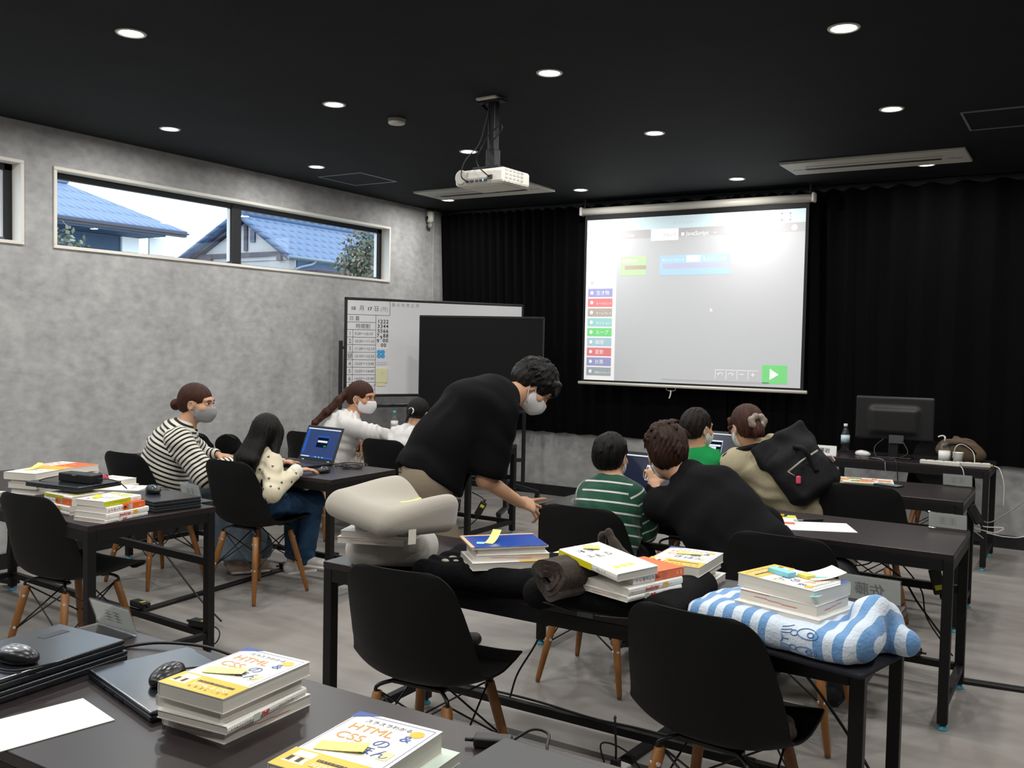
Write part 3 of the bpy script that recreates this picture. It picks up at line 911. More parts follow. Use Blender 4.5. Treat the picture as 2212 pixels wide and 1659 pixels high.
for i, (x, c, lb) in enumerate(((.40, '#1d4fb5', 'blue'), (.49, '#e6e6e6', 'white'), (.58, '#c3252e', 'red'))):
    t = thing('marker_pen', '%s board marker lying in the tray of the whiteboard' % lb, 'marker', (wa.x + math.cos(R(ang)) * x + math.sin(R(ang)) * .045, wa.y + math.sin(R(ang)) * x - math.cos(R(ang)) * .045, .913), ang)
    MB().tube([(-.055, 0, 0), (.02, 0, 0)], .0075, 10).build('barrel', mat('marker_white', '#d8d8d8', .4), t)
    MB().tube([(.02, 0, 0), (.06, 0, 0)], .0085, 10).build('cap', mat('marker_' + lb, c, .4), t)

ba_, bb_ = Vector((-4.885, 6.41, 0)), Vector((-3.90, 6.80, 0))
ang2 = math.degrees(math.atan2(bb_.y - ba_.y, bb_.x - ba_.x))
bbd = thing('blackboard', 'plain black rolling board standing in front of the whiteboard', 'blackboard', ba_, ang2)
L2 = (bb_ - ba_).length
MB().box((L2 / 2, 0, 1.305), (L2, .03, .78), .005).build('board', mat('board_black', '#08090a', .6, .2), bbd)
m = MB().box((L2 / 2, -.002, 1.698), (L2 + .01, .036, .022), .004).box((0, 0, 1.305), (.012, .036, .8), .003).box((L2, 0, 1.305), (.012, .036, .8), .003).box((L2 / 2, 0, .91), (L2 + .01, .036, .022), .004)
m.build('frame', mat('board_edge', '#2a2b2f', .3, metal=.5), bbd)
m = MB()
for x in (.3, L2 - .3):
    m.box((x, .02, .5), (.035, .03, .86), .005); m.box((x, 0, .085), (.04, .55, .035), .006)
m.box((L2 / 2, .02, .3), (L2 - .6, .025, .03), .004)
m.build('stand', M_BF, bbd)
for x in (.3, L2 - .3):
    for y in (-.25, .25):
        MB().tube([(x - .012, y, .032), (x + .012, y, .032)], .032, 14).box((x, y, .055), (.035, .028, .03), .005).build('caster', M_BLK, bbd)

# ================================================================ outside the window
def tile_mat(name, base, dark, axis, sc1, sc2):
    m = mat(name, base, .6, .4)
    nt = m.node_tree; b_ = nt.nodes['Principled BSDF']
    tc = nt.nodes.new('ShaderNodeTexCoord')
    wv = nt.nodes.new('ShaderNodeTexWave'); wv.bands_direction = 'Z'; wv.inputs['Scale'].default_value = sc1; wv.inputs['Distortion'].default_value = .6; wv.inputs['Detail'].default_value = 2; wv.inputs['Detail Scale'].default_value = 3
    wv.wave_profile = 'SAW'
    w2 = nt.nodes.new('ShaderNodeTexWave'); w2.bands_direction = axis; w2.inputs['Scale'].default_value = sc2
    nt.links.new(tc.outputs['Object'], wv.inputs['Vector']); nt.links.new(tc.outputs['Object'], w2.inputs['Vector'])
    r = nt.nodes.new('ShaderNodeValToRGB'); r.color_ramp.elements[0].color = hexc(dark); r.color_ramp.elements[1].color = hexc(base)
    r.color_ramp.elements[0].position = .0; r.color_ramp.elements[1].position = .35
    mu = nt.nodes.new('ShaderNodeMath'); mu.operation = 'MULTIPLY_ADD'; mu.inputs[1].default_value = .7
    m2 = nt.nodes.new('ShaderNodeMath'); m2.operation = 'MULTIPLY'; m2.inputs[1].default_value = .3
    nt.links.new(w2.outputs['Fac'], m2.inputs[0]); nt.links.new(wv.outputs['Fac'], mu.inputs[0]); nt.links.new(m2.outputs[0], mu.inputs[2])
    nt.links.new(mu.outputs[0], r.inputs[0]); nt.links.new(r.outputs[0], b_.inputs['Base Color'])
    bp = nt.nodes.new('ShaderNodeBump'); bp.inputs['Distance'].default_value = .05; bp.inputs['Strength'].default_value = .6
    nt.links.new(mu.outputs[0], bp.inputs['Height']); nt.links.new(bp.outputs[0], b_.inputs['Normal'])
    return m
M_T1 = tile_mat('roof_tile_grey_blue', '#64758e', '#3d4d66', 'Y', 1.55, 2.2)
M_T2 = tile_mat('roof_tile_slate', '#586a86', '#2a3850', 'Y', 1.9, 1.2)
M_STUC = mat('stucco_white', '#b9b3ae', .8, noise=(3, .03))
M_SHADE = mat('siding_and_wall_shade', '#3b4e66', .7, noise=(6, .1))
M_WOODE = mat('eave_timber', '#4c474e', .7)
gr = MB().box((-24, 8, -.06), (36, 60, .1)).build('ground', mat('ground_outside', '#8b8d88', .9, noise=(2, .2)))
struct(gr)
def slab(m, q, th, mi=0):
    """tilted roof plane from 4 corners with thickness"""
    q = [Vector(v) for v in q]
    n = (q[1] - q[0]).cross(q[2] - q[0]).normalized()
    lo = [v - n * th for v in q]
    v = [tuple(p) for p in q + lo]
    k = len(q)
    f = [tuple(range(k)), tuple(range(2 * k - 1, k - 1, -1))] + [(i, k + i, k + (i + 1) % k, (i + 1) % k) for i in range(k)]
    m.add(v, f, mi)
h1 = thing('house', 'grey-blue tiled hip roof house outside the left pane of the wide window', 'house', (-16, 8, 0))
o = Vector((16, -8, 0))
def L1(*p): return tuple(Vector(p) + o)
m = MB(); slab(m, [L1(-13, 2.5, 3.24), L1(-13, 10.6, 3.24), L1(-15.2, 9.75, 4.1), L1(-15.2, 3.2, 4.1)], .06)
slab(m, [L1(-13, 10.6, 3.24), L1(-17.6, 10.6, 3.24), L1(-15.4, 9.75, 4.1), L1(-15.2, 9.75, 4.1)], .06); m.build('roof', M_T1, h1)
MB().box(L1(-15.25, 6.45, 4.17), (.3, 6.75, .2), .03).build('ridge_cap', mat('ridge_tile', '#66768d', .6), h1)
m = MB().box(L1(-13.06, 6.55, 3.17), (.08, 8.1, .05)); m.box(L1(-13.04, 6.55, 3.20), (.1, 8.15, .03)); m.build('eave_board', M_WOODE, h1)
MB().box(L1(-13.4, 6.4, 3.13), (.7, 7.6, .03)).box(L1(-15.6, 6.0, 1.55), (3.8, 8.0, 3.1)).build('wall', M_SHADE, h1)
MB().box(L1(-13.68, 9.98, 2.86), (.05, .32, .5)).box(L1(-13.68, 10.6, 2.7), (.05, .5, .9)).build('white_panel', mat('white_siding', '#f4f4f2', .6), h1)
h2 = thing('house', 'white gabled house with slate roof outside the right pane of the wide window', 'house', (-16.4, 16, 0))
o = Vector((16.4, -16, 0))
m = MB(); rf = .06
slab(m, [L1(-14.9, 14.75, 3.28), L1(-14.9, 19.5, 3.28), L1(-16.42, 19.5, 4.26), L1(-16.42, 14.75, 4.26)], rf)
slab(m, [L1(-16.42, 14.75, 4.26), L1(-16.42, 19.5, 4.26), L1(-18.4, 19.5, 3.28), L1(-18.4, 14.75, 3.28)], rf); m.build('roof', M_T2, h2)
m = MB(); m.tube([L1(-16.42, 14.7, 4.29), L1(-16.42, 19.5, 4.29)], .07, 10)
m.tube([L1(-16.42, 14.75, 4.27), L1(-14.88, 14.75, 3.28)], .06, 8); m.tube([L1(-16.42, 14.75, 4.27), L1(-18.42, 14.75, 3.28)], .06, 8)
m.box(L1(-16.42, 17.2, 4.36), (.12, .5, .12), .02); m.build('ridge_cap', M_T2, h2)
m = MB(); m.add([L1(-15.0, 15.02, 3.22), L1(-18.2, 15.02, 3.22), L1(-16.42, 15.02, 4.12)], [(0, 1, 2)]); m.box(L1(-16.6, 17.3, 1.62), (3.3, 4.5, 3.24)); m.build('wall', M_STUC, h2)
m = MB(); m.box(L1(-16.6, 15.0, 3.36), (2.9, .06, .1)); m.box(L1(-16.42, 15.0, 3.75), (.1, .05, .6))
for x in (-17.6, -15.35): m.box(L1(x, 15.0, 3.3), (.14, .1, .2), .01)
m.tube([L1(-16.42, 14.9, 4.14), L1(-15.0, 14.9, 3.24)], .035, 6); m.tube([L1(-16.42, 14.9, 4.14), L1(-18.3, 14.9, 3.24)], .035, 6); m.build('gable_timber', M_WOODE, h2)
MB().box(L1(-16.2, 15.0, 3.78), (.14, .04, .28)).build('gable_window', mat('dark_pane', '#35465f', .3), h2)
MB().box(L1(-14.93, 17.2, 2.6), (.04, 4.2, 1.2)).build('wall_shade_sheet', M_SHADE, h2)  # blue-grey sheet over the stucco, shade below the eave put into its colour
m = MB(); m.tube([L1(-14.84, 14.75, 3.25), L1(-14.84, 19.4, 3.25)], .04, 8); m.tube(smoothpath([L1(-14.84, 15.6, 3.25), L1(-14.86, 15.5, 3.15), L1(-14.9, 15.0, 2.98), L1(-14.9, 14.95, 2.6)]), .03, 8); m.build('gutter_pipe', mat('gutter_grey', '#76838e', .4), h2)
m = MB(); slab(m, [L1(-15.2, 13.2, 2.9), L1(-15.2, 15.0, 2.9), L1(-18.8, 15.0, 3.34), L1(-18.8, 13.2, 3.34)], .08); m.build('porch_roof', M_T2, h2)
rw = MB().box((-12.4, 13.9, 1.32), (.5, 2.2, 2.64), mi=1).box((-12.4, 13.9, 2.71), (.7, 2.4, .1), .01).build('garden_shed', [mat('red_brown_roof', '#4a373d', .6), M_SHADE])
tag(rw, 'low shed with a red-brown roof edge under the garden tree outside', 'shed')

def leafy(name, label, cat, base, crown, n, leaf, cols, trunk, seed):
    rng = np.random.RandomState(seed)
    t = thing(name, label, cat, base)
    b0 = np.array(base)
    m = MB()
    top = np.array(crown[0][0]) - b0
    m.tube(smoothpath([(0, 0, 0), (.03, .02, top[2] * .5), tuple(top)]), np.linspace(trunk, trunk * .35, 17), 8)
    for c, r in crown:
        c = np.array(c) - b0
        for k in range(5):
            d = rng.randn(3); d /= np.linalg.norm(d)
            m.tube([top * .8 + (0, 0, 0), c + d * np.array(r) * .7], [trunk * .35, trunk * .08], 5)
    m.build('trunk', mat('bark_brown', '#6b5a4c', .9), t)
    f = MB(); P = []
    for c, r in crown:
        c = np.array(c) - b0
        d = rng.randn(n, 3); d /= np.linalg.norm(d, axis=1)[:, None]
        P.append(c + d * np.array(r) * (rng.rand(n, 1) ** .4))
    P = np.concatenate(P)
    k = len(P)
    a = rng.randn(k, 3); a /= np.linalg.norm(a, axis=1)[:, None]
    c_ = np.cross(a, rng.randn(k, 3)); c_ /= np.linalg.norm(c_, axis=1)[:, None]
    L_ = leaf * (.7 + .6 * rng.rand(k, 1))
    V = np.stack([P, P + a * L_ * .5 + c_ * L_ * .28, P + a * L_, P + a * L_ * .5 - c_ * L_ * .28], 1).reshape(-1, 3)
    Q = np.arange(4 * k).reshape(-1, 4)
    f.add(V, Q, rng.randint(0, len(cols), k))
    f.build('foliage', [mat('leaf_' + c[1:], c, .6) for c in cols], t)
LC = ['#57614f', '#696b55', '#766c59', '#404e45', '#7b6d5e']
leafy('garden_tree', 'broad leafy tree with yellowing leaves outside the right end of the window', 'tree', (-11.0, 12.75, 0),
      [((-11, 12.8, 3.1), (.5, .38, .4)), ((-11, 12.55, 2.75), (.4, .35, .3)), ((-11.1, 13.1, 2.95), (.4, .3, .45))], 480, .1, LC, .07, 3)
leafy('garden_shrub', 'tall narrow shrub with pale leaves at the lower left corner of the window', 'shrub', (-9, 5.8, 0),
      [((-9, 5.8, 2.42), (.12, .1, .2)), ((-9, 5.72, 2.2), (.15, .15, .2))], 70, .07, LC[:3] + ['#848c78'], .02, 4)
leafy('garden_shrub', 'short shrub with pale leaves second from the left along the window bottom', 'shrub', (-9, 6.02, 0),
      [((-9, 6.02, 2.34), (.08, .07, .14)), ((-9, 6.0, 2.2), (.1, .1, .12))], 60, .06, LC[:3] + ['#848c78'], .015, 5)
leafy('garden_shrub', 'low sprig of leaves poking above the window bottom left of the white panel', 'shrub', (-9, 6.3, 0),
      [((-9, 6.28, 2.25), (.1, .09, .07))], 30, .06, LC[:3], .012, 6)
# ================================================================ desks
def wood_top():
    m = mat('dark_desk_top', '#221b1d', .36, .5)
    nt = m.node_tree; b = nt.nodes['Principled BSDF']
    tc = nt.nodes.new('ShaderNodeTexCoord'); mp = nt.nodes.new('ShaderNodeMapping'); mp.inputs['Scale'].default_value = (1.2, 18, 1)
    n = nt.nodes.new('ShaderNodeTexNoise'); n.inputs['Scale'].default_value = 6; n.inputs['Detail'].default_value = 5
    nt.links.new(tc.outputs['Object'], mp.inputs[0]); nt.links.new(mp.outputs[0], n.inputs['Vector'])
    r = nt.nodes.new('ShaderNodeValToRGB'); r.color_ramp.elements[0].color = hexc('#1a1416'); r.color_ramp.elements[1].color = hexc('#292022')
    nt.links.new(n.outputs['Fac'], r.inputs[0]); nt.links.new(r.outputs[0], b.inputs['Base Color'])
    return m
M_TOP = wood_top()
M_STEEL = mat('black_steel', '#0b0b0d', .5, .35)
M_GLIDE = mat('glide_cyan', '#4aa3bd', .4)
ZT = .70
def desk(x0, x1, y0, y1, rz, label, shelf=True):
    cx, cy = (x0 + x1) / 2, (y0 + y1) / 2
    t = thing('desk', label, 'desk', (cx, cy, 0), rz, 'black framed desks')
    a, c = (x1 - x0) / 2, (y1 - y0) / 2
    MB().box((0, 0, ZT - .0125), (2 * a, 2 * c, .025), .003).build('desk_top', M_TOP, t)
    m = MB(); k = .02
    for s in (-1, 1):
        m.box((0, s * (c - k), ZT - .0475), (2 * a - .079, .036, .045), .002); m.box((s * (a - k), 0, ZT - .0475), (.036, 2 * c - .079, .045), .002)
    m.build('apron_frame', M_STEEL, t)
    for sx in (-1, 1):
        for sy in (-1, 1):
            l = MB().box((sx * (a - k), sy * (c - k), (ZT - .025) / 2 + .012), (.038, .038, ZT - .025 - .024), .003).build('leg', M_STEEL, t)
            MB().lathe([(.001, 0), (.021, 0), (.021, .006), (.013, .011), (.013, .016)], 16, M=T(sx * (a - k), sy * (c - k), 0)).build('glide', M_GLIDE, l)
    m = MB()
    for s in (-1, 1): m.box((s * (a - k), 0, .095), (.03, 2 * c - .08, .03), .002)
    m.box((0, c - k, .095), (2 * a - .08, .03, .03), .002)
    m.build('foot_rail', M_STEEL, t)
    if shelf:
        MB().box((0, c - k, .44), (2 * a - .08, .028, .035), .002).build('back_rail', M_STEEL, t)
    return t
desk(-2.29, -.46, .985, 1.58, 0, 'black desk nearest to the viewer, with laptops and two stacks of coding books', False)
desk(-2.295, -.455, 2.465, 3.08, 0, 'black desk with the cushions, rolled brown blanket and striped towel', False)
desk(-2.29, -.425, 3.98, 4.56, 0, 'black desk where the boy in striped green sits')
desk(-2.42, -.545, 5.43, 6.04, 0, 'black desk in front of the child in plain green, near the front')
desk(-1.665, -.56, 7.08, 7.66, 0, 'black desk with the monitor at the front by the curtain', False)
desk(-5.3, -3.46, 2.40, 3.03, -3.5, 'black desk at the left with stacks of books and closed laptops')
desk(-5.42, -3.6, 3.92, 4.5, 0, 'black desk where the long-haired girl uses a laptop')
desk(-5.58, -3.78, 5.56, 6.22, 0, 'black desk before the whiteboard where the woman in white leans')

# ================================================================ shell chairs
M_SHELL = mat('black_shell', '#0b0b0c', .58, .25, bump=(180, .05))
M_LEGW = mat('chair_wood', '#8a5a2a', .42, .5, noise=(5, .22, 5), stretch=(6, 6, .6))
M_WIRE = mat('black_wire', '#121214', .35, .5)
M_BOLT = mat('bolt_steel', '#d6d6d6', .25, metal=.6)
def shell():
    # side profile (y, z), front lip to back top; half width and edge curl per station
    pts = [(.262, .405), (.255, .43), (.225, .442), (.15, .432), (.05, .415), (-.04, .41), (-.11, .418), (-.165, .45), (-.195, .51), (-.212, .59), (-.224, .67), (-.232, .74), (-.235, .80)]
    wd = [.165, .185, .205, .222, .232, .235, .235, .234, .23, .222, .21, .196, .178]
    cu = [-.012, -.004, .012, .024, .034, .045, .056, .07, .078, .068, .05, .03, .012]
    prof = smoothpath([(p[0], p[1], 0) for p in pts], 8)
    t0 = np.linspace(0, len(pts) - 1, len(prof))
    W = np.interp(t0, range(len(pts)), wd); K = np.interp(t0, range(len(pts)), cu)
    d = np.gradient(prof[:, :2], axis=0); d /= np.linalg.norm(d, axis=1)[:, None]
    nrm = np.stack([d[:, 1], -d[:, 0]], 1)      # towards sitter
    arc = np.concatenate([[0], np.cumsum(np.linalg.norm(np.diff(prof[:, :2], axis=0), axis=1))])
    tot = arc[-1]
    for i in range(len(prof)):
        for e, rcn in ((tot - arc[i], .06), (arc[i], .07)):
            if e < rcn: W[i] += -rcn + math.sqrt(max(rcn * rcn - (rcn - e) ** 2, 0))
    s = np.sin(np.linspace(-1, 1, 33) * PI / 2) * .5 + np.linspace(-1, 1, 33) * .5
    P = np.zeros((len(prof), len(s), 3))
    for i in range(len(prof)):
        q = np.abs(s) ** 2.6
        n = nrm[i]
        P[i, :, 0] = W[i] * s
        P[i, :, 1] = prof[i, 0] + n[0] * K[i] * q
        P[i, :, 2] = prof[i, 1] + n[1] * K[i] * q
    du = np.gradient(P, axis=0); dv = np.gradient(P, axis=1)
    N = np.cross(du, dv); N /= np.linalg.norm(N, axis=2)[..., None] + 1e-9
    A, B = P + N * .0035, P - N * .0035
    m = MB()
    m.grid(A); m.grid(B[:, ::-1])
    ring = lambda G: np.concatenate([G[0], G[1:, -1], G[-1, -2::-1], G[-2:0:-1, 0]])
    ra, rb = ring(A), ring(B); mid = (ra + rb) / 2
    cen = ra.mean(0); out = ra - cen; out /= np.linalg.norm(out, axis=1)[:, None]
    m.grid(np.stack([ra, mid + out * .003, rb]), cv=True)
    return m
def chair_parts(t):
    shell().build('seat_shell', M_SHELL, t)
    feet = [(-.195, -.2), (.195, -.2), (-.2, .21), (.2, .21)]
    for fx, fy in feet:
        tx, ty = fx * .66, fy * .64
        m = MB(); m.tube([(fx, fy, .003), (fx * .97 + tx * .03, fy * .97 + ty * .03, .02), ((fx + tx) / 2, (fy + ty) / 2, .19), (tx, ty, .365), (tx, ty, .372)], [.0095, .0115, .0165, .0175, .012], 14)
        m.tube([(fx, fy, .0), (fx, fy, .004)], .008, 10, 1)
        for tt in (.9, .52):
            x, y, z = fx + (tx - fx) * tt, fy + (ty - fy) * tt, .365 * tt
            d = Vector((fx, fy, 0)).normalized()
            for sg in (1,):
                p = Vector((x, y, z)) + d * .0155
                m.tube([p - d * .003, p + d * .0035], .0065, 10, 1)
                d2 = Vector((-d.y, d.x, 0)) * (1 if fx * fy > 0 else -1)
                p = Vector((x, y, z)) + d2 * .0155
                m.tube([p - d2 * .003, p + d2 * .0035], .0065, 10, 1)
        m.build('leg', [M_LEGW, M_BOLT], t)
    m = MB()
    mt = {}
    for fx, fy in feet:
        tx, ty = fx * .66, fy * .64
        sx, sy = math.copysign(1, fx), math.copysign(1, fy)
        m.tube(smoothpath([(tx, ty, .345), (tx + sx * .004, ty + sy * .004, .385), (tx - sx * .03, ty - sy * .02, .402), (sx * .06, sy * .08, .405)], 5), .0065, 8)
    L_ = lambda f, t_: (f[0] + (f[0] * .66 - f[0]) * t_, f[1] + (f[1] * .64 - f[1]) * t_, .365 * t_)
    for a, b in ((0, 1), (1, 3), (3, 2), (2, 0)):
        m.tube([L_(feet[a], .48), L_(feet[b], 1.02)], .0035, 6); m.tube([L_(feet[b], .48), L_(feet[a], 1.02)], .0035, 6)
    for y in (-.09, .1): m.box((0, y, .402), (.2, .03, .012), .003)
    m.build('wire_brace', M_WIRE, t)
CH = [
 (-1.775, 2.43, 4, 'empty black shell chair at the cushion desk, directly below the beige cushions'),
 (-.84, 2.53, -6, 'empty black shell chair at the cushion desk, below the striped towel'),
 (-1.83, 3.74, 2, 'black shell chair in which the boy in striped green sits'),
 (-.955, 3.67, 0, 'black shell chair of the man in black, its back rising right of his back'),
 (-.99, 5.22, 3, 'black shell chair right of the person with the black backpack'),
 (-4.085, 3.83, 0, 'black shell chair in which the long-haired girl sits'),
 (-4.81, 3.69, 0, 'black shell chair of the woman in the striped sweater, its back left of her'),
 (-3.86, 2.52, 4, 'empty black shell chair tucked under the desk with books at the left'),
 (-4.93, 5.3, 0, 'black shell chair of the woman in white, mostly behind the open laptop'),
 (-4.17, 5.28, 0, 'black shell chair of the child in white, mostly hidden by the bending man'),
 (-1.9, 5.05, 0, 'black shell chair of the child in plain green, hidden by those in front'),
 (-.93, 7.53, 180, 'black shell chair tucked behind the front desk, right of the monitor')]
c0 = None
for x, y, rz, lb in CH:
    if c0 is None:
        c0 = thing('shell_chair', lb, 'chair', (x, y, 0), rz, 'black shell chairs with wooden legs'); chair_parts(c0)
    else:
        dup(c0, (x, y, 0), rz, lb)

# ================================================================ cords, adapters and floor ducts
M_CORD = mat('black_cord', '#0f0f11', .5)
M_CORDW = mat('white_cord', '#d9d6cf', .5)
def cord(pts, lb, r=.004, m=None, name='power_cable', n=8, grp=None):
    o = MB().tube(smoothpath(pts, n), r, 8).build(name, m or M_CORD)
    return tag(o, lb, 'cord', grp)
def duct(p, q, lb):
    p, q = Vector(p), Vector(q); d = q - p
    t = thing('cable_duct', lb, 'cable duct', p, math.degrees(math.atan2(d.y, d.x)))
    MB().box((d.length / 2, 0, .008), (d.length, .05, .016), .006).build('cover', M_BLK, t)
duct((-4.29, 3.1, 0), (-4.4, 4.86, 0), 'flat black cable duct on the floor beside the girl in cream')
duct((-1.38, 2.75, 0), (-1.24, 4.5, 0), 'flat black cable duct on the floor behind the chair by the striped towel')
duct((-.52, 4.62, 0), (.5, 4.75, 0), 'flat black cable duct on the floor at the right border of the photo')
def adapter(x, y, z, rz, lb, rot=None, yellow=True):
    t = thing('power_adapter', lb, 'power adapter', (x, y, z), rz)
    if rot: t.rotation_euler = rot
    MB().box((0, 0, .016), (.115, .052, .032), .008).build('case', mat('adapter_black', '#141415', .45), t)
    if yellow: MB().box((.025, 0, .0324), (.022, .03, .0012)).build('label_sticker', mat('yellow_label', '#d8d22a', .6), t)
    m = MB(); m.tube([(-.057, 0, .016), (-.085, 0, .016)], .006, 8); m.tube([(.057, 0, .016), (.08, 0, .016)], .005, 8)
    m.build('plug_lead', M_CORD, t)
    return t
adapter(-3.93, 5.95, .22, 0, 'black power adapter with yellow sticker hanging below the desk of the woman in white', (R(90), R(-62), R(30)))
cord([(-4.0, 5.93, .34), (-3.9, 5.95, .28), (-3.97, 5.97, .14), (-4.1, 5.95, .05), (-4.4, 5.9, .02)], 'cord of the hanging adapter under the desk of the woman in white')
adapter(-.66, 4.54, .115, -8, 'black power adapter with yellow sticker on the foot rail right of the striped towel')
adapter(-.55, 4.54, .465, 80, 'black power adapter with yellow sticker hung at the right end of the back rail', (R(80), R(75), 0))
adapter(-3.55, 2.98, .113, 5, 'black power adapter at the right end of the left book desk foot rail')
adapter(-4.05, 3.02, .113, -5, 'black power adapter on the foot rail below the left chair')
adapter(-5.35, 3.1, .02, 10, 'black power adapter on the floor at the left border of the photo', None, False)
adapter(-4.35, 4.35, .018, 75, 'black power adapter on the floor duct beside the shoes of the girl')
cord([(-2.2, 3.045, .122), (-1.8, 3.05, .13), (-1.5, 3.05, .118), (-1.3, 3.04, .128), (-.9, 3.05, .118)], 'black cord running along the foot rail of the cushion desk', .005)
cord([(-1.72, 3.06, .56), (-1.71, 3.05, .46), (-1.74, 3.03, .36), (-1.8, 3.0, .24), (-1.85, 3.03, .13)], 'black cord hanging below the cushion desk from a tied bundle', .004)
t = thing('cord_bundle', 'tied bundle of black cord loops hanging under the cushion desk behind the nearest chair', 'cord', (-1.715, 3.05, .53))
m = MB()
rng = np.random.RandomState(2)
for k in range(6):
    a = rng.rand() * 3; L_ = .055 + .03 * rng.rand(); s = -1 if k % 2 else 1
    m.tube([(math.cos(a) * .02 * math.sin(q) + .02 * s * (1 - math.cos(q)), math.sin(a) * .02 * math.sin(q), s * L_ * (1 - math.cos(q)) / 2) for q in np.linspace(0, 2 * PI, 16)], .0032, 6)
m.build('loops', M_CORD, t)
MB().tube([(-.004, 0, 0), (.004, 0, 0)], .014, 10, M=T(0, 0, 0, 0, 40)).build('tie', M_BLK, t)
# cords at the right-hand desks
for i, (p, lb) in enumerate((
 ([(-.95, 3.06, .66), (-.85, 3.04, .55), (-.7, 3.06, .38), (-.56, 3.03, .22), (-.49, 3.0, .12)], 'thick black cord slanting down under the right end of the cushion desk'),
 ([(-1.0, 3.06, .64), (-.97, 3.0, .5), (-.86, 2.98, .42), (-.84, 3.0, .25), (-.72, 2.9, .14), (-.56, 2.8, .1), (-.5, 2.75, .05)], 'thin black cord looping under the right end of the cushion desk'),
 ([(-.92, 4.55, .66), (-.84, 4.54, .55), (-.7, 4.56, .45), (-.62, 4.53, .35), (-.5, 4.53, .2)], 'black cord slanting from the desk of the man in black to its right leg'),
 ([(-.9, 4.56, .62), (-.75, 4.54, .56), (-.62, 4.55, .42), (-.58, 4.5, .3), (-.47, 4.5, .15)], 'black cord drooping behind the acrylic stand of the cushion desk'),
 ([(-1.05, 4.55, .66), (-.98, 4.54, .5), (-.86, 4.56, .49), (-.78, 4.54, .57)], 'black cord loop under the desk with the white sheet'))):
    cord(p, lb, .005 if i in (0, 2) else .0035)
cord([(-4.43, 3.2, .66), (-4.4, 3.25, .5), (-4.2, 3.3, .3), (-3.95, 3.3, .12), (-3.75, 3.28, .03)], 'black cord falling behind the left book desk to the floor by its right leg', .005)
cord([(-4.6, 3.06, .66), (-4.55, 3.08, .4), (-4.55, 3.1, .15), (-4.62, 3.12, .02)], 'thin black cord hanging straight down behind the left book desk')
cord([(-3.55, 3.0, .13), (-3.47, 3.02, .1), (-3.46, 3.0, .05), (-3.52, 2.98, .015)], 'short cord loop at the right leg of the left book desk', .003)
t = thing('cord_bundle', 'small bundle of tangled black cord hanging at the left border beside the chair', 'cord', (-5.12, 3.0, .47))
m = MB()
for k in range(5):
    a = rng.rand() * 3; L_ = .04 + .03 * rng.rand(); s = -1 if k % 2 else 1
    m.tube([(math.cos(a) * .025 * math.sin(q), math.sin(a) * .025 * math.sin(q), s * L_ * (1 - math.cos(q)) / 2) for q in np.linspace(0, 2 * PI, 14)], .0032, 6)
m.tube(smoothpath([(0, 0, .03), (.03, .02, .1), (.02, .03, .2)]), .003, 6); m.tube(smoothpath([(0, 0, -.03), (-.06, 0, -.12), (-.12, .02, -.25)]), .003, 6)
m.build('loops', M_CORD, t)
# plug lying on the near foot rail
t = thing('power_strip', 'white power strip with a black plug on the floor duct behind the nearest chairs', 'power strip', (-1.33, 2.84, .016), 82)
MB().box((0, 0, .014), (.2, .045, .028), .006).build('case', mat('strip_white', '#d4d2ca', .4), t)
m = MB().box((.03, 0, .045), (.03, .03, .04), .006); m.tube(smoothpath([(.03, 0, .06), (.03, 0, .1), (.05, .02, .19), (.1, .05, .17), (.2, .12, .12)]), .004, 8); m.tube(smoothpath([(-.02, 0, .03), (-.03, .02, .13), (-.05, -.1, .14), (-.02, -.18, .04), (.02, -.28, .005)]), .003, 8)
m.build('plug', M_CORD, t)
# ================================================================ books
M_CWH = mat('cover_white', '#eeece6', .32, .5)
M_PAGE = mat('page_edges', '#dedad0', .8, .2, noise=(3, .05, 2), stretch=(1, 1, 160))
M_YEL = mat('cover_yellow', '#f2bd26', .35)
M_LIME = mat('cover_lime', '#c3cc1e', .4)
M_ORG = mat('cover_orange', '#ee6a24', .4)
M_RED = mat('print_red', '#cf3a3c', .5)
M_TXO = mat('print_orange', '#eda04a', .5)
M_TXB = mat('print_blue_ink', '#33569b', .5)
M_TXK = mat('print_black', '#2a2a2c', .5)
M_PALE = mat('print_pale_yellow', '#f6e7a6', .5)
M_GRNB = mat('cover_pale_green', '#cfe0d2', .4)
M_PINK = mat('print_pink', '#f08aa8', .5)
PR = [M_CWH, M_YEL, M_TXO, M_TXB, M_TXK, M_RED, M_PALE, M_LIME, M_ORG, M_GRNB, M_PINK, mat('cover_bright_yellow', '#ecdf22', .4)]
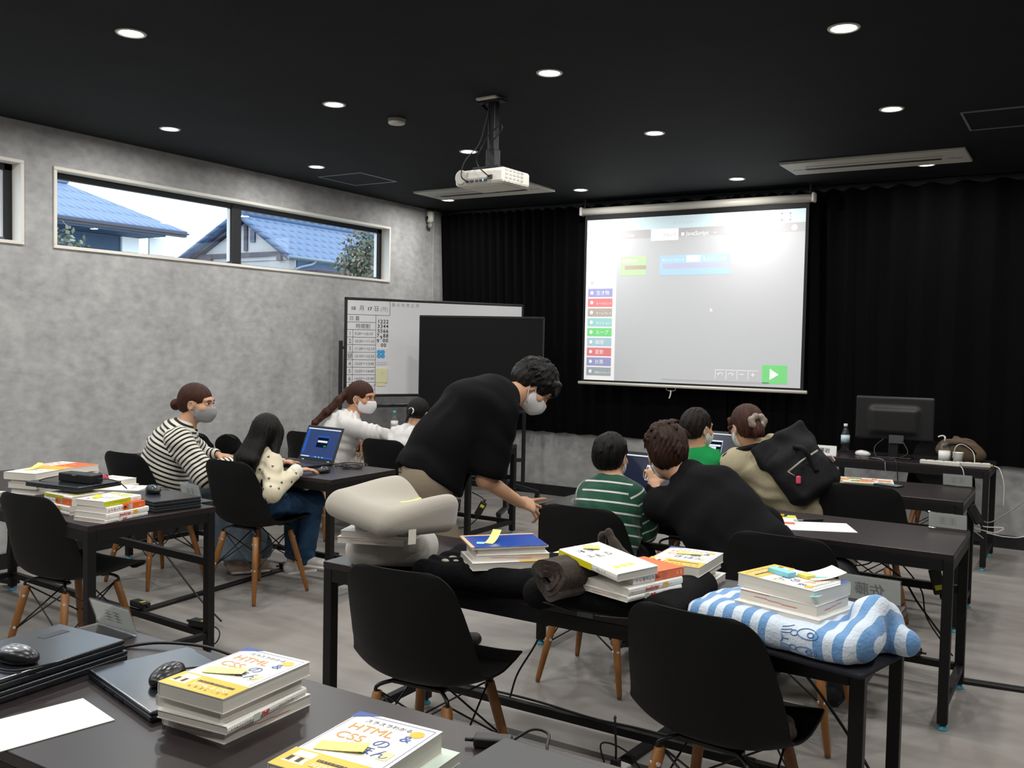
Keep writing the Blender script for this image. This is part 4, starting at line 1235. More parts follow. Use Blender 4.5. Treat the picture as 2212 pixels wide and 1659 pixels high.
def book(x, y, z, rz, wd, ln_, h, style, label, group, tiltx=0, tilty=0, marks=False):
    """softcover book lying flat; spine on local -x, top of the page towards +y"""
    t = thing('book', label, 'book', (x, y, z), 0, group)
    t.rotation_euler = (Matrix.Rotation(R(rz), 3, 'Z') @ Matrix.Rotation(R(tiltx), 3, 'X') @ Matrix.Rotation(R(tilty), 3, 'Y')).to_euler()
    a, c = wd / 2, ln_ / 2; e = .0014
    base = {'lime': M_CWH, 'green': M_GRNB}.get(style, M_CWH)
    m = MB()
    # cover wraps round a slightly rounded spine
    sp = [(a, h), (-a + .004, h), (-a + .001, h - .003), (-a, h * .5), (-a + .001, .003), (-a + .004, 0), (a, 0)]
    si = [(a, h - e), (-a + .004, h - e), (-a + .0025, h - .004), (-a + e, h * .5), (-a + .0025, .004), (-a + .004, e), (a, e)]
    po, pi_ = np.array(sp), np.array(si)
    ring = np.concatenate([po, pi_[::-1]])
    n = len(ring)
    V = np.concatenate([np.stack([ring[:, 0], np.full(n, s * c), ring[:, 1]], 1) for s in (-1, 1)])
    F = [(i, (i + 1) % n, n + (i + 1) % n, n + i) for i in range(n)]
    k = len(po)
    for i in range(k - 1):
        F.append((i, n - 1 - i, n - 2 - i, i + 1)); F.append((n + i, n + i + 1, n + n - 2 - i, n + n - 1 - i))
    m.add(V, [q[::-1] for q in F])
    m.build('cover', base, t)
    pg = MB().box((.0006, 0, h / 2), (wd - .004, ln_ - .003, h - 2 * e - .0004))
    pg.build('page_block', M_PAGE, t)
    p = MB(); sq = MB(); zt = h + .0004; u = wd / .182; v = ln_ / .24
    def RR(x0, y0, x1, y1, mi, zz=0): p.rect(x0 * wd - a, y0 * ln_ - c, (x1 - x0) * wd, (y1 - y0) * ln_, zt + zz, mi)
    def GL(n, x0, y0, w_, hgt, mi, z, M_):
        p_ = p if M_ is None else sq
        # print too small to read: rows of short strokes
        rg = np.random.RandomState(n * 7 + int(abs(x0) * 1e4) % 97)
        for i in range(n):
            gx = x0 + w_ * i
            for q in range(4):
                if rg.rand() < .35: continue
                p_.rect(gx + w_ * .3 * rg.rand(), y0 + hgt * (.05 + .26 * q + .06 * rg.rand()), w_ * (.2 + .45 * rg.rand()), hgt * .085, z, mi, M_)
            for q in range(2):
                if rg.rand() < .75: p_.rect(gx + w_ * (.1 + .6 * rg.rand()), y0 + hgt * .4 * rg.rand(), w_ * .085, hgt * (.3 + .3 * rg.rand()), z, mi, M_)
    def TT(s, x0, y0, sz, mi, al='LEFT', bold=.0, wide=1.0, zz=.0002):
        if s[0] == '#': return GL(int(s[1:]), x0 * wd - a, y0 * ln_ - c, sz * v, sz * v * .85, mi, zt + zz, None)
        p.text(s, sz * v, x0 * wd - a, y0 * ln_ - c, zt + zz, mi, None, al, 0, bold, wide)
    SMx = Matrix(((0, 0, -1, -a - .0004), (-1, 0, 0, c), (0, 1, 0, 0), (0, 0, 0, 1)))
    def SR(x0, x1, mi, lo=.06, hi=.94, zz=0):
        sq.rect(x0 * ln_, lo * h, (x1 - x0) * ln_, (hi - lo) * h, zz, mi, SMx)
    def ST(s, x0, sz, mi, bold=.0):
        if s[0] == '#': return GL(int(s[1:]), x0 * ln_, h * (.5 - sz * .4), sz * h, sz * h * .8, mi, .0003, SMx)
        wl_ = text_geo(s)[0][:, 0].max() * sz * h
        sz *= min(1, (.96 - x0) * ln_ / wl_)
        sq.text(s, sz * h, x0 * ln_, h * (.5 - sz * .36), .0003, mi, SMx, 'LEFT', 0, bold)
    if style == 'html':
        RR(0, 0, 1, .285, 1); p.disc((a - .03 * u, c - .035 * v), .0135 * u, 24, 1, None, zt + .0002)
        for q in ((.04, .3, .045, .96), (.955, .3, .96, .96), (.04, .955, .96, .96)): RR(*q, 3, .0001)
        p.quad([(-a, c, zt + .0002), (-a, c - .03, zt + .0002), (-a + .05, c, zt + .0002)], 3)
        TT('スラスラわかる', .2, .86, .014, 4); TT('HTML', .13, .71, .035, 2); TT('&', .74, .71, .034, 3)
        TT('CSS', .13, .555, .035, 2); TT('の', .56, .555, .034, 3); TT('きほん', .3, .42, .034, 3)
        TT('HTML & CSS', .36, .1, .017, 0); TT('#7', .36, .045, .015, 4); RR(.36, .17, .9, .205, 4, .0001); TT('#10', .375, .178, .0075, 1, zz=.0004)
        for i, mi in enumerate((4, 0, 4, 0)): RR(.08 + .055 * i, .1, .125 + .055 * i, .17, mi, .0002)
        RR(.05, .08, .3, .1, 0, .0001); RR(.08, .18, .3, .26, 0, .0001); RR(.78, .4, .9, .52, 6, .0001)
        SR(0, .3, 1, zz=.0001); ST('HTML&CSSのきほん', .36, .5, 4)
    elif style == 'js':
        TT('JavaScript', .12, .72, .034, 5, bold=.02); RR(.1, .2, .8, .55, 6); SR(.62, .72, 1, .2, .8)
        ST('JavaScript', .3, .66, 5, .03); ST('#3', .66, .5, 4); ST('#1', .04, .5, 4)
    elif style == 'php':
        TT('PHP', .12, .7, .05, 5, bold=.03); ST('#8', .03, .45, 4); ST('PHP', .4, .8, 5, .04); ST('#7', .62, .45, 4); SR(.3, .38, 9)
    elif style == 'orange':
        RR(.0, 0, 1, .58, 8); TT('#4', .1, .66, .03, 5); TT('#3', .12, .8, .04, 5); TT('#2', .2, .3, .05, 0)
        SR(.42, 1, 8); SR(.55, .66, 0); ST('#3', .04, .55, 5); ST('#6', .18, .5, 4); ST('#2', .84, .6, 0); SR(.43, .5, 4, .3, .7)
    elif style == 'lime':
        for q in ((.12, .1, .5, .18), (.55, .1, .9, .18), (.12, .25, .45, .32)): RR(*q, 7)
        TT('#2', .5, .78, .035, 3); TT('#6', .1, .6, .024, 4); TT('#4', .15, .5, .022, 4); TT('#8', .1, .92, .012, 7)
        SR(.0, .7, 7); ST('#9', .1, .5, 4); ST('#2', .78, .45, 4)
    elif style == 'yellow':
        for i in range(3): p.disc((-a + .05 * u + .03 * u * i, -c + .05), .011, 16, 11, None, zt)
        TT('#2', .15, .75, .035, 3); TT('#3', .15, .55, .03, 4); SR(0, .58, 11); ST('#4', .66, .5, 4)
    elif style == 'plain':
        RR(.1, .1, .9, .18, 6); TT('#3', .2, .7, .03, 4); ST('#4', .1, .4, 4)
    elif style == 'whiteyel':
        RR(0, .6, 1, 1, 1)
        TT('#4', .2, .35, .025, 3)
    elif style == 'green':
        RR(.1, .1, .9, .3, 0); ST('#6', .1, .5, 4)
    if p.n: p.build('cover_print', PR, t)
    if sq.n: sq.build('spine_print', PR, t)
    if marks:
        g = MB()
        st = [(-.95, -.2, .9, .86), (-.6, -.25, .55, .5), (-.25, .1, .47, .42), (.1, .5, .4, .34)]
        for x0, x1, z1, z0 in st:
            for s in (-1, 1):
                g.rect(x0 * a, z0 * h, (x1 - x0) * a, (z1 - z0) * h, 0, 0, Matrix(((s, 0, 0, 0), (0, 0, s, s * (c - .0012)), (0, 1, 0, 0), (0, 0, 0, 1))))
            g.rect(x0 * c, z0 * h, (x1 - x0) * c, (z1 - z0) * h, 0, 0, Matrix(((0, 0, 1, a - .0008), (1, 0, 0, 0), (0, 1, 0, 0), (0, 0, 0, 1))))
        g.build('index_marks', M_RED, t)
    return t
def note(x, y, z, rz, wd, ln_, col, label, curl=0.0, tilt=0, th=.0009, name='sticky_note', cat='sticky note'):
    t = thing(name, label, cat, (x, y, z), rz)
    n = 9
    P = np.zeros((n, 2, 3))
    for i in range(n):
        s = i / (n - 1)
        P[i, :, 1] = (s - .5) * ln_ * (1 - .2 * abs(curl) / max(ln_, .01) * s)
        P[i, :, 2] = curl * s * s
        P[i, 0, 0], P[i, 1, 0] = -wd / 2, wd / 2
    m = MB(); Q = P.copy(); Q[..., 2] += th
    ring = np.stack([P[:, 0], P[:, 1], Q[:, 1], Q[:, 0]], 1)
    m.grid(ring, cv=True, sm=False); m.quad(ring[0]); m.quad(ring[-1][::-1])
    m.build('sheet', mat('paper_' + col[1:], col, .7), t)
    return t

# ---- near desk, first stack
G = 'books stacked on the desk nearest to the viewer'
book(-1.49, 1.35, .70, 1, .18, .24, .024, 'php', 'bottom white book with red index marks in the left stack on the nearest desk', G, marks=True)
book(-1.485, 1.335, .724, 186, .185, .24, .0165, 'php', 'white book with upside-down red PHP spine, left stack of the nearest desk', G)
book(-1.5, 1.34, .7405, 3, .18, .235, .024, 'js', 'white book directly under the top one, left stack of the nearest desk', G)
book(-1.485, 1.34, .765, 3, .18, .25, .03, 'html', 'white and yellow HTML & CSS book topping the nearest left stack', G)
note(-1.50, 1.325, .7965, -70, .035, .09, '#f3eaa0', 'pale yellow sticky note on top of the nearest left book stack', .004)
# ---- near desk, second stack
book(-1.055, 1.225, .70, 4, .18, .245, .033, 'plain', 'white book at the bottom of the right stack on the nearest desk', G)
book(-1.02, 1.23, .733, 3, .185, .255, .02, 'green', 'pale green book under the top one in the right stack on the nearest desk', G)
book(-1.04, 1.21, .753, 4, .182, .25, .04, 'html', 'white and yellow HTML & CSS book topping the nearest right stack', G)
note(-1.06, 1.19, .794, -70, .035, .09, '#f3e98e', 'pale yellow sticky note on the HTML & CSS book at the lower photo border', .004)

# ---- cushion desk: between the cushions
G = 'books stacked on the cushion desk'
BK = 'between the two beige cushions'
book(-2.045, 2.47, .808, -70, .17, .235, .021, 'php', 'white book with red PHP spine lying lowest ' + BK, G, marks=True)
book(-2.035, 2.475, .829, -70, .17, .235, .021, 'js', 'white book with red JavaScript spine second ' + BK, G)
book(-2.02, 2.5, .85, -74, .15, .2, .022, 'plain', 'plain white book on top of the pile ' + BK, G)
# blue notebook stack on the black cloth cushion
book(-1.6, 2.57, .772, -43, .182, .255, .024, 'whiteyel', 'thick white book at the bottom of the stack under the blue notebook', G)
book(-1.6, 2.585, .796, -45, .17, .24, .02, 'php', 'white book with red index marks, middle of the stack under the blue notebook', G, marks=True)
book(-1.61, 2.59, .816, -44, .165, .225, .016, 'plain', 'thin white book directly under the blue notebook', G)
nb = thing('notebook', 'blue spiral notebook with brown back board on top of a stack of books', 'notebook', (-1.615, 2.585, .833), 47)
MB().box((.0, .0, .0035), (.252, .18, .007), .002).build('page_block', M_PAGE, nb)
MB().box((0, -.005, .0078), (.245, .172, .0016), .0005).build('front_cover', mat('notebook_blue', '#1747a6', .22, .5), nb)
MB().box((0, .088, .0085), (.252, .014, .0012)).box((-.123, 0, .0084), (.012, .18, .001)).build('kraft_edge', mat('kraft_tan', '#d9b28a', .7), nb)
m = MB()
for i in range(42):
    m.tube([(-.12 + .24 * i / 41, .09 + .006 * math.cos(a), .004 + .006 * math.sin(a)) for a in np.linspace(0, 2 * PI, 9)], .0007, 5)
m.build('spiral_wire', mat('wire_copper', '#b98f6a', .35, metal=.7), nb)
note(-1.635, 2.55, .8425, 12, .03, .085, '#efeb8f', 'yellow sticky note standing up on the blue notebook', .03)
note(-1.65, 2.5, .8425, 30, .025, .03, '#8fc4dc', 'small light blue sticky flag at the edge of the blue notebook')
# behind the roll
book(-1.5, 2.87, .70, -5, .16, .24, .03, 'plain', 'lower white book of the pair behind the rolled brown blanket', G)
book(-1.5, 2.87, .73, -5, .16, .24, .028, 'yellow', 'upper white book with yellow dots of the pair behind the rolled brown blanket', G)
# on the mesh cushion
book(-1.115, 2.49, .778, 163, .185, .235, .016, 'php', 'lowest white book with red index marks on the black mesh seat cushion', G, marks=True)
book(-1.115, 2.495, .794, 163, .185, .235, .022, 'js', 'white book with red JavaScript spine on the black mesh seat cushion', G)
book(-1.105, 2.52, .816, 160, .16, .21, .026, 'orange', 'white and orange book under the tilted book on the black mesh seat cushion', G)
book(-1.175, 2.45, .850, 67, .155, .26, .022, 'yellow', 'tilted white book with a yellow spine end leaning on the rolled brown blanket', G, 4.5, -2)
note(-1.25, 2.495, .881, 30, .05, .03, '#f1ea8c', 'yellow sticky note on the tilted white book with the yellow spine', .003, th=.002)
# middle stack
MK = ' of the stack by the small laptop'
book(-1.09, 2.87, .70, 4, .185, .25, .014, 'green', 'pale greenish book at the bottom' + MK, G)
book(-1.085, 2.865, .714, 2, .18, .24, .03, 'php', 'white book with red index marks second from bottom' + MK, G, marks=True)
book(-1.1, 2.85, .744, 4, .165, .22, .02, 'plain', 'smaller white book in the middle' + MK, G)
book(-1.095, 2.845, .764, 2, .18, .24, .018, 'plain', 'thin white book directly under the top one' + MK, G)
book(-1.09, 2.845, .782, 2, .18, .25, .03, 'html', 'white and yellow HTML & CSS book on top' + MK, G)
note(-1.09, 2.89, .8135, -80, .03, .08, '#f3e98e', 'pale yellow sticky note on the HTML & CSS book of the middle stack', .003)
# right stack on the towel
RK = ' of the pile on the striped towel'
book(-.655, 2.52, .783, -105, .185, .25, .022, 'plain', 'plain white book at the bottom' + RK, G)
book(-.66, 2.535, .805, -105, .165, .23, .028, 'php', 'white book with red index marks, middle' + RK, G, marks=True)
book(-.665, 2.55, .834, -109, .17, .24, .035, 'html', 'yellow-ended HTML & CSS book on top' + RK, G)
note(-.70, 2.56, .87, 62, .03, .075, '#8fd6e6', 'thick light blue note block on the book of the striped towel stack', 0, th=.012)
note(-.635, 2.565, .87, 60, .03, .035, '#eee36a', 'small thick yellow note block beside the light blue one on the striped towel stack', 0, th=.008)
note(-.60, 2.6, .87, -50, .085, .1, '#f2ead6', 'cream folded paper lying on the book of the striped towel stack', .02)
note(-.61, 2.575, .8715, -80, .018, .06, '#9fd9ea', 'thin light blue sticky strip beside the cream paper on the towel stack', .004)
note(-.575, 2.43, .855, -100, .02, .03, '#8fdbe2', 'turquoise sticky tab peeping out at the corner of the towel stack', .006)

# ---- left desk
G = 'books stacked on the left desk'
FK = ' of the front stack on the left desk'
book(-3.575, 2.52, .70, 188, .182, .235, .016, 'php', 'lowest white book with red PHP spine' + FK, G, marks=True)
book(-3.575, 2.525, .716, 188, .182, .235, .024, 'js', 'white book with red JavaScript spine' + FK, G)
book(-3.575, 2.52, .74, 189, .17, .215, .026, 'orange', 'book with an orange and white spine' + FK, G)
book(-3.585, 2.515, .766, 190, .16, .21, .024, 'lime', 'lime green spined book on top' + FK, G)
note(-3.6, 2.47, .7905, 20, .03, .03, '#e5df3a', 'small yellow-green sticky note on top of the front stack on the left desk', .008, th=.003)
FK = ' of the stack carrying a laptop on the left desk'
book(-3.86, 2.53, .70, 88, .182, .235, .016, 'php', 'lowest white book' + FK, G)
book(-3.86, 2.53, .716, 88, .182, .235, .024, 'js', 'white book with red spine letters' + FK, G)
book(-3.85, 2.535, .74, 88, .17, .215, .026, 'orange', 'orange spined book' + FK, G)
book(-3.85, 2.53, .766, 89, .16, .21, .014, 'lime', 'lime green spined book' + FK, G)
FK = ' of the back stack at the left border'
book(-4.3, 2.64, .70, 15, .16, .23, .03, 'plain', 'thick white book at the bottom' + FK, G)
book(-4.29, 2.65, .73, 17, .16, .22, .026, 'js', 'white book second from the bottom' + FK, G)
book(-4.29, 2.64, .756, 195, .17, .225, .026, 'orange', 'book with an orange spine' + FK, G)
book(-4.28, 2.64, .782, 196, .16, .22, .016, 'lime', 'book with a lime green spine' + FK, G)
book(-4.3, 2.64, .798, 16, .182, .25, .034, 'whiteyel', 'thick yellow-ended book on top' + FK, G)
note(-4.33, 2.63, .833, 10, .035, .085, '#f1ea86', 'yellow sticky note curling up on the back stack at the left border', .025)
FK = ' of the pile at the far side of the left desk'
book(-4.45, 2.88, .70, 10, .17, .24, .05, 'plain', 'thick white book' + FK, G)
book(-4.43, 2.88, .75, 12, .17, .23, .04, 'plain', 'white book second' + FK, G)
book(-4.44, 2.87, .79, 100, .18, .25, .03, 'orange', 'orange book on top' + FK, G)
book(-4.15, 2.9, .70, 5, .18, .24, .04, 'plain', 'white book at the bottom of the pile beside the red pouch', G)
book(-4.15, 2.9, .74, 8, .17, .22, .03, 'plain', 'white book on top of the pile beside the red pouch', G)
book(-4.0, 2.88, .70, -60, .17, .23, .045, 'plain', 'white book with faint orange print lying lowest right of the red pouch', G)
book(-4.47, 2.42, .70, 30, .17, .24, .02, 'yellow', 'white book with yellow spots lying at the left border beside the chair', G)

# ================================================================ laptops
M_LAP = mat('laptop_black', '#1c1f24', .35, .5)
M_LID = mat('laptop_lid', '#1b2027', .22, .8)
M_HNG = mat('laptop_hinge', '#b9bcbe', .35, metal=.5)
M_KEY = mat('laptop_key', '#111214', .5)
def closed_laptop(x, y, z, rz, label, wd=.335, dp=.235, h=.024, lid=None, sticker=True, group='closed laptops'):
    t = thing('laptop', label, 'laptop', (x, y, z), rz, group)
    MB().box((0, 0, h * .3), (wd, dp, h * .56), .004).build('base', M_LAP, t)
    l = MB().box((0, 0, h * .8), (wd, dp, h * .38), .003).build('lid', lid or M_LID, t)
    for s in (-1, 1): MB().box((s * wd * .44, dp / 2 - .002, h * .55), (.03, .012, h * .7), .003).build('hinge', M_HNG, t)
    if sticker: MB().rect(wd * .22, dp * .18, .07, .028, h + .0003).build('lid_sticker', mat('lid_sticker', '#34383f', .7), l)
    for i in range(3): MB().box((-.08 + .05 * i, -dp / 2 - .0004, h * .3), (.02, .002, .005)).build('port', M_KEY, t)
    return t
closed_laptop(-2.07, 1.245, .70, 93, 'lower closed laptop of the pair at the lower left border', .35, .245, .026, sticker=False)
closed_laptop(-2.075, 1.24, .726, 93, 'upper closed laptop at the lower left border, with a mouse on it', .35, .245, .026)
closed_laptop(-1.735, 1.375, .70, -14, 'closed laptop with a matte dark lid lying behind the left stack of coding books', .34, .24, .023)
closed_laptop(-.775, 1.40, .70, -2, 'closed grey laptop at the lower photo border below the nearest chair', .34, .24, .023, mat('laptop_lid_grey', '#2f3133', .42))
closed_laptop(-.945, 2.87, .70, 4, 'small closed grey laptop between the middle book stack and the striped towel', .25, .2, .022, mat('laptop_lid_grey', '#2f3133', .42), False)
closed_laptop(-3.655, 2.83, .70, -9, 'lower closed laptop of the pair on the left desk', .33, .23, .025, sticker=False)
closed_laptop(-3.66, 2.835, .725, -10, 'upper closed laptop of the pair on the left desk, with a mouse on it', .33, .23, .025, sticker=False)
closed_laptop(-3.95, 2.59, .793, 6, 'closed laptop lying on a stack of books on the left desk', .34, .24, .022, sticker=False)
M_SCRN = mat('screen_navy', '#101c3a', .25, .5, emit=('#1b3566', .9))
M_SCRB = mat('screen_black', '#0c0e14', .25, .5, emit=('#131c34', .9))
SCR = [emit_mat('screen_blue', '#2f63c4', .9), emit_mat('screen_white', '#e6eef8', 1.0), emit_mat('screen_green', '#2f9d57', .8), emit_mat('screen_ink', '#16223c', .6)]
def open_laptop(x, y, z, rz, label, lidang=108, dark=False, dx=0.0):
    t = thing('laptop', label, 'laptop', (x, y, z), rz, 'open laptops')
    wd, dp = .335, .23
    MB().box((0, -dp / 2, .009), (wd, dp, .018), .004).build('base', M_LAP, t)
    k = MB()
    for r_ in range(5):
        for c_ in range(13): k.box((-.138 + .023 * c_ + .003 * (r_ % 2), -.035 - .02 * r_, .0188), (.019, .016, .002))
    k.box((0, -.187, .0183), (.1, .055, .0008), mi=0); k.build('keyboard', M_KEY, t)
    LM = Matrix.Translation((0, .0, .016)) @ Matrix.Rotation(R(lidang), 4, 'X') @ Matrix.Rotation(PI, 4, 'Z')
    # lid frame: local x right when seen from the keyboard, y up the lid
    LM = Matrix.Translation((0, 0, .016)) @ Matrix.Rotation(R(180 - lidang), 4, 'X')
    LM = Matrix.Translation((0, 0, .016)) @ Matrix.Rotation(R(90 - (lidang - 90)), 4, 'X')
    lid = MB().box((0, .115, -.004), (wd, .23, .008), .003, M=LM).build('lid', M_LAP, t)
    s = MB().rect(-.154, .02, .308, .195, .0004, 0, LM).build('display', M_SCRB if dark else M_SCRN, lid)
    u = MB()
    def rr(x0, y0, x1, y1, mi, z): u.rect(x0, y0, x1 - x0, y1 - y0, z, mi, LM)
    rr(-.154, .02, .154, .03, 0, .0006); rr(-.15, .022, -.07, .028, 1, .0008)
    for i in range(7): rr(-.03 + .016 * i, .0225, -.022 + .016 * i, .0285, 1 if i % 2 else 2, .0008)
    rr(-.154, .206, .154, .213, 1, .0006)
    if not dark: rr(-.154, .05, -.13, .206, 0, .0007)
    rr(-.04 + dx, .085, .07 + dx, .165, 1 if dark else 0, .0008); rr(-.037 + dx, .088, .067 + dx, .155, 3, .001)
    rr(-.03 + dx, .122, .06 + dx, .135, 1, .0012); rr(.035 + dx, .094, .06 + dx, .104, 2, .0012)
    if dark: rr(-.03 + dx, .092, .03 + dx, .12, 1, .0012)
    u.build('display_window', SCR, lid)
    for s_ in (-1, 1): MB().tube([(s_ * .12 - .012, .002, .016), (s_ * .12 + .012, .002, .016)], .006, 10).build('hinge', M_HNG, t)
    return t
open_laptop(-4.165, 4.39, .70, -6, 'open laptop with a blue screen in front of the long-haired girl', 112)
open_laptop(-1.93, 4.43, .70, -4, 'open laptop with a dark screen in front of the boy in striped green', 110, True, .03)
open_laptop(-2.13, 5.95, .70, -4, 'open laptop with a dialog on its screen before the child in plain green', 112, True, .0)

# ---- mice
def mouse(x, y, z, rz, label, top='#3c4148', body='#141518', cordpts=None, sc_=1.0):
    t = thing('computer_mouse', label, 'mouse', (x, y, z), rz)
    m = MB(); add_solid(m, [el(T(s=sc_), (0, 0, .012), (.031, .056, .024), .004), bx(T(s=sc_), (0, 0, -.02), (.2, .2, .04), .002, .002, '-')], .003)
    m.build('body', mat('mouse_' + body[1:], body, .3), t)
    m = MB(); add_solid(m, [el(T(s=sc_), (0, .004, .0135), (.0285, .053, .0245), .004), bx(T(s=sc_), (0, 0, -.01), (.2, .2, .06), .002, .002, '-'), bx(T(s=sc_), (0, .03, .04), (.003, .06, .03), .001, .001, '-')], .003)
    m.build('button_shell', mat('mouse_' + top[1:], top, .22, .6, metal=.3), t)
    MB().tube([(-.003 * sc_, .03 * sc_, .0275 * sc_), (.003 * sc_, .03 * sc_, .0275 * sc_)], .006 * sc_, 14).build('wheel', M_KEY, t)
    if cordpts: MB().tube(smoothpath(cordpts), .0022, 7).build('cord', M_CORD, t)
mouse(-2.02, 1.19, .7525, 100, 'silver and black mouse on the upper closed laptop at the lower left border', '#8e9298', cordpts=[(0, .05, .01), (-.02, .07, .004), (-.05, .03, .004), (-.055, -.05, .004), (.02, -.09, .004)])
mouse(-2.11, 1.13, .7525, 60, 'second black and silver mouse cut by the lower left border', '#6c7076')
mouse(-1.715, 1.35, .7235, 20, 'black mouse on the matte closed laptop, half behind the left coding book stack', '#2c2e30', cordpts=[(0, .05, .01), (.03, .09, .003), (.1, .09, .003), (.13, .03, .003)])
mouse(-3.73, 2.85, .7505, 75, 'glossy dark blue mouse on the pair of closed laptops on the left desk', '#2f4355', cordpts=[(0, .05, .01), (.02, .09, .004), (.08, .1, .004), (.1, .05, .004)])
mouse(-3.835, 4.115, .70, 10, 'dark mouse under the hand of the long-haired girl', '#23252a')
mouse(-1.43, 7.33, .70, 70, 'white mouse on the front desk beside the water bottle', '#e9e9e6', '#d8d8d4', sc_=1.1)

# ---- acrylic stands
ACR = glass_mat('clear_acrylic', (.96, .97, .97), 1.49, .02, .03)
M_CARD = mat('card_translucent', '#d6d7d5', .6)
_nt = M_CARD.node_tree
_tr = _nt.nodes.new('ShaderNodeBsdfTranslucent'); _tr.inputs[0].default_value = hexc('#e2e3e1')
_mx = _nt.nodes.new('ShaderNodeMixShader'); _mx.inputs[0].default_value = .6
_nt.links.new(_nt.nodes['Principled BSDF'].outputs[0], _mx.inputs[1]); _nt.links.new(_tr.outputs[0], _mx.inputs[2])
_nt.links.new(_mx.outputs[0], _nt.nodes['Material Output'].inputs[0])
M_CTX = mat('card_pencil', '#9d9e9e', .7)
def stand(x, y, z, rz, label, wd=.17, ht=.075, txt=None, lean=14, mir=True, cardcol=M_CARD):
    t = thing('card_stand', label, 'card stand', (x, y, z), rz, 'acrylic card stands')
    PMx = Matrix.Translation((0, 0, .003)) @ Matrix.Rotation(R(90 - lean), 4, 'X')
    MB().box((0, -.03, .0015), (wd, .06, .003), .001).box((0, ht / 2, -.0018), (wd, ht, .0022), .0008, M=PMx).box((0, ht / 2, .0018), (wd, ht, .0018), .0006, M=PMx).build('acrylic_holder', ACR, t)
    c = MB().box((0, ht / 2, 0), (wd - .006, ht - .008, .0009), M=PMx).build('card', cardcol, t)
    m = MB()
    if txt:
        for zz, mr in ((-.0032, False), (.0032, True)):
            M2 = PMx if zz > 0 else PMx @ Matrix.Rotation(PI, 4, 'Y')
            m.text(txt, ht * .5, 0, ht * .3, .0006, 0, M2, 'CENTER', 0, .01, mirror=(zz < 0) == mir)
    else:
        rg = np.random.RandomState(int(abs(x) * 1000))
        for zz in (.0006,):
            for M2 in (PMx, PMx @ Matrix.Rotation(PI, 4, 'Y')):
                for k in (-1, 1):
                    for i in range(4):
                        m.rect(k * .02 - .014 + rg.rand() * .004, ht * (.3 + .12 * i), .028, .0018, zz, 0, M2)
                    m.rect(k * .02 - .001, ht * .3, .0018, ht * .4, zz, 0, M2)
    m.build('card_writing', M_CTX, c)
stand(-2.185, 1.56, .70, -3, 'clear acrylic card stand behind the closed laptops on the nearest desk', .18, .08, lean=-20)
stand(-3.655, 3.015, .70, 172, 'clear acrylic card stand at the right rear corner of the left book desk', .17, .085, lean=14)
stand(-.56, 3.055, .70, 178, 'acrylic card stand at the right rear corner of the cushion desk', .19, .09, '佐藤', 14)
stand(-.515, 4.535, .70, 178, 'grey card stand at the right rear corner of the desk with the white sheet', .16, .075)
stand(-.64, 6.02, .70, 178, 'grey card stand at the right rear corner of the desk before the monitor', .16, .075)
stand(-3.86, 6.12, .70, 178, 'clear acrylic card stand on the far desk, right of the bending man', .2, .09)
stand(-1.85, 3.04, .70, 178, 'clear acrylic card stand lying behind the beige cushions on the cushion desk', .17, .075, lean=55)
ns = thing('name_card', 'white folded name card in front of the water bottle on the front desk', 'name card', (-1.665, 7.14, .70), 2)
m = MB(); PMx = Matrix.Rotation(R(75), 4, 'X')
m.box((0, .0375, 0), (.165, .075, .002), M=PMx).box((0, .0375, 0), (.165, .075, .002), M=Matrix.Translation((0, .04, 0)) @ Matrix.Rotation(R(105), 4, 'X')); m.build('card', mat('name_card_white', '#e8e8e6', .5), ns)
MB().text('栗岩', .038, 0, .024, .0014, 0, PMx, 'CENTER', 0, .015).build('card_writing', M_TXK, ns)

# ---- white sheet on the near desk, adapters
note(-1.775, 1.075, .7005, -12, .16, .26, '#f3f2ec', 'blank white sheet at the lower left border on the nearest desk', 0, name='paper_sheet', cat='paper', th=.0015)
adapter(-.965, 1.52, .70, 25, 'black power adapter beside the grey laptop on the nearest desk', None, False).scale = (.65, .65, .65)
cord([(-.93, 1.53, .715), (-.9, 1.56, .735), (-.87, 1.57, .73), (-.85, 1.53, .725), (-.84, 1.515, .71)], 'short black cord loop of the adapter beside the grey laptop', .003)
cord([(-2.05, 1.47, .703), (-1.98, 1.53, .712), (-1.85, 1.56, .72), (-1.74, 1.57, .712), (-1.66, 1.575, .703)], 'black cord lying along the far edge of the nearest desk', .004)
t = thing('power_adapter', 'long black adapter case lying on the closed laptop on the left desk', 'power adapter', (-3.905, 2.595, .8155), 8)
MB().box((0, 0, .02), (.2, .075, .04), .006).build('case', mat('adapter_black', '#141415', .45), t)
MB().box((0, -.0378, .034), (.025, .001, .003)).build('indicator_lamp', M_HNG, t)
MB().tube(smoothpath([(-.1, 0, .02), (-.14, -.02, .015), (-.18, -.07, .0), (-.17, -.09, -.03)]), .0025, 7).tube(smoothpath([(.1, 0, .02), (.15, .02, .02), (.2, .03, .01), (.23, .05, -.02)]), .0025, 7).build('cord', M_CORD, t)
t = thing('pouch', 'small shiny red pouch behind the adapter case on the left desk', 'pouch', (-4.07, 2.80, .77), 30)
m = MB(); add_solid(m, [el(T(), (0, 0, .022), (.05, .03, .024))], .004, folds(.002, [((1, .3, 0), .02), ((0, 1, .3), .025)], 3)); m.build('fabric', mat('pouch_red', '#b3193c', .25, .6), t)
MB().tube([(-.045, 0, .035), (0, .01, .047), (.045, 0, .035)], .0025, 6).build('zip', M_BLK, t)

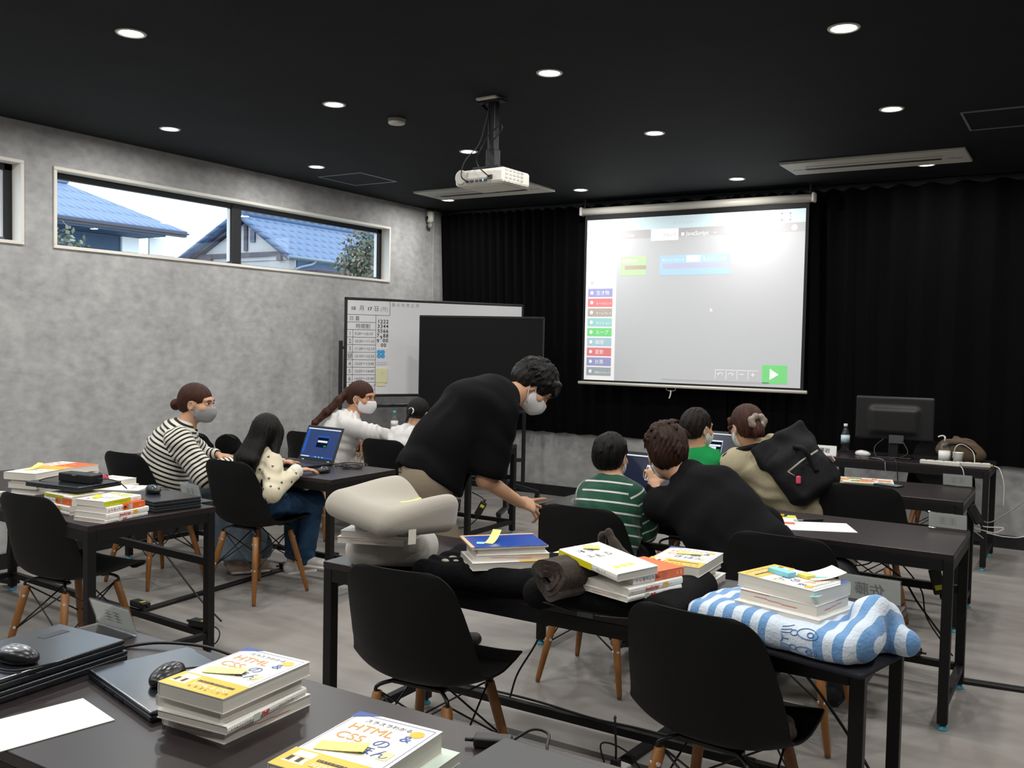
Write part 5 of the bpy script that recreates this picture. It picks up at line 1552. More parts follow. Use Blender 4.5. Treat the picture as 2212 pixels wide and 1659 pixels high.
# ================================================================ cushions and cloth on the desk
M_BEI = mat('cushion_beige', '#aaa499', .95, .1, sheen=.3, bump=(200, .1))
M_BEI2 = mat('cushion_grey_beige', '#aeaaa3', .95, .1, sheen=.3, bump=(200, .1))
cu = thing('seat_cushion', 'wavy beige memory foam cushion lying on top of books and a lower cushion', 'cushion', (-1.985, 2.45, .872), -12)
cu.rotation_euler = (R(-3), R(6), R(-12))
m = MB()
I4 = T()
def wavy(X, Y, Z):
    """slab with flat underside; two humps along the far edge and a dip between them"""
    t = np.clip((Y + .17) / .3, 0, 1); t = t * t * (3 - 2 * t)
    top = .088 + t * (.029 * np.cos((X + .13) / .29 * 2 * PI) + .014) - .012 * np.clip(np.abs(Y + .165) / -.05 + 1, 0, 1)
    hz = top / 2
    a = np.abs(X) - .132; b_ = np.abs(Y) - .12; c_ = np.abs(Z - hz) - (hz - .042)
    return np.sqrt(np.maximum(a, 0) ** 2 + np.maximum(b_, 0) ** 2 + np.maximum(c_, 0) ** 2) + np.minimum(np.maximum(a, np.maximum(b_, c_)), 0) - .044
add_solid(m, [Prim(wavy, (-.22, -.19, -.01), (.22, .19, .15), .01)], .005, None, 3); m.build('foam_cover', M_BEI, cu)
MB().box((.176, -.05, -.012), (.002, .032, .06), .0008, M=T(0, 0, 0, 0, -8)).build('care_tag', mat('tag_white', '#e5e0d4', .7), cu)
MB().tube(smoothpath([(.165, -.1, .012), (.172, -.07, .01), (.172, -.03, .014)]), .0025, 6).build('zip_pull', M_BLK, cu)
note(-1.91, 2.47, .952, -40, .02, .07, '#f1eb72', 'yellow sticky strip curling on the wavy beige cushion', .012)
cu2 = thing('seat_cushion', 'rounded grey-beige cushion lying on the desk under the books and the wavy cushion', 'cushion', (-2.09, 2.60, .70), 30)
m = MB(); add_solid(m, [ec((-.1, 0, .055), (.1, 0, .055), (0, 1, 0), (.15, .062), (.15, .062), .05), rcl(I4, (0, -.2, .12), (0, .2, .12), .03, k=.06, op='-'), bx(I4, (0, 0, -.1), (1, 1, .2), .005, .012, '-')], .006, None, 2)
m.build('foam_cover', M_BEI2, cu2)
M_FLE = mat('black_fleece', '#0b0c0e', .95, .1, bump=(70, .3))
cl = thing('seat_cushion', 'flat black fleece cushion with small pale paw shapes under the blue notebook stack', 'cushion', (-1.625, 2.625, .70), 10)
m = MB(); add_solid(m, [bx(I4, (0, 0, .036), (.52, .36, .072), .034, .02), rcl(I4, (-.22, -.17, .035), (.24, -.17, .03), .035, k=.04), bx(I4, (0, .1, -.1), (1, .52, .2), .005, .008, '-')], .006, folds(.004, [((1, .4, 0), .11), ((.2, 1, .3), .09)], 5), 2); m.build('fabric', M_FLE, cl)
m = MB()
for x, y, r_ in ((-.17, -.06, .017), (-.14, -.1, .012), (-.175, -.11, .015)): m.add(*solid([el(T(x, y, .069), (0, 0, 0), (r_, r_ * .6, .008))], .004)[:2], sm=True)
m.tube(smoothpath([(-.13, -.04, .074), (-.1, -.09, .074), (-.06, -.13, .07)]), .006, 8)
m.build('paw_print', mat('paw_cream', '#d8cbb8', .9), cl)
mc = thing('seat_cushion', 'black mesh seat cushion hanging over the desk edge under the orange book', 'cushion', (-1.2, 2.62, .70), 3)
m = MB(); add_solid(m, [bx(I4, (0, 0, .045), (.42, .45, .07), .034, .02), rcl(I4, (-.2, -.19, .04), (-.2, .19, .045), .042, k=.05), rcl(I4, (.2, -.19, .035), (.2, .19, .03), .038, k=.05), bx(I4, (0, .1, -.1), (1, .52, .2), .005, .006, '-')], .006, None, 2); m.build('foam_cover', mat('black_mesh', '#0f1011', .9, .15, bump=(260, .5)), mc)
MB().tube(smoothpath([(-.2, -.226, .03), (0, -.236, .015), (.2, -.226, .03)]), .003, 6).build('zip', mat('zip_dark', '#0d0d0f', .3), mc)
MB().box((-.02, -.239, .012), (.05, .003, .014), .001).build('brand_tag', mat('tag_grey', '#3a3c40', .5), mc)
# rolled brown blanket
M_BRN = mat('brown_fleece', '#3c342f', 1.0, .1, sheen=.15, bump=(90, .4))
rb = thing('blanket', 'rolled dark brown fleece blanket on the black mesh seat cushion', 'blanket', (-1.285, 2.375, .755), -16)
th = np.linspace(0, 2 * PI * 2.9, 150)
def roll_ring(y, ph, sc_):
    r = (.012 + .0175 * th / (2 * PI)) * sc_
    jit = 1 + .05 * np.sin(th * 3 + ph) + .03 * np.sin(th * 7 + 2 * ph)
    return np.stack([r * jit * np.cos(th) * 1.08, np.full_like(th, y) + .009 * np.sin(th * 2 + ph) - .25 * np.maximum(.05 - r, 0), .06 + r * jit * np.sin(th) * .9], 1)
def thick(P, h):
    d = np.gradient(P, axis=0); n = np.stack([d[:, 2], 0 * d[:, 0], -d[:, 0]], 1); n /= np.linalg.norm(n, axis=1)[:, None]
    return np.concatenate([P + n * h, (P - n * h)[::-1]])
ys = np.linspace(-.05, .14, 9)
rings = np.array([thick(roll_ring(y, .15 * i, 1 - .02 * math.sin(i)), .0085) for i, y in enumerate(ys)])
m = MB(); m.grid(rings, cv=True)
n_ = rings.shape[1]; hN = n_ // 2
for k, rv in ((0, False), (len(ys) - 1, True)):
    f = [(i, i + 1, n_ - 2 - i, n_ - 1 - i) for i in range(hN - 1)]
    m.add(rings[k], [q if rv else q[::-1] for q in f], 0, True)
m.build('rolled_sheet', M_BRN, rb)
m = MB(); add_solid(m, [rc((-.03, .14, .05), (-.06, .24, .05), .04, .035, .03), rc((-.09, .27, .04), (-.09, .27, .125), .02, .012, .02), rc((-.09, .27, .125), (-.065, .27, .145), .011, .01, .012), rc((-.065, .27, .145), (-.03, .27, .11), .01, .014, .012), rc((-.03, .27, .11), (.05, .26, .05), .016, .025, .015)], .005, folds(.003, [((1, .5, .2), .05)], 2))
m.build('loose_fold', M_BRN, rb)
# striped towel
def towel():
    m = mat('striped_towel', '#7aa0cc', 1.0, .1, sheen=.3, bump=(120, .35)); nt = m.node_tree; b = nt.nodes['Principled BSDF']
    at = nt.nodes.new('ShaderNodeTexCoord'); sp = nt.nodes.new('ShaderNodeSeparateXYZ'); nt.links.new(at.outputs['Object'], sp.inputs[0])
    nz = nt.nodes.new('ShaderNodeTexNoise'); nz.inputs['Scale'].default_value = 6; nt.links.new(at.outputs['Object'], nz.inputs['Vector'])
    a = nt.nodes.new('ShaderNodeMath'); a.operation = 'MULTIPLY_ADD'; a.inputs[1].default_value = .03; nt.links.new(nz.outputs['Fac'], a.inputs[0]); nt.links.new(sp.outputs['X'], a.inputs[2])
    d = nt.nodes.new('ShaderNodeMath'); d.operation = 'DIVIDE'; d.inputs[1].default_value = .052; nt.links.new(a.outputs[0], d.inputs[0])
    f = nt.nodes.new('ShaderNodeMath'); f.operation = 'FRACT'; nt.links.new(d.outputs[0], f.inputs[0])
    g = nt.nodes.new('ShaderNodeMath'); g.operation = 'GREATER_THAN'; g.inputs[1].default_value = .5; nt.links.new(f.outputs[0], g.inputs[0])
    # one wide pale field holds the picture
    lo = nt.nodes.new('ShaderNodeMath'); lo.operation = 'COMPARE'; lo.inputs[1].default_value = .092; lo.inputs[2].default_value = .046; nt.links.new(a.outputs[0], lo.inputs[0])
    mxm = nt.nodes.new('ShaderNodeMath'); mxm.operation = 'MAXIMUM'; nt.links.new(g.outputs[0], mxm.inputs[0]); nt.links.new(lo.outputs[0], mxm.inputs[1])
    mx = nt.nodes.new('ShaderNodeMix'); mx.data_type = 'RGBA'; nt.links.new(mxm.outputs[0], mx.inputs[0])
    mx.inputs[6].default_value = hexc('#6f9bcb'); mx.inputs[7].default_value = hexc('#d3dfec'); nt.links.new(mx.outputs[2], b.inputs['Base Color'])
    return m
tw = thing('towel', 'folded blue and white striped towel with a cat drawing, under books', 'towel', (-.655, 2.535, .70), -13)
m = MB(); add_solid(m, [bx(I4, (0, 0, .04), (.48, .34, .08), .035, .02), ec((-.25, .08, .03), (-.22, -.06, .03), (0, 1, 0), (.05, .03), (.07, .03), .03), rc((.19, .1, .07), (.2, .02, .1), .045, .04, .02), rc((.2, .02, .1), (.23, -.08, .055), .04, .045, .03), rc((.2, .08, .035), (.275, .05, .035), .055, .035, .05), bx(I4, (0, 0, -.1), (1, 1, .2), .004, .008, '-')], .005, folds(.0035, [((1, .2, 0), .12), ((.3, 1, .5), .09)], 8), 1)
m.build('fabric', towel(), tw)
from mathutils.bvhtree import BVHTree
tb = BVHTree.FromPolygons([v.co.copy() for v in tw.children[0].data.vertices], [tuple(q.vertices) for q in tw.children[0].data.polygons])
def on_cloth(x, z):
    h = tb.ray_cast(Vector((x, -1, z)), Vector((0, 1, 0)))
    return tuple(h[0] + h[1] * .0008) if h[0] is not None else (x, -.17, z)
def stroke(pts, r): m.tube([on_cloth(.092 + x, .043 + z) for x, z in pts], r, 5)
m = MB()
for s in (-1, 1):
    stroke([(.03 + .028 * math.cos(a), s * .02 + .0105 * math.sin(a)) for a in np.linspace(0, 2 * PI, 22)], .0014)
    stroke([(.038 + .008 * math.cos(a), s * .02 + .005 * math.sin(a)) for a in np.linspace(0, 2 * PI, 14)], .0018)
    stroke([(-.006 + .009 * math.cos(a), s * .017 + .006 * math.sin(a)) for a in np.linspace(0, 2 * PI, 14)], .0013)
    for k in range(3): stroke([(-.04, s * (.013 + .006 * k)), (-.026, s * (.014 + .0066 * k)), (-.014, s * (.016 + .0075 * k))], .0012)
stroke([(-.038, -.009), (-.034, -.004), (-.036, 0), (-.034, .004), (-.038, .009)], .0014)
stroke([(-.036, 0), (-.026, 0), (-.018, 0)], .0014)
m.build('cat_drawing', mat('towel_blue_line', '#5b83b5', .9), tw)
bc = thing('seat_cushion', 'thin dark navy cushion peeping out under the striped towel', 'cushion', (-.64, 2.515, .70), -13)
note(-.452, 2.62, .655, 0, .02, .04, '#d9de2c', 'yellow-green sticky strip on the right edge of the cushion desk', 0).rotation_euler = (R(90), 0, R(92))
m = MB().box((0.01, 0, .008), (.47, .3, .014), .006); m.build('fabric', mat('navy_cloth', '#11131f', .9), bc)
tw.location.z = .716

# ================================================================ things on the other desks
# boy's desk
t = note(-1.0, 4.24, .7005, -12, .21, .28, '#e9e9ea', 'white sheet of paper on the desk right of the man in black', 0, name='paper_sheet', cat='paper', th=.001)
t.rotation_euler = (0, 0, R(-65))
lf = thing('leaflet', 'yellow-green printed leaflet under the white sheet beside the man in black', 'leaflet', (-1.21, 4.29, .70), 20)
MB().box((0, 0, .0008), (.2, .26, .0016)).build('sheet', mat('leaflet_white', '#e4e6da', .5), lf)
MB().rect(-.1, .06, .2, .07, .0018, 0).rect(-.1, -.13, .08, .06, .0018, 1).rect(-.02, -.1, .1, .05, .0018, 2).build('print', [mat('leaflet_lime', '#c8d24a', .5), mat('leaflet_green', '#4d9a5f', .5), mat('leaflet_red', '#c7685c', .5)], lf)
t = thing('pen', 'yellow marker pen lying on the leaflet beside the man in black', 'pen', (-1.24, 4.36, .708), 30)
MB().tube([(-.05, 0, 0), (.05, 0, 0)], .006, 10).build('barrel', M_YEL, t); MB().tube([(.05, 0, 0), (.065, 0, 0)], [.006, .003], 10).build('tip', M_BLK, t)
t = thing('cutter', 'black cutter knife lying on the white sheet beside the man in black', 'cutter', (-1.08, 4.34, .707), 42)
MB().box((.03, 0, 0), (.1, .016, .01), .003).build('handle', M_BLK, t); MB().box((-.04, 0, 0), (.05, .01, .002)).build('blade', M_HNG, t)
# desk before the monitor
mg = thing('magazine', 'open colourful magazine on the desk behind the black backpack', 'magazine', (-1.14, 5.88, .70), 12)
MB().box((0, 0, .004), (.34, .22, .008), .002).build('page_block', mat('magazine_page', '#dfd9c8', .5), mg)
m = MB()
rng = np.random.RandomState(5)
for k in range(14): m.rect(-.16 + .3 * rng.rand(), -.1 + .17 * rng.rand(), .03 + .05 * rng.rand(), .015 + .03 * rng.rand(), .0084 + .0001 * k, k % 4)
m.build('page_print', [M_ORG, M_RED, mat('print_leaf', '#7d9a4a', .5), M_YEL], mg)
ph = thing('smartphone', 'smartphone with a pale screen lying on the desk right of the magazine', 'phone', (-.98, 5.79, .70), -20)
MB().box((0, 0, .004), (.15, .075, .008), .003).build('case', M_BLK, ph); MB().box((0, 0, .0083), (.138, .065, .0006)).build('display', mat('phone_screen', '#8fa5ae', .1), ph)
# front desk
mo = thing('monitor', 'large black computer monitor seen from behind on the front desk', 'monitor', (-1.22, 7.35, .70), 4)
m = MB(); add_solid(m, [bx(I4, (0, .0, .29), (.54, .035, .32), .012, .01), bx(I4, (0, -.015, .27), (.3, .03, .16), .012, .05)], .006); m.build('back_shell', mat('monitor_black', '#141416', .4), mo)
MB().box((0, .02, .29), (.5, .004, .28)).build('display', mat('monitor_display', '#0b0c10', .15), mo)
MB().box((0, -.01, .1), (.07, .02, .2), .005).build('neck', M_BLK, mo); MB().box((0, .0, .006), (.26, .19, .012), .006).build('base', M_BLK, mo)
MB().box((.02, -.04, .14), (.1, .004, .06)).build('label_plate', mat('plate_grey', '#4d5053', .4), mo)
cord([(-1.28, 7.3, .84), (-1.33, 7.24, .78), (-1.3, 7.17, .715), (-1.2, 7.12, .71), (-1.15, 7.07, .69), (-1.13, 7.06, .5)], 'black monitor cable drooping over the front desk edge')
cord([(-1.15, 7.3, .83), (-1.1, 7.2, .75), (-1.2, 7.14, .712), (-1.35, 7.12, .712)], 'second black monitor cable coiled on the front desk')
cord([(-1.43, 7.27, .71), (-1.4, 7.15, .71), (-1.25, 7.1, .705), (-1.22, 7.06, .64), (-1.2, 7.05, .4)], 'grey mouse cable hanging over the front desk edge', .003, mat('grey_cord', '#77777a', .5))
BOT = glass_mat('bottle_plastic', (.93, .95, .96), 1.35, .05, .04)
def bottle(x, y, z, label, cap, lab1, lab2, s=1.0, content=None):
    t = thing('water_bottle', label, 'bottle', (x, y, z), 20)
    MB().lathe([(.001, .001), (.028, 0), (.032, .006), (.032, .05), (.0305, .055), (.0325, .06), (.0325, .13), (.03, .15), (.018, .178), (.0125, .188), (.0125, .2)], 28, M=T(s=s)).build('body', BOT, t)
    MB().lathe([(.0135, .196), (.0145, .198), (.0145, .214), (.0125, .216), (.001, .216)], 24, M=T(s=s)).build('cap', mat('cap_' + cap[1:], cap, .4), t)
    m = MB(); m.lathe([(.0329, .075), (.0329, .128)], 28, M=T(s=s)); m.lathe([(.0331, .062), (.0331, .082)], 28, 1, M=T(s=s)); m.build('wrap_label', [mat('lab_' + lab1[1:], lab1, .4), mat('lab_' + lab2[1:], lab2, .4)], t)
    if content: MB().lathe([(.001, .003), (.029, .004), (.029, .11), (.001, .11)], 24, M=T(s=s)).build('drink', mat('drink_' + content[1:], content, .2), t)
bottle(-1.60, 7.52, .70, 'clear water bottle with white cap beside the monitor on the front desk', '#eeeeec', '#c9dbe2', '#3c4a54')
bottle(-4.92, 6.12, .70, 'small bottle with turquoise cap behind the back of the bending man', '#39b7a8', '#e5e3e2', '#c9a59e', .95, '#d9cfc8')
pb_ = thing('dispenser_bottle', 'clear pump bottle with a white pump among white cables on the front desk', 'bottle', (-.86, 7.22, .70), 0)
MB().lathe([(.001, .001), (.036, 0), (.038, .01), (.038, .12), (.03, .14), (.013, .15), (.013, .16)], 26).build('body', BOT, pb_)
MB().lathe([(.034, .02), (.039, .02), (.039, .09), (.034, .09)], 26).build('wrap_label', mat('lab_e6e6e2', '#e6e6e2', .4), pb_)
MB().tube([(0, 0, .16), (0, 0, .19)], .006, 10).tube(smoothpath([(0, 0, .19), (-.02, 0, .195), (-.045, 0, .185)]), .005, 8).build('pump', M_CORDW, pb_)
cup = thing('cup', 'white paper cup beside the pump bottle on the front desk', 'cup', (-.77, 7.2, .70), 0)
MB().lathe([(.001, .0), (.027, 0), (.035, .085), (.037, .087), (.034, .086), (.025, .004), (.001, .004)], 26).build('body', mat('cup_white', '#e4e4e0', .5), cup)
for i, (p, lb) in enumerate((((-.87, 7.1, .70, -4), 'white power strip lying across the edge of the front desk'), ((-.69, 7.14, .70, 12), 'white power strip with a yellow plug, right end of the front desk'))):
    t = thing('power_strip', lb, 'power strip', p[:3], p[3])
    MB().box((0, 0, .015), (.26, .045, .03), .007).build('case', mat('strip_white', '#e0dfda', .4), t)
    for k in range(4): MB().box((-.09 + .055 * k, 0, .0302), (.012, .02, .001)).build('socket', M_KEY, t)
    if i: MB().box((.13, 0, .015), (.03, .02, .015), .004).build('plug', mat('plug_yellow', '#c9a74a', .5), t)
for p, lb in (([(-.8, 7.17, .75), (-.78, 7.15, .83), (-.74, 7.18, .845), (-.68, 7.2, .8), (-.66, 7.15, .73), (-.67, 7.08, .6), (-.66, 7.05, .45)], 'white cable arching over the paper cup on the front desk'),
              ([(-.76, 7.1, .715), (-.72, 7.06, .68), (-.7, 7.04, .55)], 'white cable hanging from the power strip of the front desk'),
              ([(-.54, 7.16, .715), (-.5, 7.1, .7), (-.47, 7.08, .6), (-.47, 7.1, .45)], 'yellowish cable end at the right corner of the front desk'),
              ([(-.6, 6.05, .55), (-.56, 6.08, .5), (-.5, 6.1, .47), (-.4, 6.12, .47), (-.45, 6.1, .44), (-.56, 6.07, .46), (-.5, 6.1, .4)], 'white tangled cable hanging right of the desk before the monitor'),
              ([(-.5, 6.3, .4), (-.4, 6.35, .38), (-.3, 6.4, .39), (-.2, 6.4, .5)], 'white cable rising at the right photo border')):
    cord(p, lb, .0028, M_CORDW, 'white_cable')
cord([(-.6, 6.05, .62), (-.5, 6.1, .5), (-.42, 6.2, .52), (-.3, 6.4, .62), (-.2, 6.6, .8)], 'grey cable stretched up to the right from the desk before the monitor', .0035, mat('grey_cord', '#77777a', .5))
adapter(-.54, 5.95, .56, 60, 'white power adapter hanging right of the desk before the monitor', (R(70), R(60), 0), False)
bag = thing('bag', 'slouching brown and black cloth bag at the right end of the front desk', 'bag', (-.8, 7.46, .70), 10)
m = MB(); add_solid(m, [el(I4, (0, 0, .08), (.15, .08, .09)), el(I4, (.07, 0, .05), (.12, .08, .07)), bx(I4, (0, 0, -.1), (1, 1, .2), .004, .01, '-')], .006, folds(.006, [((1, .2, .5), .08), ((.2, .5, 1), .07)], 4)); m.build('cloth', mat('bag_brown', '#5b4a38', .9), bag)
MB().tube(smoothpath([(-.1, -.05, .1), (-.04, -.09, .13), (.05, -.09, .12), (.12, -.06, .05)]), .01, 8).build('strap', M_BLK, bag)
# girl's desk
for i, (x, y, rz, lb) in enumerate(((-5.0, 4.3, 10, 'printed sheet with coloured bands beside the hand of the woman in stripes'), (-4.62, 4.34, -8, 'colour leaflet between the woman in stripes and the long-haired girl'))):
    t = thing('leaflet', lb, 'leaflet', (x, y, .70), rz)
    MB().box((0, 0, .001), (.3, .21, .002)).build('sheet', mat('leaflet_white', '#e4e6da', .5), t)
    m = MB()
    for k in range(5): m.rect(-.13 + .05 * k, -.08 + .03 * (k % 3), .06, .05, .0022 + .0001 * k, k % 3)
    m.build('print', [mat('leaflet_lime', '#c8d24a', .5), mat('leaflet_red', '#c7685c', .5), mat('leaflet_white2', '#f3f1ea', .5)], t)
tp = thing('tape_roll', 'roll of pink tape standing on the desk left of the woman in stripes', 'tape roll', (-5.26, 4.02, .70), 0)
MB().lathe([(.036, 0), (.05, 0), (.05, .045), (.036, .045), (.036, 0)], 30).build('roll', mat('tape_pink', '#c77a7c', .6), tp)
for x, y, lb, s in ((-5.22, 4.35, 'black pencil case half hidden behind the back of the woman in stripes', 1), (-4.93, 4.36, 'black cloth bag on the desk right of the arm of the woman in stripes', 1.1)):
    t = thing('pouch', lb, 'pouch', (x, y, .70), 30)
    m = MB(); add_solid(m, [el(T(s=s), (0, 0, .06), (.08, .05, .065)), el(T(s=s), (.05, 0, .03), (.06, .05, .04)), bx(I4, (0, 0, -.1), (1, 1, .2), .004, .01, '-')], .006, folds(.004, [((1, .3, .4), .06)], 3)); m.build('cloth', M_FLE, t)
    MB().tube(smoothpath([(-.05 * s, -.03, .1 * s), (0, -.04, .125 * s), (.05 * s, -.03, .1 * s)]), .004, 7).build('handle', M_BLK, t)
t = thing('cord_bundle', 'black cable bundle lying on the right end of the girl\'s desk', 'cord', (-3.83, 4.36, .703), 0)
m = MB(); rng = np.random.RandomState(9)
for k in range(7):
    a = rng.rand() * 3.1; L_ = .06 + .04 * rng.rand()
    m.tube([(L_ * math.cos(q) * math.cos(a) - .02 * math.sin(q) * math.sin(a), L_ * math.cos(q) * math.sin(a) + .02 * math.sin(q) * math.cos(a), .006 + .012 * (k % 3) * (.6 + .4 * math.sin(q))) for q in np.linspace(0, 2 * PI, 18)], .003, 6)
m.tube(smoothpath([(-.04, 0, .004), (-.1, -.03, .004), (-.15, .02, .004), (-.2, .02, .006)]), .003, 6)
m.build('loops', M_CORD, t)
ts = thing('tissue', 'crumpled white tissue on the desk beside the laptop with a blue screen', 'tissue', (-4.38, 4.14, .70), 0)
m = MB(); add_solid(m, [el(I4, (0, 0, .006), (.05, .03, .009))], .004, folds(.002, [((1, .5, 0), .02)], 1)); m.build('paper', mat('paper_f3f2ec', '#f3f2ec', .7), ts)
# desk before the whiteboard
for x, y, rz, lb in ((-4.62, 5.86, 12, 'white papers before the woman in white'), (-4.42, 5.78, -10, 'printed sheet lying over the papers before the woman in white')):
    t = thing('paper_sheet', lb, 'paper', (x, y, .70 if rz > 0 else .7022), rz)
    MB().box((0, 0, .001), (.21, .29, .0016)).build('sheet', mat('paper_f3f2ec', '#f3f2ec', .7), t)
    m = MB()
    for k in range(6): m.rect(-.085, .1 - .035 * k, .15 - .02 * (k % 3), .004, .002)
    m.build('print', M_CTX, t)
# ================================================================ people
M_SKIN = mat('skin', '#c99b7c', .55, .4, noise=(18, .05, 3))
M_SKIN2 = mat('skin_tan', '#bd8b68', .55, .4, noise=(18, .05, 3))
M_LIP = mat('lips', '#b06a60', .5)
M_EYEW = mat('eye_white', '#e6e2dc', .3); M_EYED = mat('eye_dark', '#20160f', .2)
def hair_mat(n, c):
    # strands: fine noise across the running angle u, long along the lock
    m = mat(n, c, .5, .22); nt = m.node_tree; b = nt.nodes['Principled BSDF']
    at = nt.nodes.new('ShaderNodeAttribute'); at.attribute_name = 'u'
    tc = nt.nodes.new('ShaderNodeTexCoord'); sp = nt.nodes.new('ShaderNodeSeparateXYZ'); nt.links.new(tc.outputs['Object'], sp.inputs[0])
    cb = nt.nodes.new('ShaderNodeCombineXYZ'); nt.links.new(at.outputs['Fac'], cb.inputs[0]); nt.links.new(sp.outputs['Z'], cb.inputs[1]); nt.links.new(sp.outputs['X'], cb.inputs[2])
    mp = nt.nodes.new('ShaderNodeMapping'); mp.inputs['Scale'].default_value = (11, 7, 3); nt.links.new(cb.outputs[0], mp.inputs[0])
    nz_ = nt.nodes.new('ShaderNodeTexNoise'); nz_.inputs['Scale'].default_value = 2.2; nz_.inputs['Detail'].default_value = 5; nz_.inputs['Distortion'].default_value = .4
    nt.links.new(mp.outputs[0], nz_.inputs['Vector'])
    r = nt.nodes.new('ShaderNodeValToRGB'); k = hexc(c)
    r.color_ramp.elements[0].position = .36; r.color_ramp.elements[1].position = .66
    r.color_ramp.elements[0].color = tuple(v * .45 for v in k[:3]) + (1,); r.color_ramp.elements[1].color = tuple(v * 1.5 for v in k[:3]) + (1,)
    nt.links.new(nz_.outputs['Fac'], r.inputs[0]); nt.links.new(r.outputs[0], b.inputs['Base Color'])
    bp = nt.nodes.new('ShaderNodeBump'); bp.inputs['Strength'].default_value = .8; bp.inputs['Distance'].default_value = .006
    nt.links.new(nz_.outputs['Fac'], bp.inputs['Height']); nt.links.new(bp.outputs[0], b.inputs['Normal'])
    return m
M_HBLK = hair_mat('hair_black', '#080605'); M_HBRN = hair_mat('hair_brown', '#2f1a10'); M_HRED = hair_mat('hair_auburn', '#40241a'); M_HDRK = hair_mat('hair_dark_brown', '#1a100b')

def nz(v): v = Vector(v); return v.normalized()
def headM(c, fwd, up=(0, 0, 1), s=1.0):
    f = nz(fwd); u = Vector(up); u = (u - f * u.dot(f)).normalized(); r = f.cross(u)
    return Matrix(((r.x * s, f.x * s, u.x * s, c[0]), (r.y * s, f.y * s, u.y * s, c[1]), (r.z * s, f.z * s, u.z * s, c[2]), (0, 0, 0, 1)))
def head_prims(M, neck):
    p = [el(M, (0, -.015, .025), (.075, .095, .088), .03), el(M, (0, .022, -.03), (.062, .072, .08), .03),
         rcl(M, (0, .03, -.06), (0, .072, -.093), .05, .021, .03),
         rcl(M, (0, .088, .008), (0, .105, -.026), .009, .013, .014),
         el(M, (0, .075, .03), (.055, .022, .016), .02)]
    for s in (-1, 1):
        p += [el(M, (s * .077, -.005, -.012), (.011, .021, .032), .008), el(M, (s * .046, .062, -.025), (.022, .02, .018), .025),
              el(M, (s * .032, .098, .008), (.016, .012, .009), .012, '-'), el(M, (s * .083, .0, -.012), (.006, .012, .02), .004, '-')]
    p += [el(M, (0, .096, -.058), (.022, .008, .0055), .006, mi=1)]
    a = M @ Vector((0, -.02, -.06)); s = M.to_scale()[0]
    p.append(rc(a, neck, .05 * s, .053 * s, .03 * s))
    return p
def face_bits(M, parent, off, hair, closed=False):
    e = MB(); d = MB(); b = MB()
    off = Vector(off)
    Mo = Matrix.Translation(-off) @ M
    for s in (-1, 1):
        add_solid(e, [el(Mo, (s * .032, .0805, .008), (.0115, .0125, .0062), .001)], .0028 * M.to_scale()[0])
        add_solid(d, [el(Mo, (s * .033, .0905, .0085), (.0064, .0036, .006), .001)], .002 * M.to_scale()[0])
        pts = [Mo @ Vector((s * x, y, z)) for x, y, z in ((.016, .098, .026), (.032, .097, .031), (.048, .086, .027))]
        b.tube(smoothpath([tuple(p) for p in pts], 4), .0032 * M.to_scale()[0], 6)
        pts = [Mo @ Vector((s * x, y, z)) for x, y, z in ((.019, .0925, .011), (.032, .0965, .017), (.045, .088, .012))]
        b.tube(smoothpath([tuple(p) for p in pts], 4), .0016 * M.to_scale()[0], 6)
    if not closed:
        ey = e.build('eyeball', M_EYEW, parent); d.build('iris', M_EYED, ey)
    b.build('eyebrow', hair, parent)
def mask_on(M, parent, off, m, name='face_mask', drop=0.0):
    """pleated mask over nose, mouth and chin with two ear loops"""
    off = Vector(off); Mo = Matrix.Translation(-off) @ M; s = M.to_scale()[0]
    pr = [el(Mo, (0, .026, -.04), (.069, .088, .078), .03), rcl(Mo, (0, .035, -.06), (0, .078, -.088), .05, .026, .04), rcl(Mo, (0, .09, -.005), (0, .103, -.045), .016, .022, .05),
          bx(Mo, (0, .1, -.06), (.15, .175, .1), .016, .01, '&'), el(Mo, (0, .0, -.03), (.062, .076, .082), .01, '-')]
    b = MB(); add_solid(b, pr, .0038 * s, None, 2)
    k = b.build(name, m, parent)
    for sd in (-1, 1):
        l = MB()
        for z0, z1 in ((-.02, .012), (-.1, -.035)):
            pts = [Mo @ Vector(q) for q in ((sd * .062, .04, -.03 if z0 > -.05 else -.082), (sd * .074, .015, (-.03 + z1) / 2 if z0 > -.05 else -.06), (sd * .082, -.008, z1))]
            l.tube(smoothpath([tuple(p) for p in pts], 5), .0026 * s, 6)
        pts = [Mo @ Vector(q) for q in ((sd * .082, -.008, .012), (sd * .083, -.02, -.012), (sd * .082, -.008, -.035))]
        l.tube(smoothpath([tuple(p) for p in pts], 5), .0026 * s, 6)
        l.build('ear_loop', m, k)
HEAD = [None]
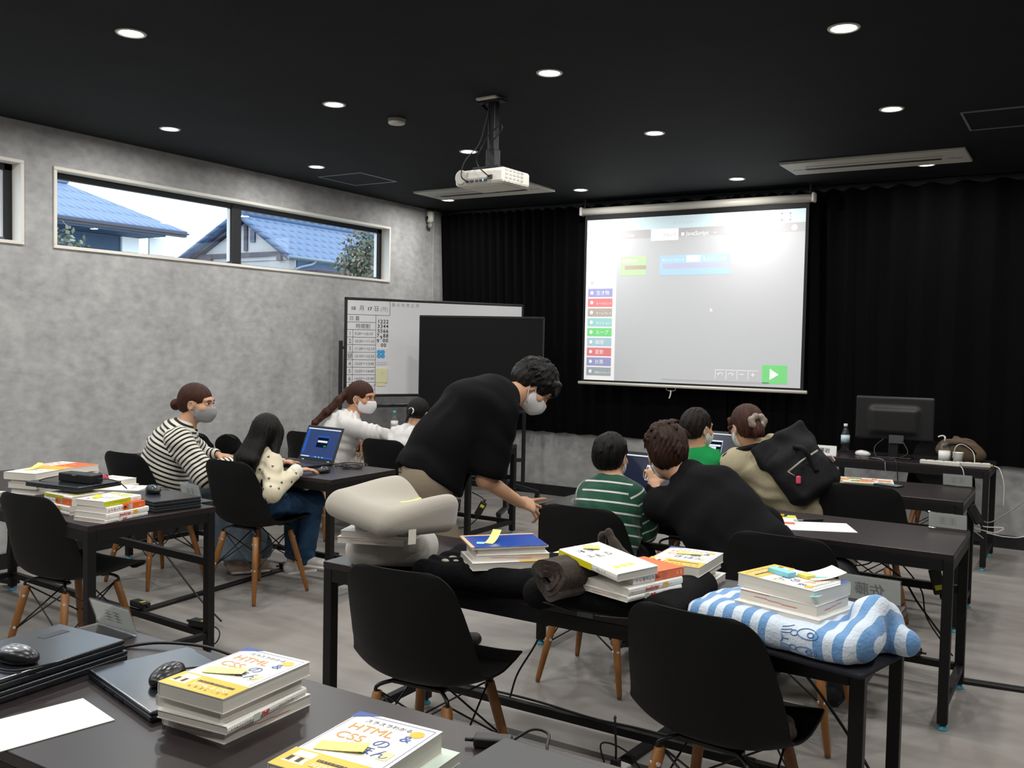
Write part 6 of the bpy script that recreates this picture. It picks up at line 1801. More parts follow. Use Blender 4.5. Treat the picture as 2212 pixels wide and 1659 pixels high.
def hair_cap(M, tuft=0, seed=0, len_=.02, back=-.06, front=.045, fz=.05, vol=0.0, ears=True, side=.0, loose=.3):
    """hair shell over the skull: open at the face and the ears, ragged with tufts"""
    v = vol; HEAD[0] = M
    p = [el(M, (0, -.018, .03), (.082 + v, .103 + v, .093 + v), .02), el(M, (0, -.055, -.015), (.07 + v * .7, .058 + v, .075), .03)]
    rng = np.random.RandomState(seed)
    for i in range(tuft):
        th_, ph_ = rng.rand() * 2 * PI, rng.rand() * 1.75
        d = np.array((math.sin(ph_) * math.cos(th_), math.sin(ph_) * math.sin(th_), math.cos(ph_)))
        if d[1] > .45 and d[2] < .3: continue
        a = np.array((0, -.018, .03)) + d * (.074 + v, .095 + v, .085 + v)
        t = np.array((side + rng.randn() * .45, rng.randn() * .45 + (.3 if d[1] > 0 else -.25), -1.2 * math.sin(ph_)))
        t = t - d * (t @ d) * .9; t = t / np.linalg.norm(t)
        ln_ = len_ * (1 + rng.rand())
        m_ = a + t * ln_ * .55 + d * .004 * loose; e_ = a + t * ln_ + d * (-.006 + .014 * loose * rng.rand())
        p.append(rcl(M, a - d * .004, m_, .011, .0085, .006)); p.append(rcl(M, m_, e_, .0085, .002, .005))
    p += [el(M, (0, .125, fz - .1), (.074, .085, .105), .02, '-'), bx(M, (0, .125, -.16), (.13, .15, .2), .03, .02, '-'), bx(M, (0, -.02, back - .15), (.4, .4, .3), .01, .02, '-')]
    if ears:
        for s in (-1, 1): p.append(el(M, (s * .085, .012, -.022), (.03, .03, .04), .012, '-'))
    return p
def strands(amp, M, n=46):
    """fine combed ridges running from the crown down"""
    A = np.linalg.inv(np.array(M))
    def fn(P):
        q = P @ A[:3, :3].T + A[:3, 3]
        th_ = np.arctan2(q[:, 0], q[:, 1] + .02)
        return amp * (np.sin(th_ * n + 8 * np.sin(q[:, 2] * 30)) * .6 + np.sin(th_ * n * .37 + q[:, 2] * 20) * .7)
    return fn
def hand(wr, dr, pn, thumb, s=1.0, curl=(.3, .3, .35, .4), spread=.12, thumb_out=.7, mi=0, fl=None, fdir=None):
    """palm, four fingers and a thumb. dr: direction of the fingers, pn: out of the palm, thumb: +1/-1 side"""
    wr, dr, pn = Vector(wr), nz(dr), Vector(pn)
    pn = (pn - dr * pn.dot(dr)).normalized(); sd = dr.cross(pn) * thumb
    kn = wr + dr * .088 * s
    p = [ec(wr + dr * .012 * s, kn - dr * .012 * s, sd, (.027 * s, .016 * s), (.038 * s, .0135 * s), .012 * s, mi=mi)]
    LEN = [(.042, .027, .021), (.046, .03, .022), (.042, .028, .021), (.033, .021, .018)]
    for i in range(4):
        off = (.029 - .0195 * i) * s
        b = kn + sd * off - dr * (.004, 0, .004, .012)[i] * s - dr * .012 * s
        d = (dr + sd * spread * (1.5 - i) * .6).normalized()
        c = curl[i]; r = (.0092, .0094, .009, .0078)[i] * s
        ang = c * .7
        cur = b
        for j, L in enumerate(LEN[i]):
            dd = (d * math.cos(ang) + pn * math.sin(ang)).normalized()
            nx = cur + dd * (L + (.012 if j == 0 else 0)) * s
            p.append(rc(cur, nx, r * (1 - .08 * j), r * (.92 - .08 * j), .0035 * s, mi=mi))
            cur = nx; ang += c * (1.0, .8, 0)[j] if j < 2 else 0
    t0 = wr + dr * .022 * s + sd * .022 * s
    t1 = t0 + (dr * .75 + sd * thumb_out + pn * .25).normalized() * .042 * s
    t2 = t1 + (dr * .9 + sd * thumb_out * .5 + pn * .25).normalized() * .03 * s
    t3 = t2 + (dr * .95 + sd * thumb_out * .25 + pn * .25).normalized() * .024 * s
    p += [rc(t0, t1, .014 * s, .0115 * s, .012 * s, mi=mi), rc(t1, t2, .011 * s, .0098 * s, .004 * s, mi=mi), rc(t2, t3, .0095 * s, .0078 * s, .003 * s, mi=mi)]
    return p
def torso(st, grow=0.0, k=.04, u0=None, mi=0):
    """chain of oval sections [(point, side, half width, half depth)]"""
    p = []
    a0, ax = Vector(st[0][0]), (Vector(st[-1][0]) - Vector(st[0][0])).normalized()
    for (a, sa, wa, da), (b, sb, wb2, db) in zip(st[:-1], st[1:]):
        q = ec(a, b, (Vector(sa) + Vector(sb)), (wa + grow, da + grow), (wb2 + grow, db + grow), k, mi=mi)
        if u0 is not None: q.ufn = lambda X, Y, Z: u0 + (X - a0.x) * ax.x + (Y - a0.y) * ax.y + (Z - a0.z) * ax.z
        p.append(q)
    return p
def limb(pts, rs, k=.02, u0=None, mi=0):
    p = []; u = u0
    for i in range(len(pts) - 1):
        p.append(rc(pts[i], pts[i + 1], rs[i], rs[i + 1], k, mi=mi, u0=u))
        if u is not None: u += (Vector(pts[i + 1]) - Vector(pts[i])).length
    return p
def leg_prims(h, k, a, toe, s=1.0):
    h, k, a, toe = map(Vector, (h, k, a, toe))
    p = limb([h, k], [.078 * s, .052 * s], .04) + limb([k, (k * .65 + a * .35), a], [.05 * s, .052 * s, .032 * s], .03)
    heel = a + (a - toe).normalized() * .03 * s + Vector((0, 0, -.045 * s))
    p += [rc(a, heel, .033 * s, .028 * s, .03), rc(heel, toe, .03 * s, .02 * s, .03)]
    return p
def shoe(a, toe, s, mats, parent, off, sole='#e9e9e6'):
    a, toe, off = Vector(a) - Vector(off), Vector(toe) - Vector(off), Vector(off)
    d = (toe - a); d.z = 0; d.normalize(); sd = d.cross(Vector((0, 0, 1)))
    heel = Vector((a.x, a.y, toe.z)) - d * .045 * s
    m = MB(); add_solid(m, [ec(heel + Vector((0, 0, .02)), toe + Vector((0, 0, .012)), sd, (.034 * s, .036 * s), (.042 * s, .028 * s), .02), rc(a + Vector((0, 0, -.02 * s)), heel + Vector((0, 0, .03)), .036 * s, .034 * s, .03)], .005, None, 2)
    o = m.build('shoe', mats, parent)
    m = MB(); add_solid(m, [ec(heel + Vector((0, 0, -.012)), toe + Vector((0, 0, -.012)), sd, (.036 * s, .013), (.043 * s, .013), .01)], .005); m.build('sole', mat('sole_' + sole[1:], sole, .6), o)
BODY_VS = .0058
def person(label, base, prims, skin=None, vs=BODY_VS):
    m = MB(); add_solid(m, prims, vs, None, 1, base)
    o = m.build('person', [skin or M_SKIN, M_LIP])
    o.location = base
    return tag(o, label, 'person')
def wear(name, prims, mats, parent, base, vs=.006, disp=None, sm=1):
    ufn = None
    if name == 'hair':
        A = np.linalg.inv(np.array(HEAD[0]))
        def ufn(W):
            q = W @ A[:3, :3].T + A[:3, 3]
            a = np.arctan2(q[..., 0], q[..., 1] + .02)
            d = a - a[..., :1]
            return a[..., :1] + (d + PI) % (2 * PI) - PI
    m = MB(); add_solid(m, prims, vs, disp, sm, base, None, ufn)
    return m.build(name, mats, parent)
def side_of(a, b): return nz(Vector(b) - Vector(a))
V3 = Vector

# ---------------------------------------------------------------- bending man in black
def man_bending():
    F = nz((.75, .66, 0)); Rt = V3((F.y, -F.x, 0))          # facing, and his right side (towards the viewer)
    pel = V3((-2.64, 3.53, .845)); wai = V3((-2.60, 3.61, 1.0)); che = V3((-2.535, 3.735, 1.165)); upc = V3((-2.475, 3.85, 1.215)); nek = V3((-2.42, 3.93, 1.232))
    hd = V3((-2.375, 4.055, 1.275))
    rs, ls = V3((-2.475, 3.85, 1.155)) + Rt * .185, V3((-2.475, 3.85, 1.165)) - Rt * .185
    re, rw = V3((-2.40, 3.665, .845)), V3((-2.318, 3.845, .722))
    le = ls - F * .22 - Rt * .02 + V3((0, 0, -.18)); lw = V3((-2.64, 3.53, .845)) - Rt * .2 + F * .08 + V3((0, 0, .02))
    hr, hl = pel + Rt * .095 + V3((0, 0, -.03)), pel - Rt * .095 + V3((0, 0, -.03))
    kr, kl = hr + F * .10 + V3((0, 0, -.37)), hl + F * .12 + V3((0, 0, -.37))
    ar, al = kr - F * .06 + V3((0, 0, -.355)), kl - F * .03 + V3((0, 0, -.355))
    ar.z = al.z = .085
    tr, tl = ar + F * .17, al + F * .17; tr.z = tl.z = .028
    HM = headM(hd, F * .62 + V3((0, 0, -.78)) + Rt * .12, F * .78 + V3((0, 0, .62)))
    st = [(pel, Rt, .155, .105), (wai, Rt, .14, .1), (che, Rt, .165, .115), (upc, Rt, .165, .095), (nek - F * .02, Rt, .075, .06)]
    p = torso(st) + head_prims(HM, nek) + limb([rs, re], [.052, .041]) + limb([re, rw], [.041, .027]) + limb([ls, le, lw], [.052, .041, .027])
    tip = V3((-2.235, 4.02, .714))
    d = (tip - rw).normalized()
    # index stretched on to the desk edge, the others hang down
    p += hand(rw, (d + V3((0, 0, -.26))), -Rt * .7 + V3((0, 0, -.7)), 1, 1.08, (.02, .3, .62, .7), .42, .4)
    p += hand(lw, F * .3 + V3((0, 0, -.8)), Rt, -1, 1.0)
    p += leg_prims(hr, kr, ar, tr) + leg_prims(hl, kl, al, tl)
    base = (pel.x, pel.y, 0)
    o = person('man in a black T-shirt bending over with his hand on a desk edge', base, p)
    hem = pel - V3((0, 0, .015)) - F * .0
    sp_ = (wai - pel).normalized()
    st2 = [(pel - sp_ * .1 + F * .01, Rt, .185, .165), (pel + F * .01, Rt, .188, .165), (wai, Rt, .185, .15), (che, Rt, .19, .14), (upc - F * .01, Rt, .18, .11), (nek - F * .045 + V3((0, 0, -.012)), Rt, .088, .068)]
    sl = V3((rs * .18 + re * .82)); sl2 = V3(ls * .2 + le * .8)
    pr = torso(st2, 0, .05) + [ec(rs + Rt * -.03, sl, F, (.098, .09), (.092, .08), .05), ec(ls + Rt * .03, sl2, F, (.09, .085), (.085, .075), .05),
          el(HM, (0, .03, -.115), (.052, .055, .06), .012, '-')]
    ax = (re - rs).normalized(); pl = T(*(sl + ax * .09)) @ V3((0, 0, 1)).rotation_difference(ax).to_matrix().to_4x4()
    pr.append(bx(pl, (0, 0, 0), (.17, .17, .1), .004, .006, '-'))
    ax = (le - ls).normalized(); pl = T(*(sl2 + ax * .09)) @ V3((0, 0, 1)).rotation_difference(ax).to_matrix().to_4x4()
    pr.append(bx(pl, (0, 0, 0), (.17, .17, .1), .004, .006, '-'))
    # hem: cut square to the spine
    ax = (wai - pel).normalized(); pl = T(*(pel - ax * .225 + F * .03)) @ V3((0, 0, 1)).rotation_difference(ax).to_matrix().to_4x4()
    pr.append(bx(pl, (0, 0, 0), (.8, .8, .4), .01, .01, '-'))
    wear('t_shirt', pr, mat('black_cotton', '#0c0c0f', .9, .12, bump=(120, .15)), o, base, .006, folds(.0035, [((.4, .5, 1), .13), ((1, -.6, .3), .11)], 2), 2)
    tp = [ec(pel - Rt * .07, pel + Rt * .07, F, (.125, .125), (.125, .125), .03)]
    for h, k, a in ((hr, kr, ar), (hl, kl, al)): tp += limb([h, k, a + V3((0, 0, .03))], [.098, .078, .062], .04)
    tp.append(ec(pel, wai - F * .01, Rt, (.16, .12), (.145, .108), .03))
    wear('trousers', tp, mat('khaki_cotton', '#877b6a', .9, .1, bump=(100, .2)), o, base, .007, folds(.004, [((.3, .4, 1), .1), ((1, .2, .5), .12)], 4), 1)
    MB().tube([tuple(V3(q) - V3(base)) for q in [pel + wai * 0 + Rt * (.158 * math.cos(a)) + F * (.122 * math.sin(a)) + V3((0, 0, .055 + .02 * math.sin(a))) for a in np.linspace(0, 2 * PI, 30)]], .012, 8).build('belt', mat('belt_brown', '#5a4632', .6), o)
    hp = hair_cap(HM, 230, 3, .032, -.062, .04, .062, .014, False, 0, 1.3)
    hp += [rcl(HM, (x, .07, .085), (x * 1.15 + .006, .106, .047), .022, .006, .012) for x in (-.064, -.045, -.026, -.008, .012, .032, .05, .066)]
    hp += [el(HM, (s * .084, .02, -.03), (.02, .026, .034), .01, '-') for s in (-1, 1)]
    wear('hair', hp, M_HBLK, o, base, .005, strands(.0022, HM), 1)
    face_bits(HM, o, base, M_HBLK, True); mask_on(HM, o, base, mat('mask_white', '#dcdcdf', .8))
    for a, t_ in ((ar, tr), (al, tl)): shoe(a, t_, 1.05, mat('shoe_black', '#141416', .6), o, base, '#26262a')
man_bending()

# ---------------------------------------------------------------- boy in striped green
def boy_striped():
    F = nz((-.1, 1, 0)); Rt = V3((F.y, -F.x, 0)); s = .8
    pel = V3((-1.80, 3.70, .53)); wai = V3((-1.80, 3.72, .64)); che = V3((-1.80, 3.755, .76)); upc = V3((-1.80, 3.775, .83)); nek = V3((-1.805, 3.79, .885))
    hd = V3((-1.83, 3.83, .985))
    rs, ls = upc + Rt * .125 + V3((0, 0, -.01)), upc - Rt * .125 + V3((0, 0, -.015))
    re, rw = V3((-1.655, 3.84, .67)), V3((-1.72, 4.08, .725))
    le, lw = V3((-2.02, 3.93, .725)), V3((-1.97, 4.14, .728))
    hr, hl = pel + Rt * .07, pel - Rt * .07
    kr, kl = hr + F * .33 + V3((0, 0, -.03)), hl + F * .33 + V3((0, 0, -.03))
    ar, al = V3((-1.72, 4.05, .12)), V3((-1.86, 4.02, .12))
    tr, tl = V3((-1.70, 4.2, .05)), V3((-1.87, 4.17, .04))
    HM = headM(hd, (-.02, 1, -.12), (0, .1, 1), .86)
    st = [(pel, Rt, .125, .09), (wai, Rt, .115, .08), (che, Rt, .125, .085), (upc, Rt, .115, .07), (nek, Rt, .05, .045)]
    p = torso(st) + head_prims(HM, nek - V3((0, 0, .02))) + limb([rs, re, rw], [.04, .031, .021]) + limb([ls, le, lw], [.04, .031, .021])
    p += hand(rw, (-.2, .9, -.05), (0, 0, -1), 1, .78, (.35, .35, .4, .4)) + hand(lw, (.35, .9, -.04), (0, 0, -1), -1, .78, (.3, .3, .35, .4))
    p += leg_prims(hr, kr, ar, tr, .75) + leg_prims(hl, kl, al, tl, .75)
    base = (pel.x, pel.y, 0)
    o = person('boy with short black hair in a green sweater with white stripes, seen from behind', base, p, None, .0052)
    st2 = [(pel - V3((0, 0, .03)), Rt, .15, .12), (wai, Rt, .15, .115), (che, Rt, .148, .11), (upc, Rt, .132, .088), (nek - V3((0, 0, .02)), Rt, .062, .056)]
    pr = torso(st2, 0, .03, u0=0.0) + limb([rs - Rt * .02, re, rw - (rw - re).normalized() * .01], [.06, .05, .04], .025, u0=.005) + limb([ls + Rt * .02, le, lw - (lw - le).normalized() * .01], [.06, .052, .04], .025, u0=.005)
    pr.append(el(HM, (0, .015, -.15), (.05, .05, .052), .01, '-'))
    wear('sweater', pr, stripe_mat('green_white_knit', '#24503f', '#d3d3cb', .044, .82, .3), o, base, .0052, folds(.0035, [((1, .3, .6), .08), ((.3, .2, 1), .07)], 7), 1)
    tp = torso(st[:2], .018, .03) + limb([hr, kr, ar], [.085, .066, .052], .03) + limb([hl, kl, al], [.085, .066, .052], .03)
    wear('trousers', tp, mat('dark_trousers', '#23252b', .9), o, base, .007, folds(.003, [((.3, 1, .5), .08)], 4))
    wear('hair', hair_cap(HM, 110, 5, .026, -.078, .04, .035, .004), M_HBLK, o, base, .0045, strands(.0024, HM, 40))
    face_bits(HM, o, base, M_HBLK); mask_on(HM, o, base, mat('mask_white', '#dcdcdf', .8))
    for a, t_ in ((ar, tr), (al, tl)):
        m = MB(); bb = V3(base); d = (t_ - a)
        add_solid(m, [rc(a - bb + V3((0, 0, .03)), a - bb + V3((0, 0, -.03)), .033, .03, .02), rc(a - bb + V3((0, 0, -.035)), t_ - bb, .032, .026, .03)], .005, None, 2); m.build('sock', mat('sock_grey', '#55555c', .9), o)
boy_striped()

# ---------------------------------------------------------------- man in black, seated, from behind
def man_seated():
    pel = V3((-.99, 3.62, .53)); wai = V3((-1.10, 3.655, .66)); che = V3((-1.26, 3.71, .795)); upc = V3((-1.375, 3.755, .875)); nek = V3((-1.475, 3.805, .945))
    hd = V3((-1.565, 3.845, 1.025))
    F = nz((-.5, .87, 0)); Rt = nz((.8, .1, .35))
    sh = nz((.86, .12, .2))
    rs, ls = upc + sh * .15 + V3((0, 0, -.05)), upc - sh * .2 + V3((0, .02, -.03))
    re, rw = V3((-1.15, 3.96, .735)), V3((-1.4, 4.17, .735))
    le, lw = V3((-1.60, 3.93, .74)), V3((-1.70, 4.02, .84))
    hr, hl = pel + V3((.1, .02, 0)), pel + V3((-.1, .02, 0))
    kr, kl = hr + V3((.02, .4, .0)), hl + V3((-.08, .38, 0))
    ar, al = kr + V3((.0, .0, -.42)), kl + V3((-.02, .05, -.42)); ar.z = al.z = .085
    tr, tl = ar + V3((0, .17, -.055)), al + V3((0, .17, -.055))
    HM = headM(hd, (-.42, .82, -.22), (-.18, .05, 1), 1.03)
    st = [(pel, (1, 0, .1), .155, .115), (wai, (1, .05, .25), .13, .095), (che - V3((0, 0, .03)), (1, .1, .35), .14, .09), (upc - V3((0, 0, .02)), sh, .12, .065), (nek - V3((-.02, 0, .03)), sh, .055, .05)]
    p = torso(st) + head_prims(HM, nek) + limb([rs, re, rw], [.052, .042, .028]) + limb([ls, le, lw], [.052, .042, .028])
    p += hand(lw, (-.15, .35, .45), (-.5, .6, -.2), -1, 1.0, (.5, .8, 1.0, 1.1), .1, .6) + hand(rw, (-.7, .6, -.1), (0, 0, -1), 1, 1.0)
    p += leg_prims(hr, kr, ar, tr) + leg_prims(hl, kl, al, tl)
    base = (pel.x, pel.y, 0)
    o = person('man with brown hair in a black top, leaning sideways from his chair', base, p)
    st2 = [(pel, (1, 0, .1), .18, .14), (wai, (1, .05, .25), .16, .12), (che - V3((0, 0, .03)), (1, .1, .35), .172, .12), (upc - V3((0, 0, .015)), sh, .17, .095), (nek - V3((-.025, 0, .012)), sh, .082, .066)]
    pr = torso(st2, 0, .05) + limb([rs - sh * .02, re, rw], [.082, .062, .044], .04) + limb([ls + sh * .02, le, lw - V3((0, 0, .02))], [.08, .06, .042], .04)
    pr.append(el(HM, (0, .02, -.16), (.05, .052, .05), .012, '-'))
    wear('top', pr, mat('charcoal_cotton', '#121214', .92, .12, bump=(120, .15)), o, base, .006, folds(.0026, [((1, .3, -.6), .14), ((.5, .3, 1), .12)], 12), 2)
    tp = torso(st[:2], .02, .03) + limb([hr, kr, ar], [.1, .08, .065], .04) + limb([hl, kl, al], [.1, .08, .065], .04)
    wear('trousers', tp, mat('dark_trousers', '#23252b', .9), o, base, .007, folds(.004, [((.3, 1, .5), .1)], 4))
    hp = hair_cap(HM, 70, 8, .04, -.085, .04, .04, .006, True, -.3, .5)
    wear('hair', hp, M_HBRN, o, base, .0048, strands(.0035, HM, 30))
    face_bits(HM, o, base, M_HBRN); mask_on(HM, o, base, mat('mask_white', '#dcdcdf', .8))
    for a, t_ in ((ar, tr), (al, tl)): shoe(a, t_, 1.05, mat('shoe_black', '#141416', .6), o, base, '#26262a')
man_seated()

# ---------------------------------------------------------------- child in plain green
def boy_green():
    F = nz((.1, 1, 0)); Rt = V3((F.y, -F.x, 0))
    pel = V3((-1.9, 5.04, .52)); wai = V3((-1.9, 5.06, .63)); che = V3((-1.895, 5.09, .765)); upc = V3((-1.89, 5.1, .84)); nek = V3((-1.89, 5.09, .905)); hd = V3((-1.9, 5.1, 1.025))
    rs, ls = upc + Rt * .13, upc - Rt * .13
    re, rw = V3((-1.69, 5.28, .73)), V3((-1.78, 5.5, .73)); le, lw = V3((-2.1, 5.27, .73)), V3((-2.02, 5.5, .73))
    hr, hl = pel + Rt * .08, pel - Rt * .08; kr, kl = hr + F * .33, hl + F * .33
    ar, al = kr + V3((0, 0, -.38)), kl + V3((0, 0, -.38)); tr, tl = ar + V3((0, .13, -.05)), al + V3((0, .13, -.05))
    HM = headM(hd, (.42, .9, -.1), (0, 0, 1), .9)
    st = [(pel, Rt, .13, .09), (wai, Rt, .12, .085), (che, Rt, .13, .09), (upc, Rt, .12, .075), (nek - V3((0, 0, .01)), Rt, .05, .045)]
    p = torso(st) + head_prims(HM, nek - V3((0, 0, .02))) + limb([rs, re, rw], [.042, .033, .022]) + limb([ls, le, lw], [.042, .033, .022])
    p += hand(rw, (-.3, .9, 0), (0, 0, -1), 1, .8) + hand(lw, (.3, .9, 0), (0, 0, -1), -1, .8) + leg_prims(hr, kr, ar, tr, .78) + leg_prims(hl, kl, al, tl, .78)
    base = (pel.x, pel.y, 0)
    o = person('child with short dark hair in a plain bright green T-shirt before the front laptop', base, p, None, .0055)
    st2 = [(pel, Rt, .15, .11), (wai, Rt, .148, .108), (che, Rt, .15, .11), (upc, Rt, .135, .09), (nek - V3((0, 0, .03)), Rt, .066, .058)]
    pr = torso(st2, 0, .04) + limb([rs - Rt * .02, rs * .45 + re * .55], [.062, .058], .03) + limb([ls + Rt * .02, ls * .45 + le * .55], [.062, .058], .03)
    wear('t_shirt', pr, mat('green_cotton', '#1f8f4d', .9, .15, bump=(120, .15)), o, base, .006, folds(.003, [((1, .3, .6), .1), ((.3, .2, 1), .08)], 3))
    wear('trousers', torso(st[:2], .018, .03) + limb([hr, kr, ar], [.085, .068, .055], .03) + limb([hl, kl, al], [.085, .068, .055], .03), mat('dark_trousers', '#23252b', .9), o, base, .008)
    wear('hair', hair_cap(HM, 110, 9, .026, -.075, .04, .035, .004), M_HDRK, o, base, .005, strands(.0024, HM, 40))
    face_bits(HM, o, base, M_HDRK); mask_on(HM, o, base, mat('mask_white', '#dcdcdf', .8))
    for a, t_ in ((ar, tr), (al, tl)): shoe(a, t_, .8, mat('shoe_dark', '#2c2c33', .6), o, base)
boy_green()

# ---------------------------------------------------------------- woman in beige with a backpack
def woman_backpack():
    pel = V3((-1.16, 5.2, .52)); wai = V3((-1.24, 5.17, .66)); che = V3((-1.41, 5.12, .80)); upc = V3((-1.5, 5.09, .875)); nek = V3((-1.56, 5.09, .95)); hd = V3((-1.61, 5.08, 1.055))
    F = nz((-.75, .66, 0)); sh = nz((.66, .6, .12))
    rs, ls = upc + sh * .17, upc - sh * .17 + V3((-.02, 0, 0))
    le, lw = V3((-1.70, 5.17, .755)), V3((-1.83, 5.4, .735)); re, rw = V3((-1.32, 5.38, .745)), V3((-1.5, 5.52, .735))
    hr, hl = pel + V3((.07, .08, 0)), pel + V3((-.08, -.04, 0)); kr, kl = hr + V3((-.12, .36, 0)), hl + V3((-.16, .34, 0))
    ar, al = kr + V3((0, .02, -.42)), kl + V3((0, .02, -.42)); ar.z = al.z = .085; tr, tl = ar + V3((-.05, .15, -.055)), al + V3((-.05, .15, -.055))
    HM = headM(hd, (-.72, .66, -.2), (-.1, 0, 1), .97)
    sd0 = V3((.8, .5, .15))
    st = [(pel, sd0, .16, .12), (wai, sd0, .135, .1), (che, sd0, .145, .105), (upc, sh, .145, .085), (nek - V3((-.02, 0, .02)), sh, .06, .052)]
    p = torso(st) + head_prims(HM, nek) + limb([rs, re, rw], [.045, .037, .024]) + limb([ls, le, lw], [.045, .037, .024])
    p += hand(rw, (-.6, .7, 0), (0, 0, -1), 1, .92) + hand(lw, (-.5, .8, 0), (0, 0, -1), -1, .92) + leg_prims(hr, kr, ar, tr, .92) + leg_prims(hl, kl, al, tl, .92)
    base = (pel.x, pel.y, 0)
    o = person('person with tied brown hair and glasses in a beige outfit, wearing a black backpack', base, p)
    beige = mat('beige_cotton', '#b3a98d', .92, .15, bump=(110, .2))
    st2 = [(wai + V3((.03, 0, -.04)), sd0, .175, .135), (wai, sd0, .175, .13), (che, sd0, .18, .14), (upc, sh, .165, .11), (nek - V3((-.035, 0, .045)), sh, .08, .065)]
    pr = torso(st2, 0, .05) + limb([rs - sh * .02, re, rw], [.085, .075, .06], .04) + limb([ls + sh * .02, le, V3(le * .35 + lw * .65)], [.088, .085, .07], .05)
    wear('blouse', pr, beige, o, base, .006, folds(.005, [((1, .3, .6), .11), ((.3, -.2, 1), .1)], 14), 2)
    tp = torso([(pel - V3((0, 0, .02)), sd0, .19, .16), (wai, sd0, .165, .125)], 0, .03) + limb([hr, kr, ar], [.115, .095, .1], .05) + limb([hl, kl, al], [.115, .095, .1], .05)
    wear('trousers', tp, beige, o, base, .007, folds(.005, [((.6, 1, .5), .1), ((.2, .1, 1), .12)], 4), 2)
    hp = hair_cap(HM, 0, 12, .018, -.075, .05, .03, .004, True) + [el(HM, (0, -.115, -.01), (.035, .03, .03), .015), el(HM, (.0, -.13, -.045), (.032, .026, .035), .02), rcl(HM, (-.07, .06, .05), (-.078, .055, -.03), .012, .006, .015), rcl(HM, (.07, .06, .05), (.078, .055, -.03), .012, .006, .015)]
    wear('hair', hp, M_HRED, o, base, .0048, strands(.0024, HM, 40))
    bb = V3(base); Mo = Matrix.Translation(-bb) @ HM
    m = MB(); add_solid(m, [el(Mo @ T(.012 * math.cos(a), 0, 0), (.03 * math.cos(a), -.128, .012 + .03 * math.sin(a)), (.02, .016, .02), .012) for a in np.linspace(0, 2 * PI, 8)[:-1]], .004, folds(.002, [((1, .3, .5), .02)], 3)); m.build('scrunchie', mat('scrunchie_grey', '#8d8177', .5, noise=(40, .4)), o)
    face_bits(HM, o, base, M_HRED); mask_on(HM, o, base, mat('mask_white', '#dcdcdf', .8))
    g = MB()
    for s in (-1, 1):
        g.tube([tuple(Mo @ V3((s * (.033 + .022 * math.cos(a)), .112, .006 + .018 * math.sin(a)))) for a in np.linspace(0, 2 * PI, 20)], .0014, 6)
        g.tube([tuple(Mo @ V3(q)) for q in ((s * .055, .11, .01), (s * .078, .06, .008), (s * .084, -.012, .01))], .0014, 6)
    g.tube([tuple(Mo @ V3((x, .114, .009))) for x in (-.011, 0, .011)], .0014, 6)
    g.build('glasses', mat('glasses_metal', '#8a8680', .3, metal=.7), o)
    for a, t_ in ((ar, tr), (al, tl)): shoe(a, t_, .95, mat('shoe_dark', '#2c2c33', .6), o, base)
    # backpack: its own thing, carried on the back
    t = thing('backpack', 'black backpack with grey zip and pink tag, worn by the person in beige', 'backpack', (-1.3, 5.02, .865), 0)
    up_ = nz((-.5, .05, .62)); out = nz((.42, -.78, .38)); out = (out - up_ * out.dot(up_)).normalized(); sx = up_.cross(out) * -1
    BM = Matrix(((sx.x, out.x, up_.x, 0), (sx.y, out.y, up_.y, 0), (sx.z, out.z, up_.z, 0), (0, 0, 0, 1)))
    M_BAG = mat('backpack_black', '#0e0f12', .75, .25, bump=(60, .2))
    m = MB(); add_solid(m, [bx(BM, (0, 0, -.04), (.3, .14, .3), .06, .03), bx(BM, (0, -.01, .14), (.34, .045, .14), .02, .06), bx(BM, (0, .055, -.09), (.24, .06, .17), .03, .02)], .006, folds(.006, [((.6, .3, 1), .12), ((1, -.4, .2), .1)], 6), 2)
    m.build('bag_body', M_BAG, t)
    m = MB(); m.tube([tuple(BM @ V3(q)) for q in ((-.1, .09, .01), (0, .096, .005), (.1, .09, -.01))], .006, 8); m.build('zip', mat('zip_grey', '#9a9b90', .4, metal=.3), t)
    m = MB(); m.tube(smoothpath([tuple(BM @ V3(q)) for q in ((-.02, .06, .09), (-.03, .12, .05), (-.035, .1, -.02), (-.03, .09, -.08))]), .014, 8); m.build('front_strap', M_BAG, t)
    m = MB(); m.tube([tuple(BM @ V3((.1, .095, -.01))), tuple(BM @ V3((.085, .1, -.045)))], .002, 6); m.build('tag_loop', mat('cord_pink', '#c9a0a8', .5), t)
    m = MB(); c = BM @ V3((.08, .1, -.07)); add_solid(m, [ec(c + V3((0, 0, .013)), c - V3((0, 0, .018)), (1, .2, 0), (.013, .006), (.013, .006), .004)], .003); m.build('pink_tag', mat('tag_pink', '#dd4f6c', .5), t)
    m = MB().box((-.152, .05, -.06), (.006, .05, .035), .001, M=BM); m.build('woven_label', mat('woven_label', '#c9a8a2', .7), t)
    m = MB()
    for s, tgt in ((-1, ls + V3((-.01, -.03, .06))), (1, rs + V3((.0, -.0, .07)))):
        a = BM @ V3((s * .09, -.06, .12)); c = tgt - V3(t.location); e = BM @ V3((s * .13, -.06, -.16))
        m.tube(smoothpath([tuple(a), tuple(c * .5 + a * .5 + V3((0, 0, .02))), tuple(c), tuple(c + F * .09 + V3((0, 0, -.07)))]), .014, 8)
    e1 = BM @ V3((-.14, -.04, -.17)); m.tube(smoothpath([tuple(e1), tuple(e1 + V3((-.1, -.02, .03))), tuple(e1 + V3((-.2, .04, .06)))]), .012, 8)
    m.build('shoulder_strap', M_BAG, t)
woman_backpack()

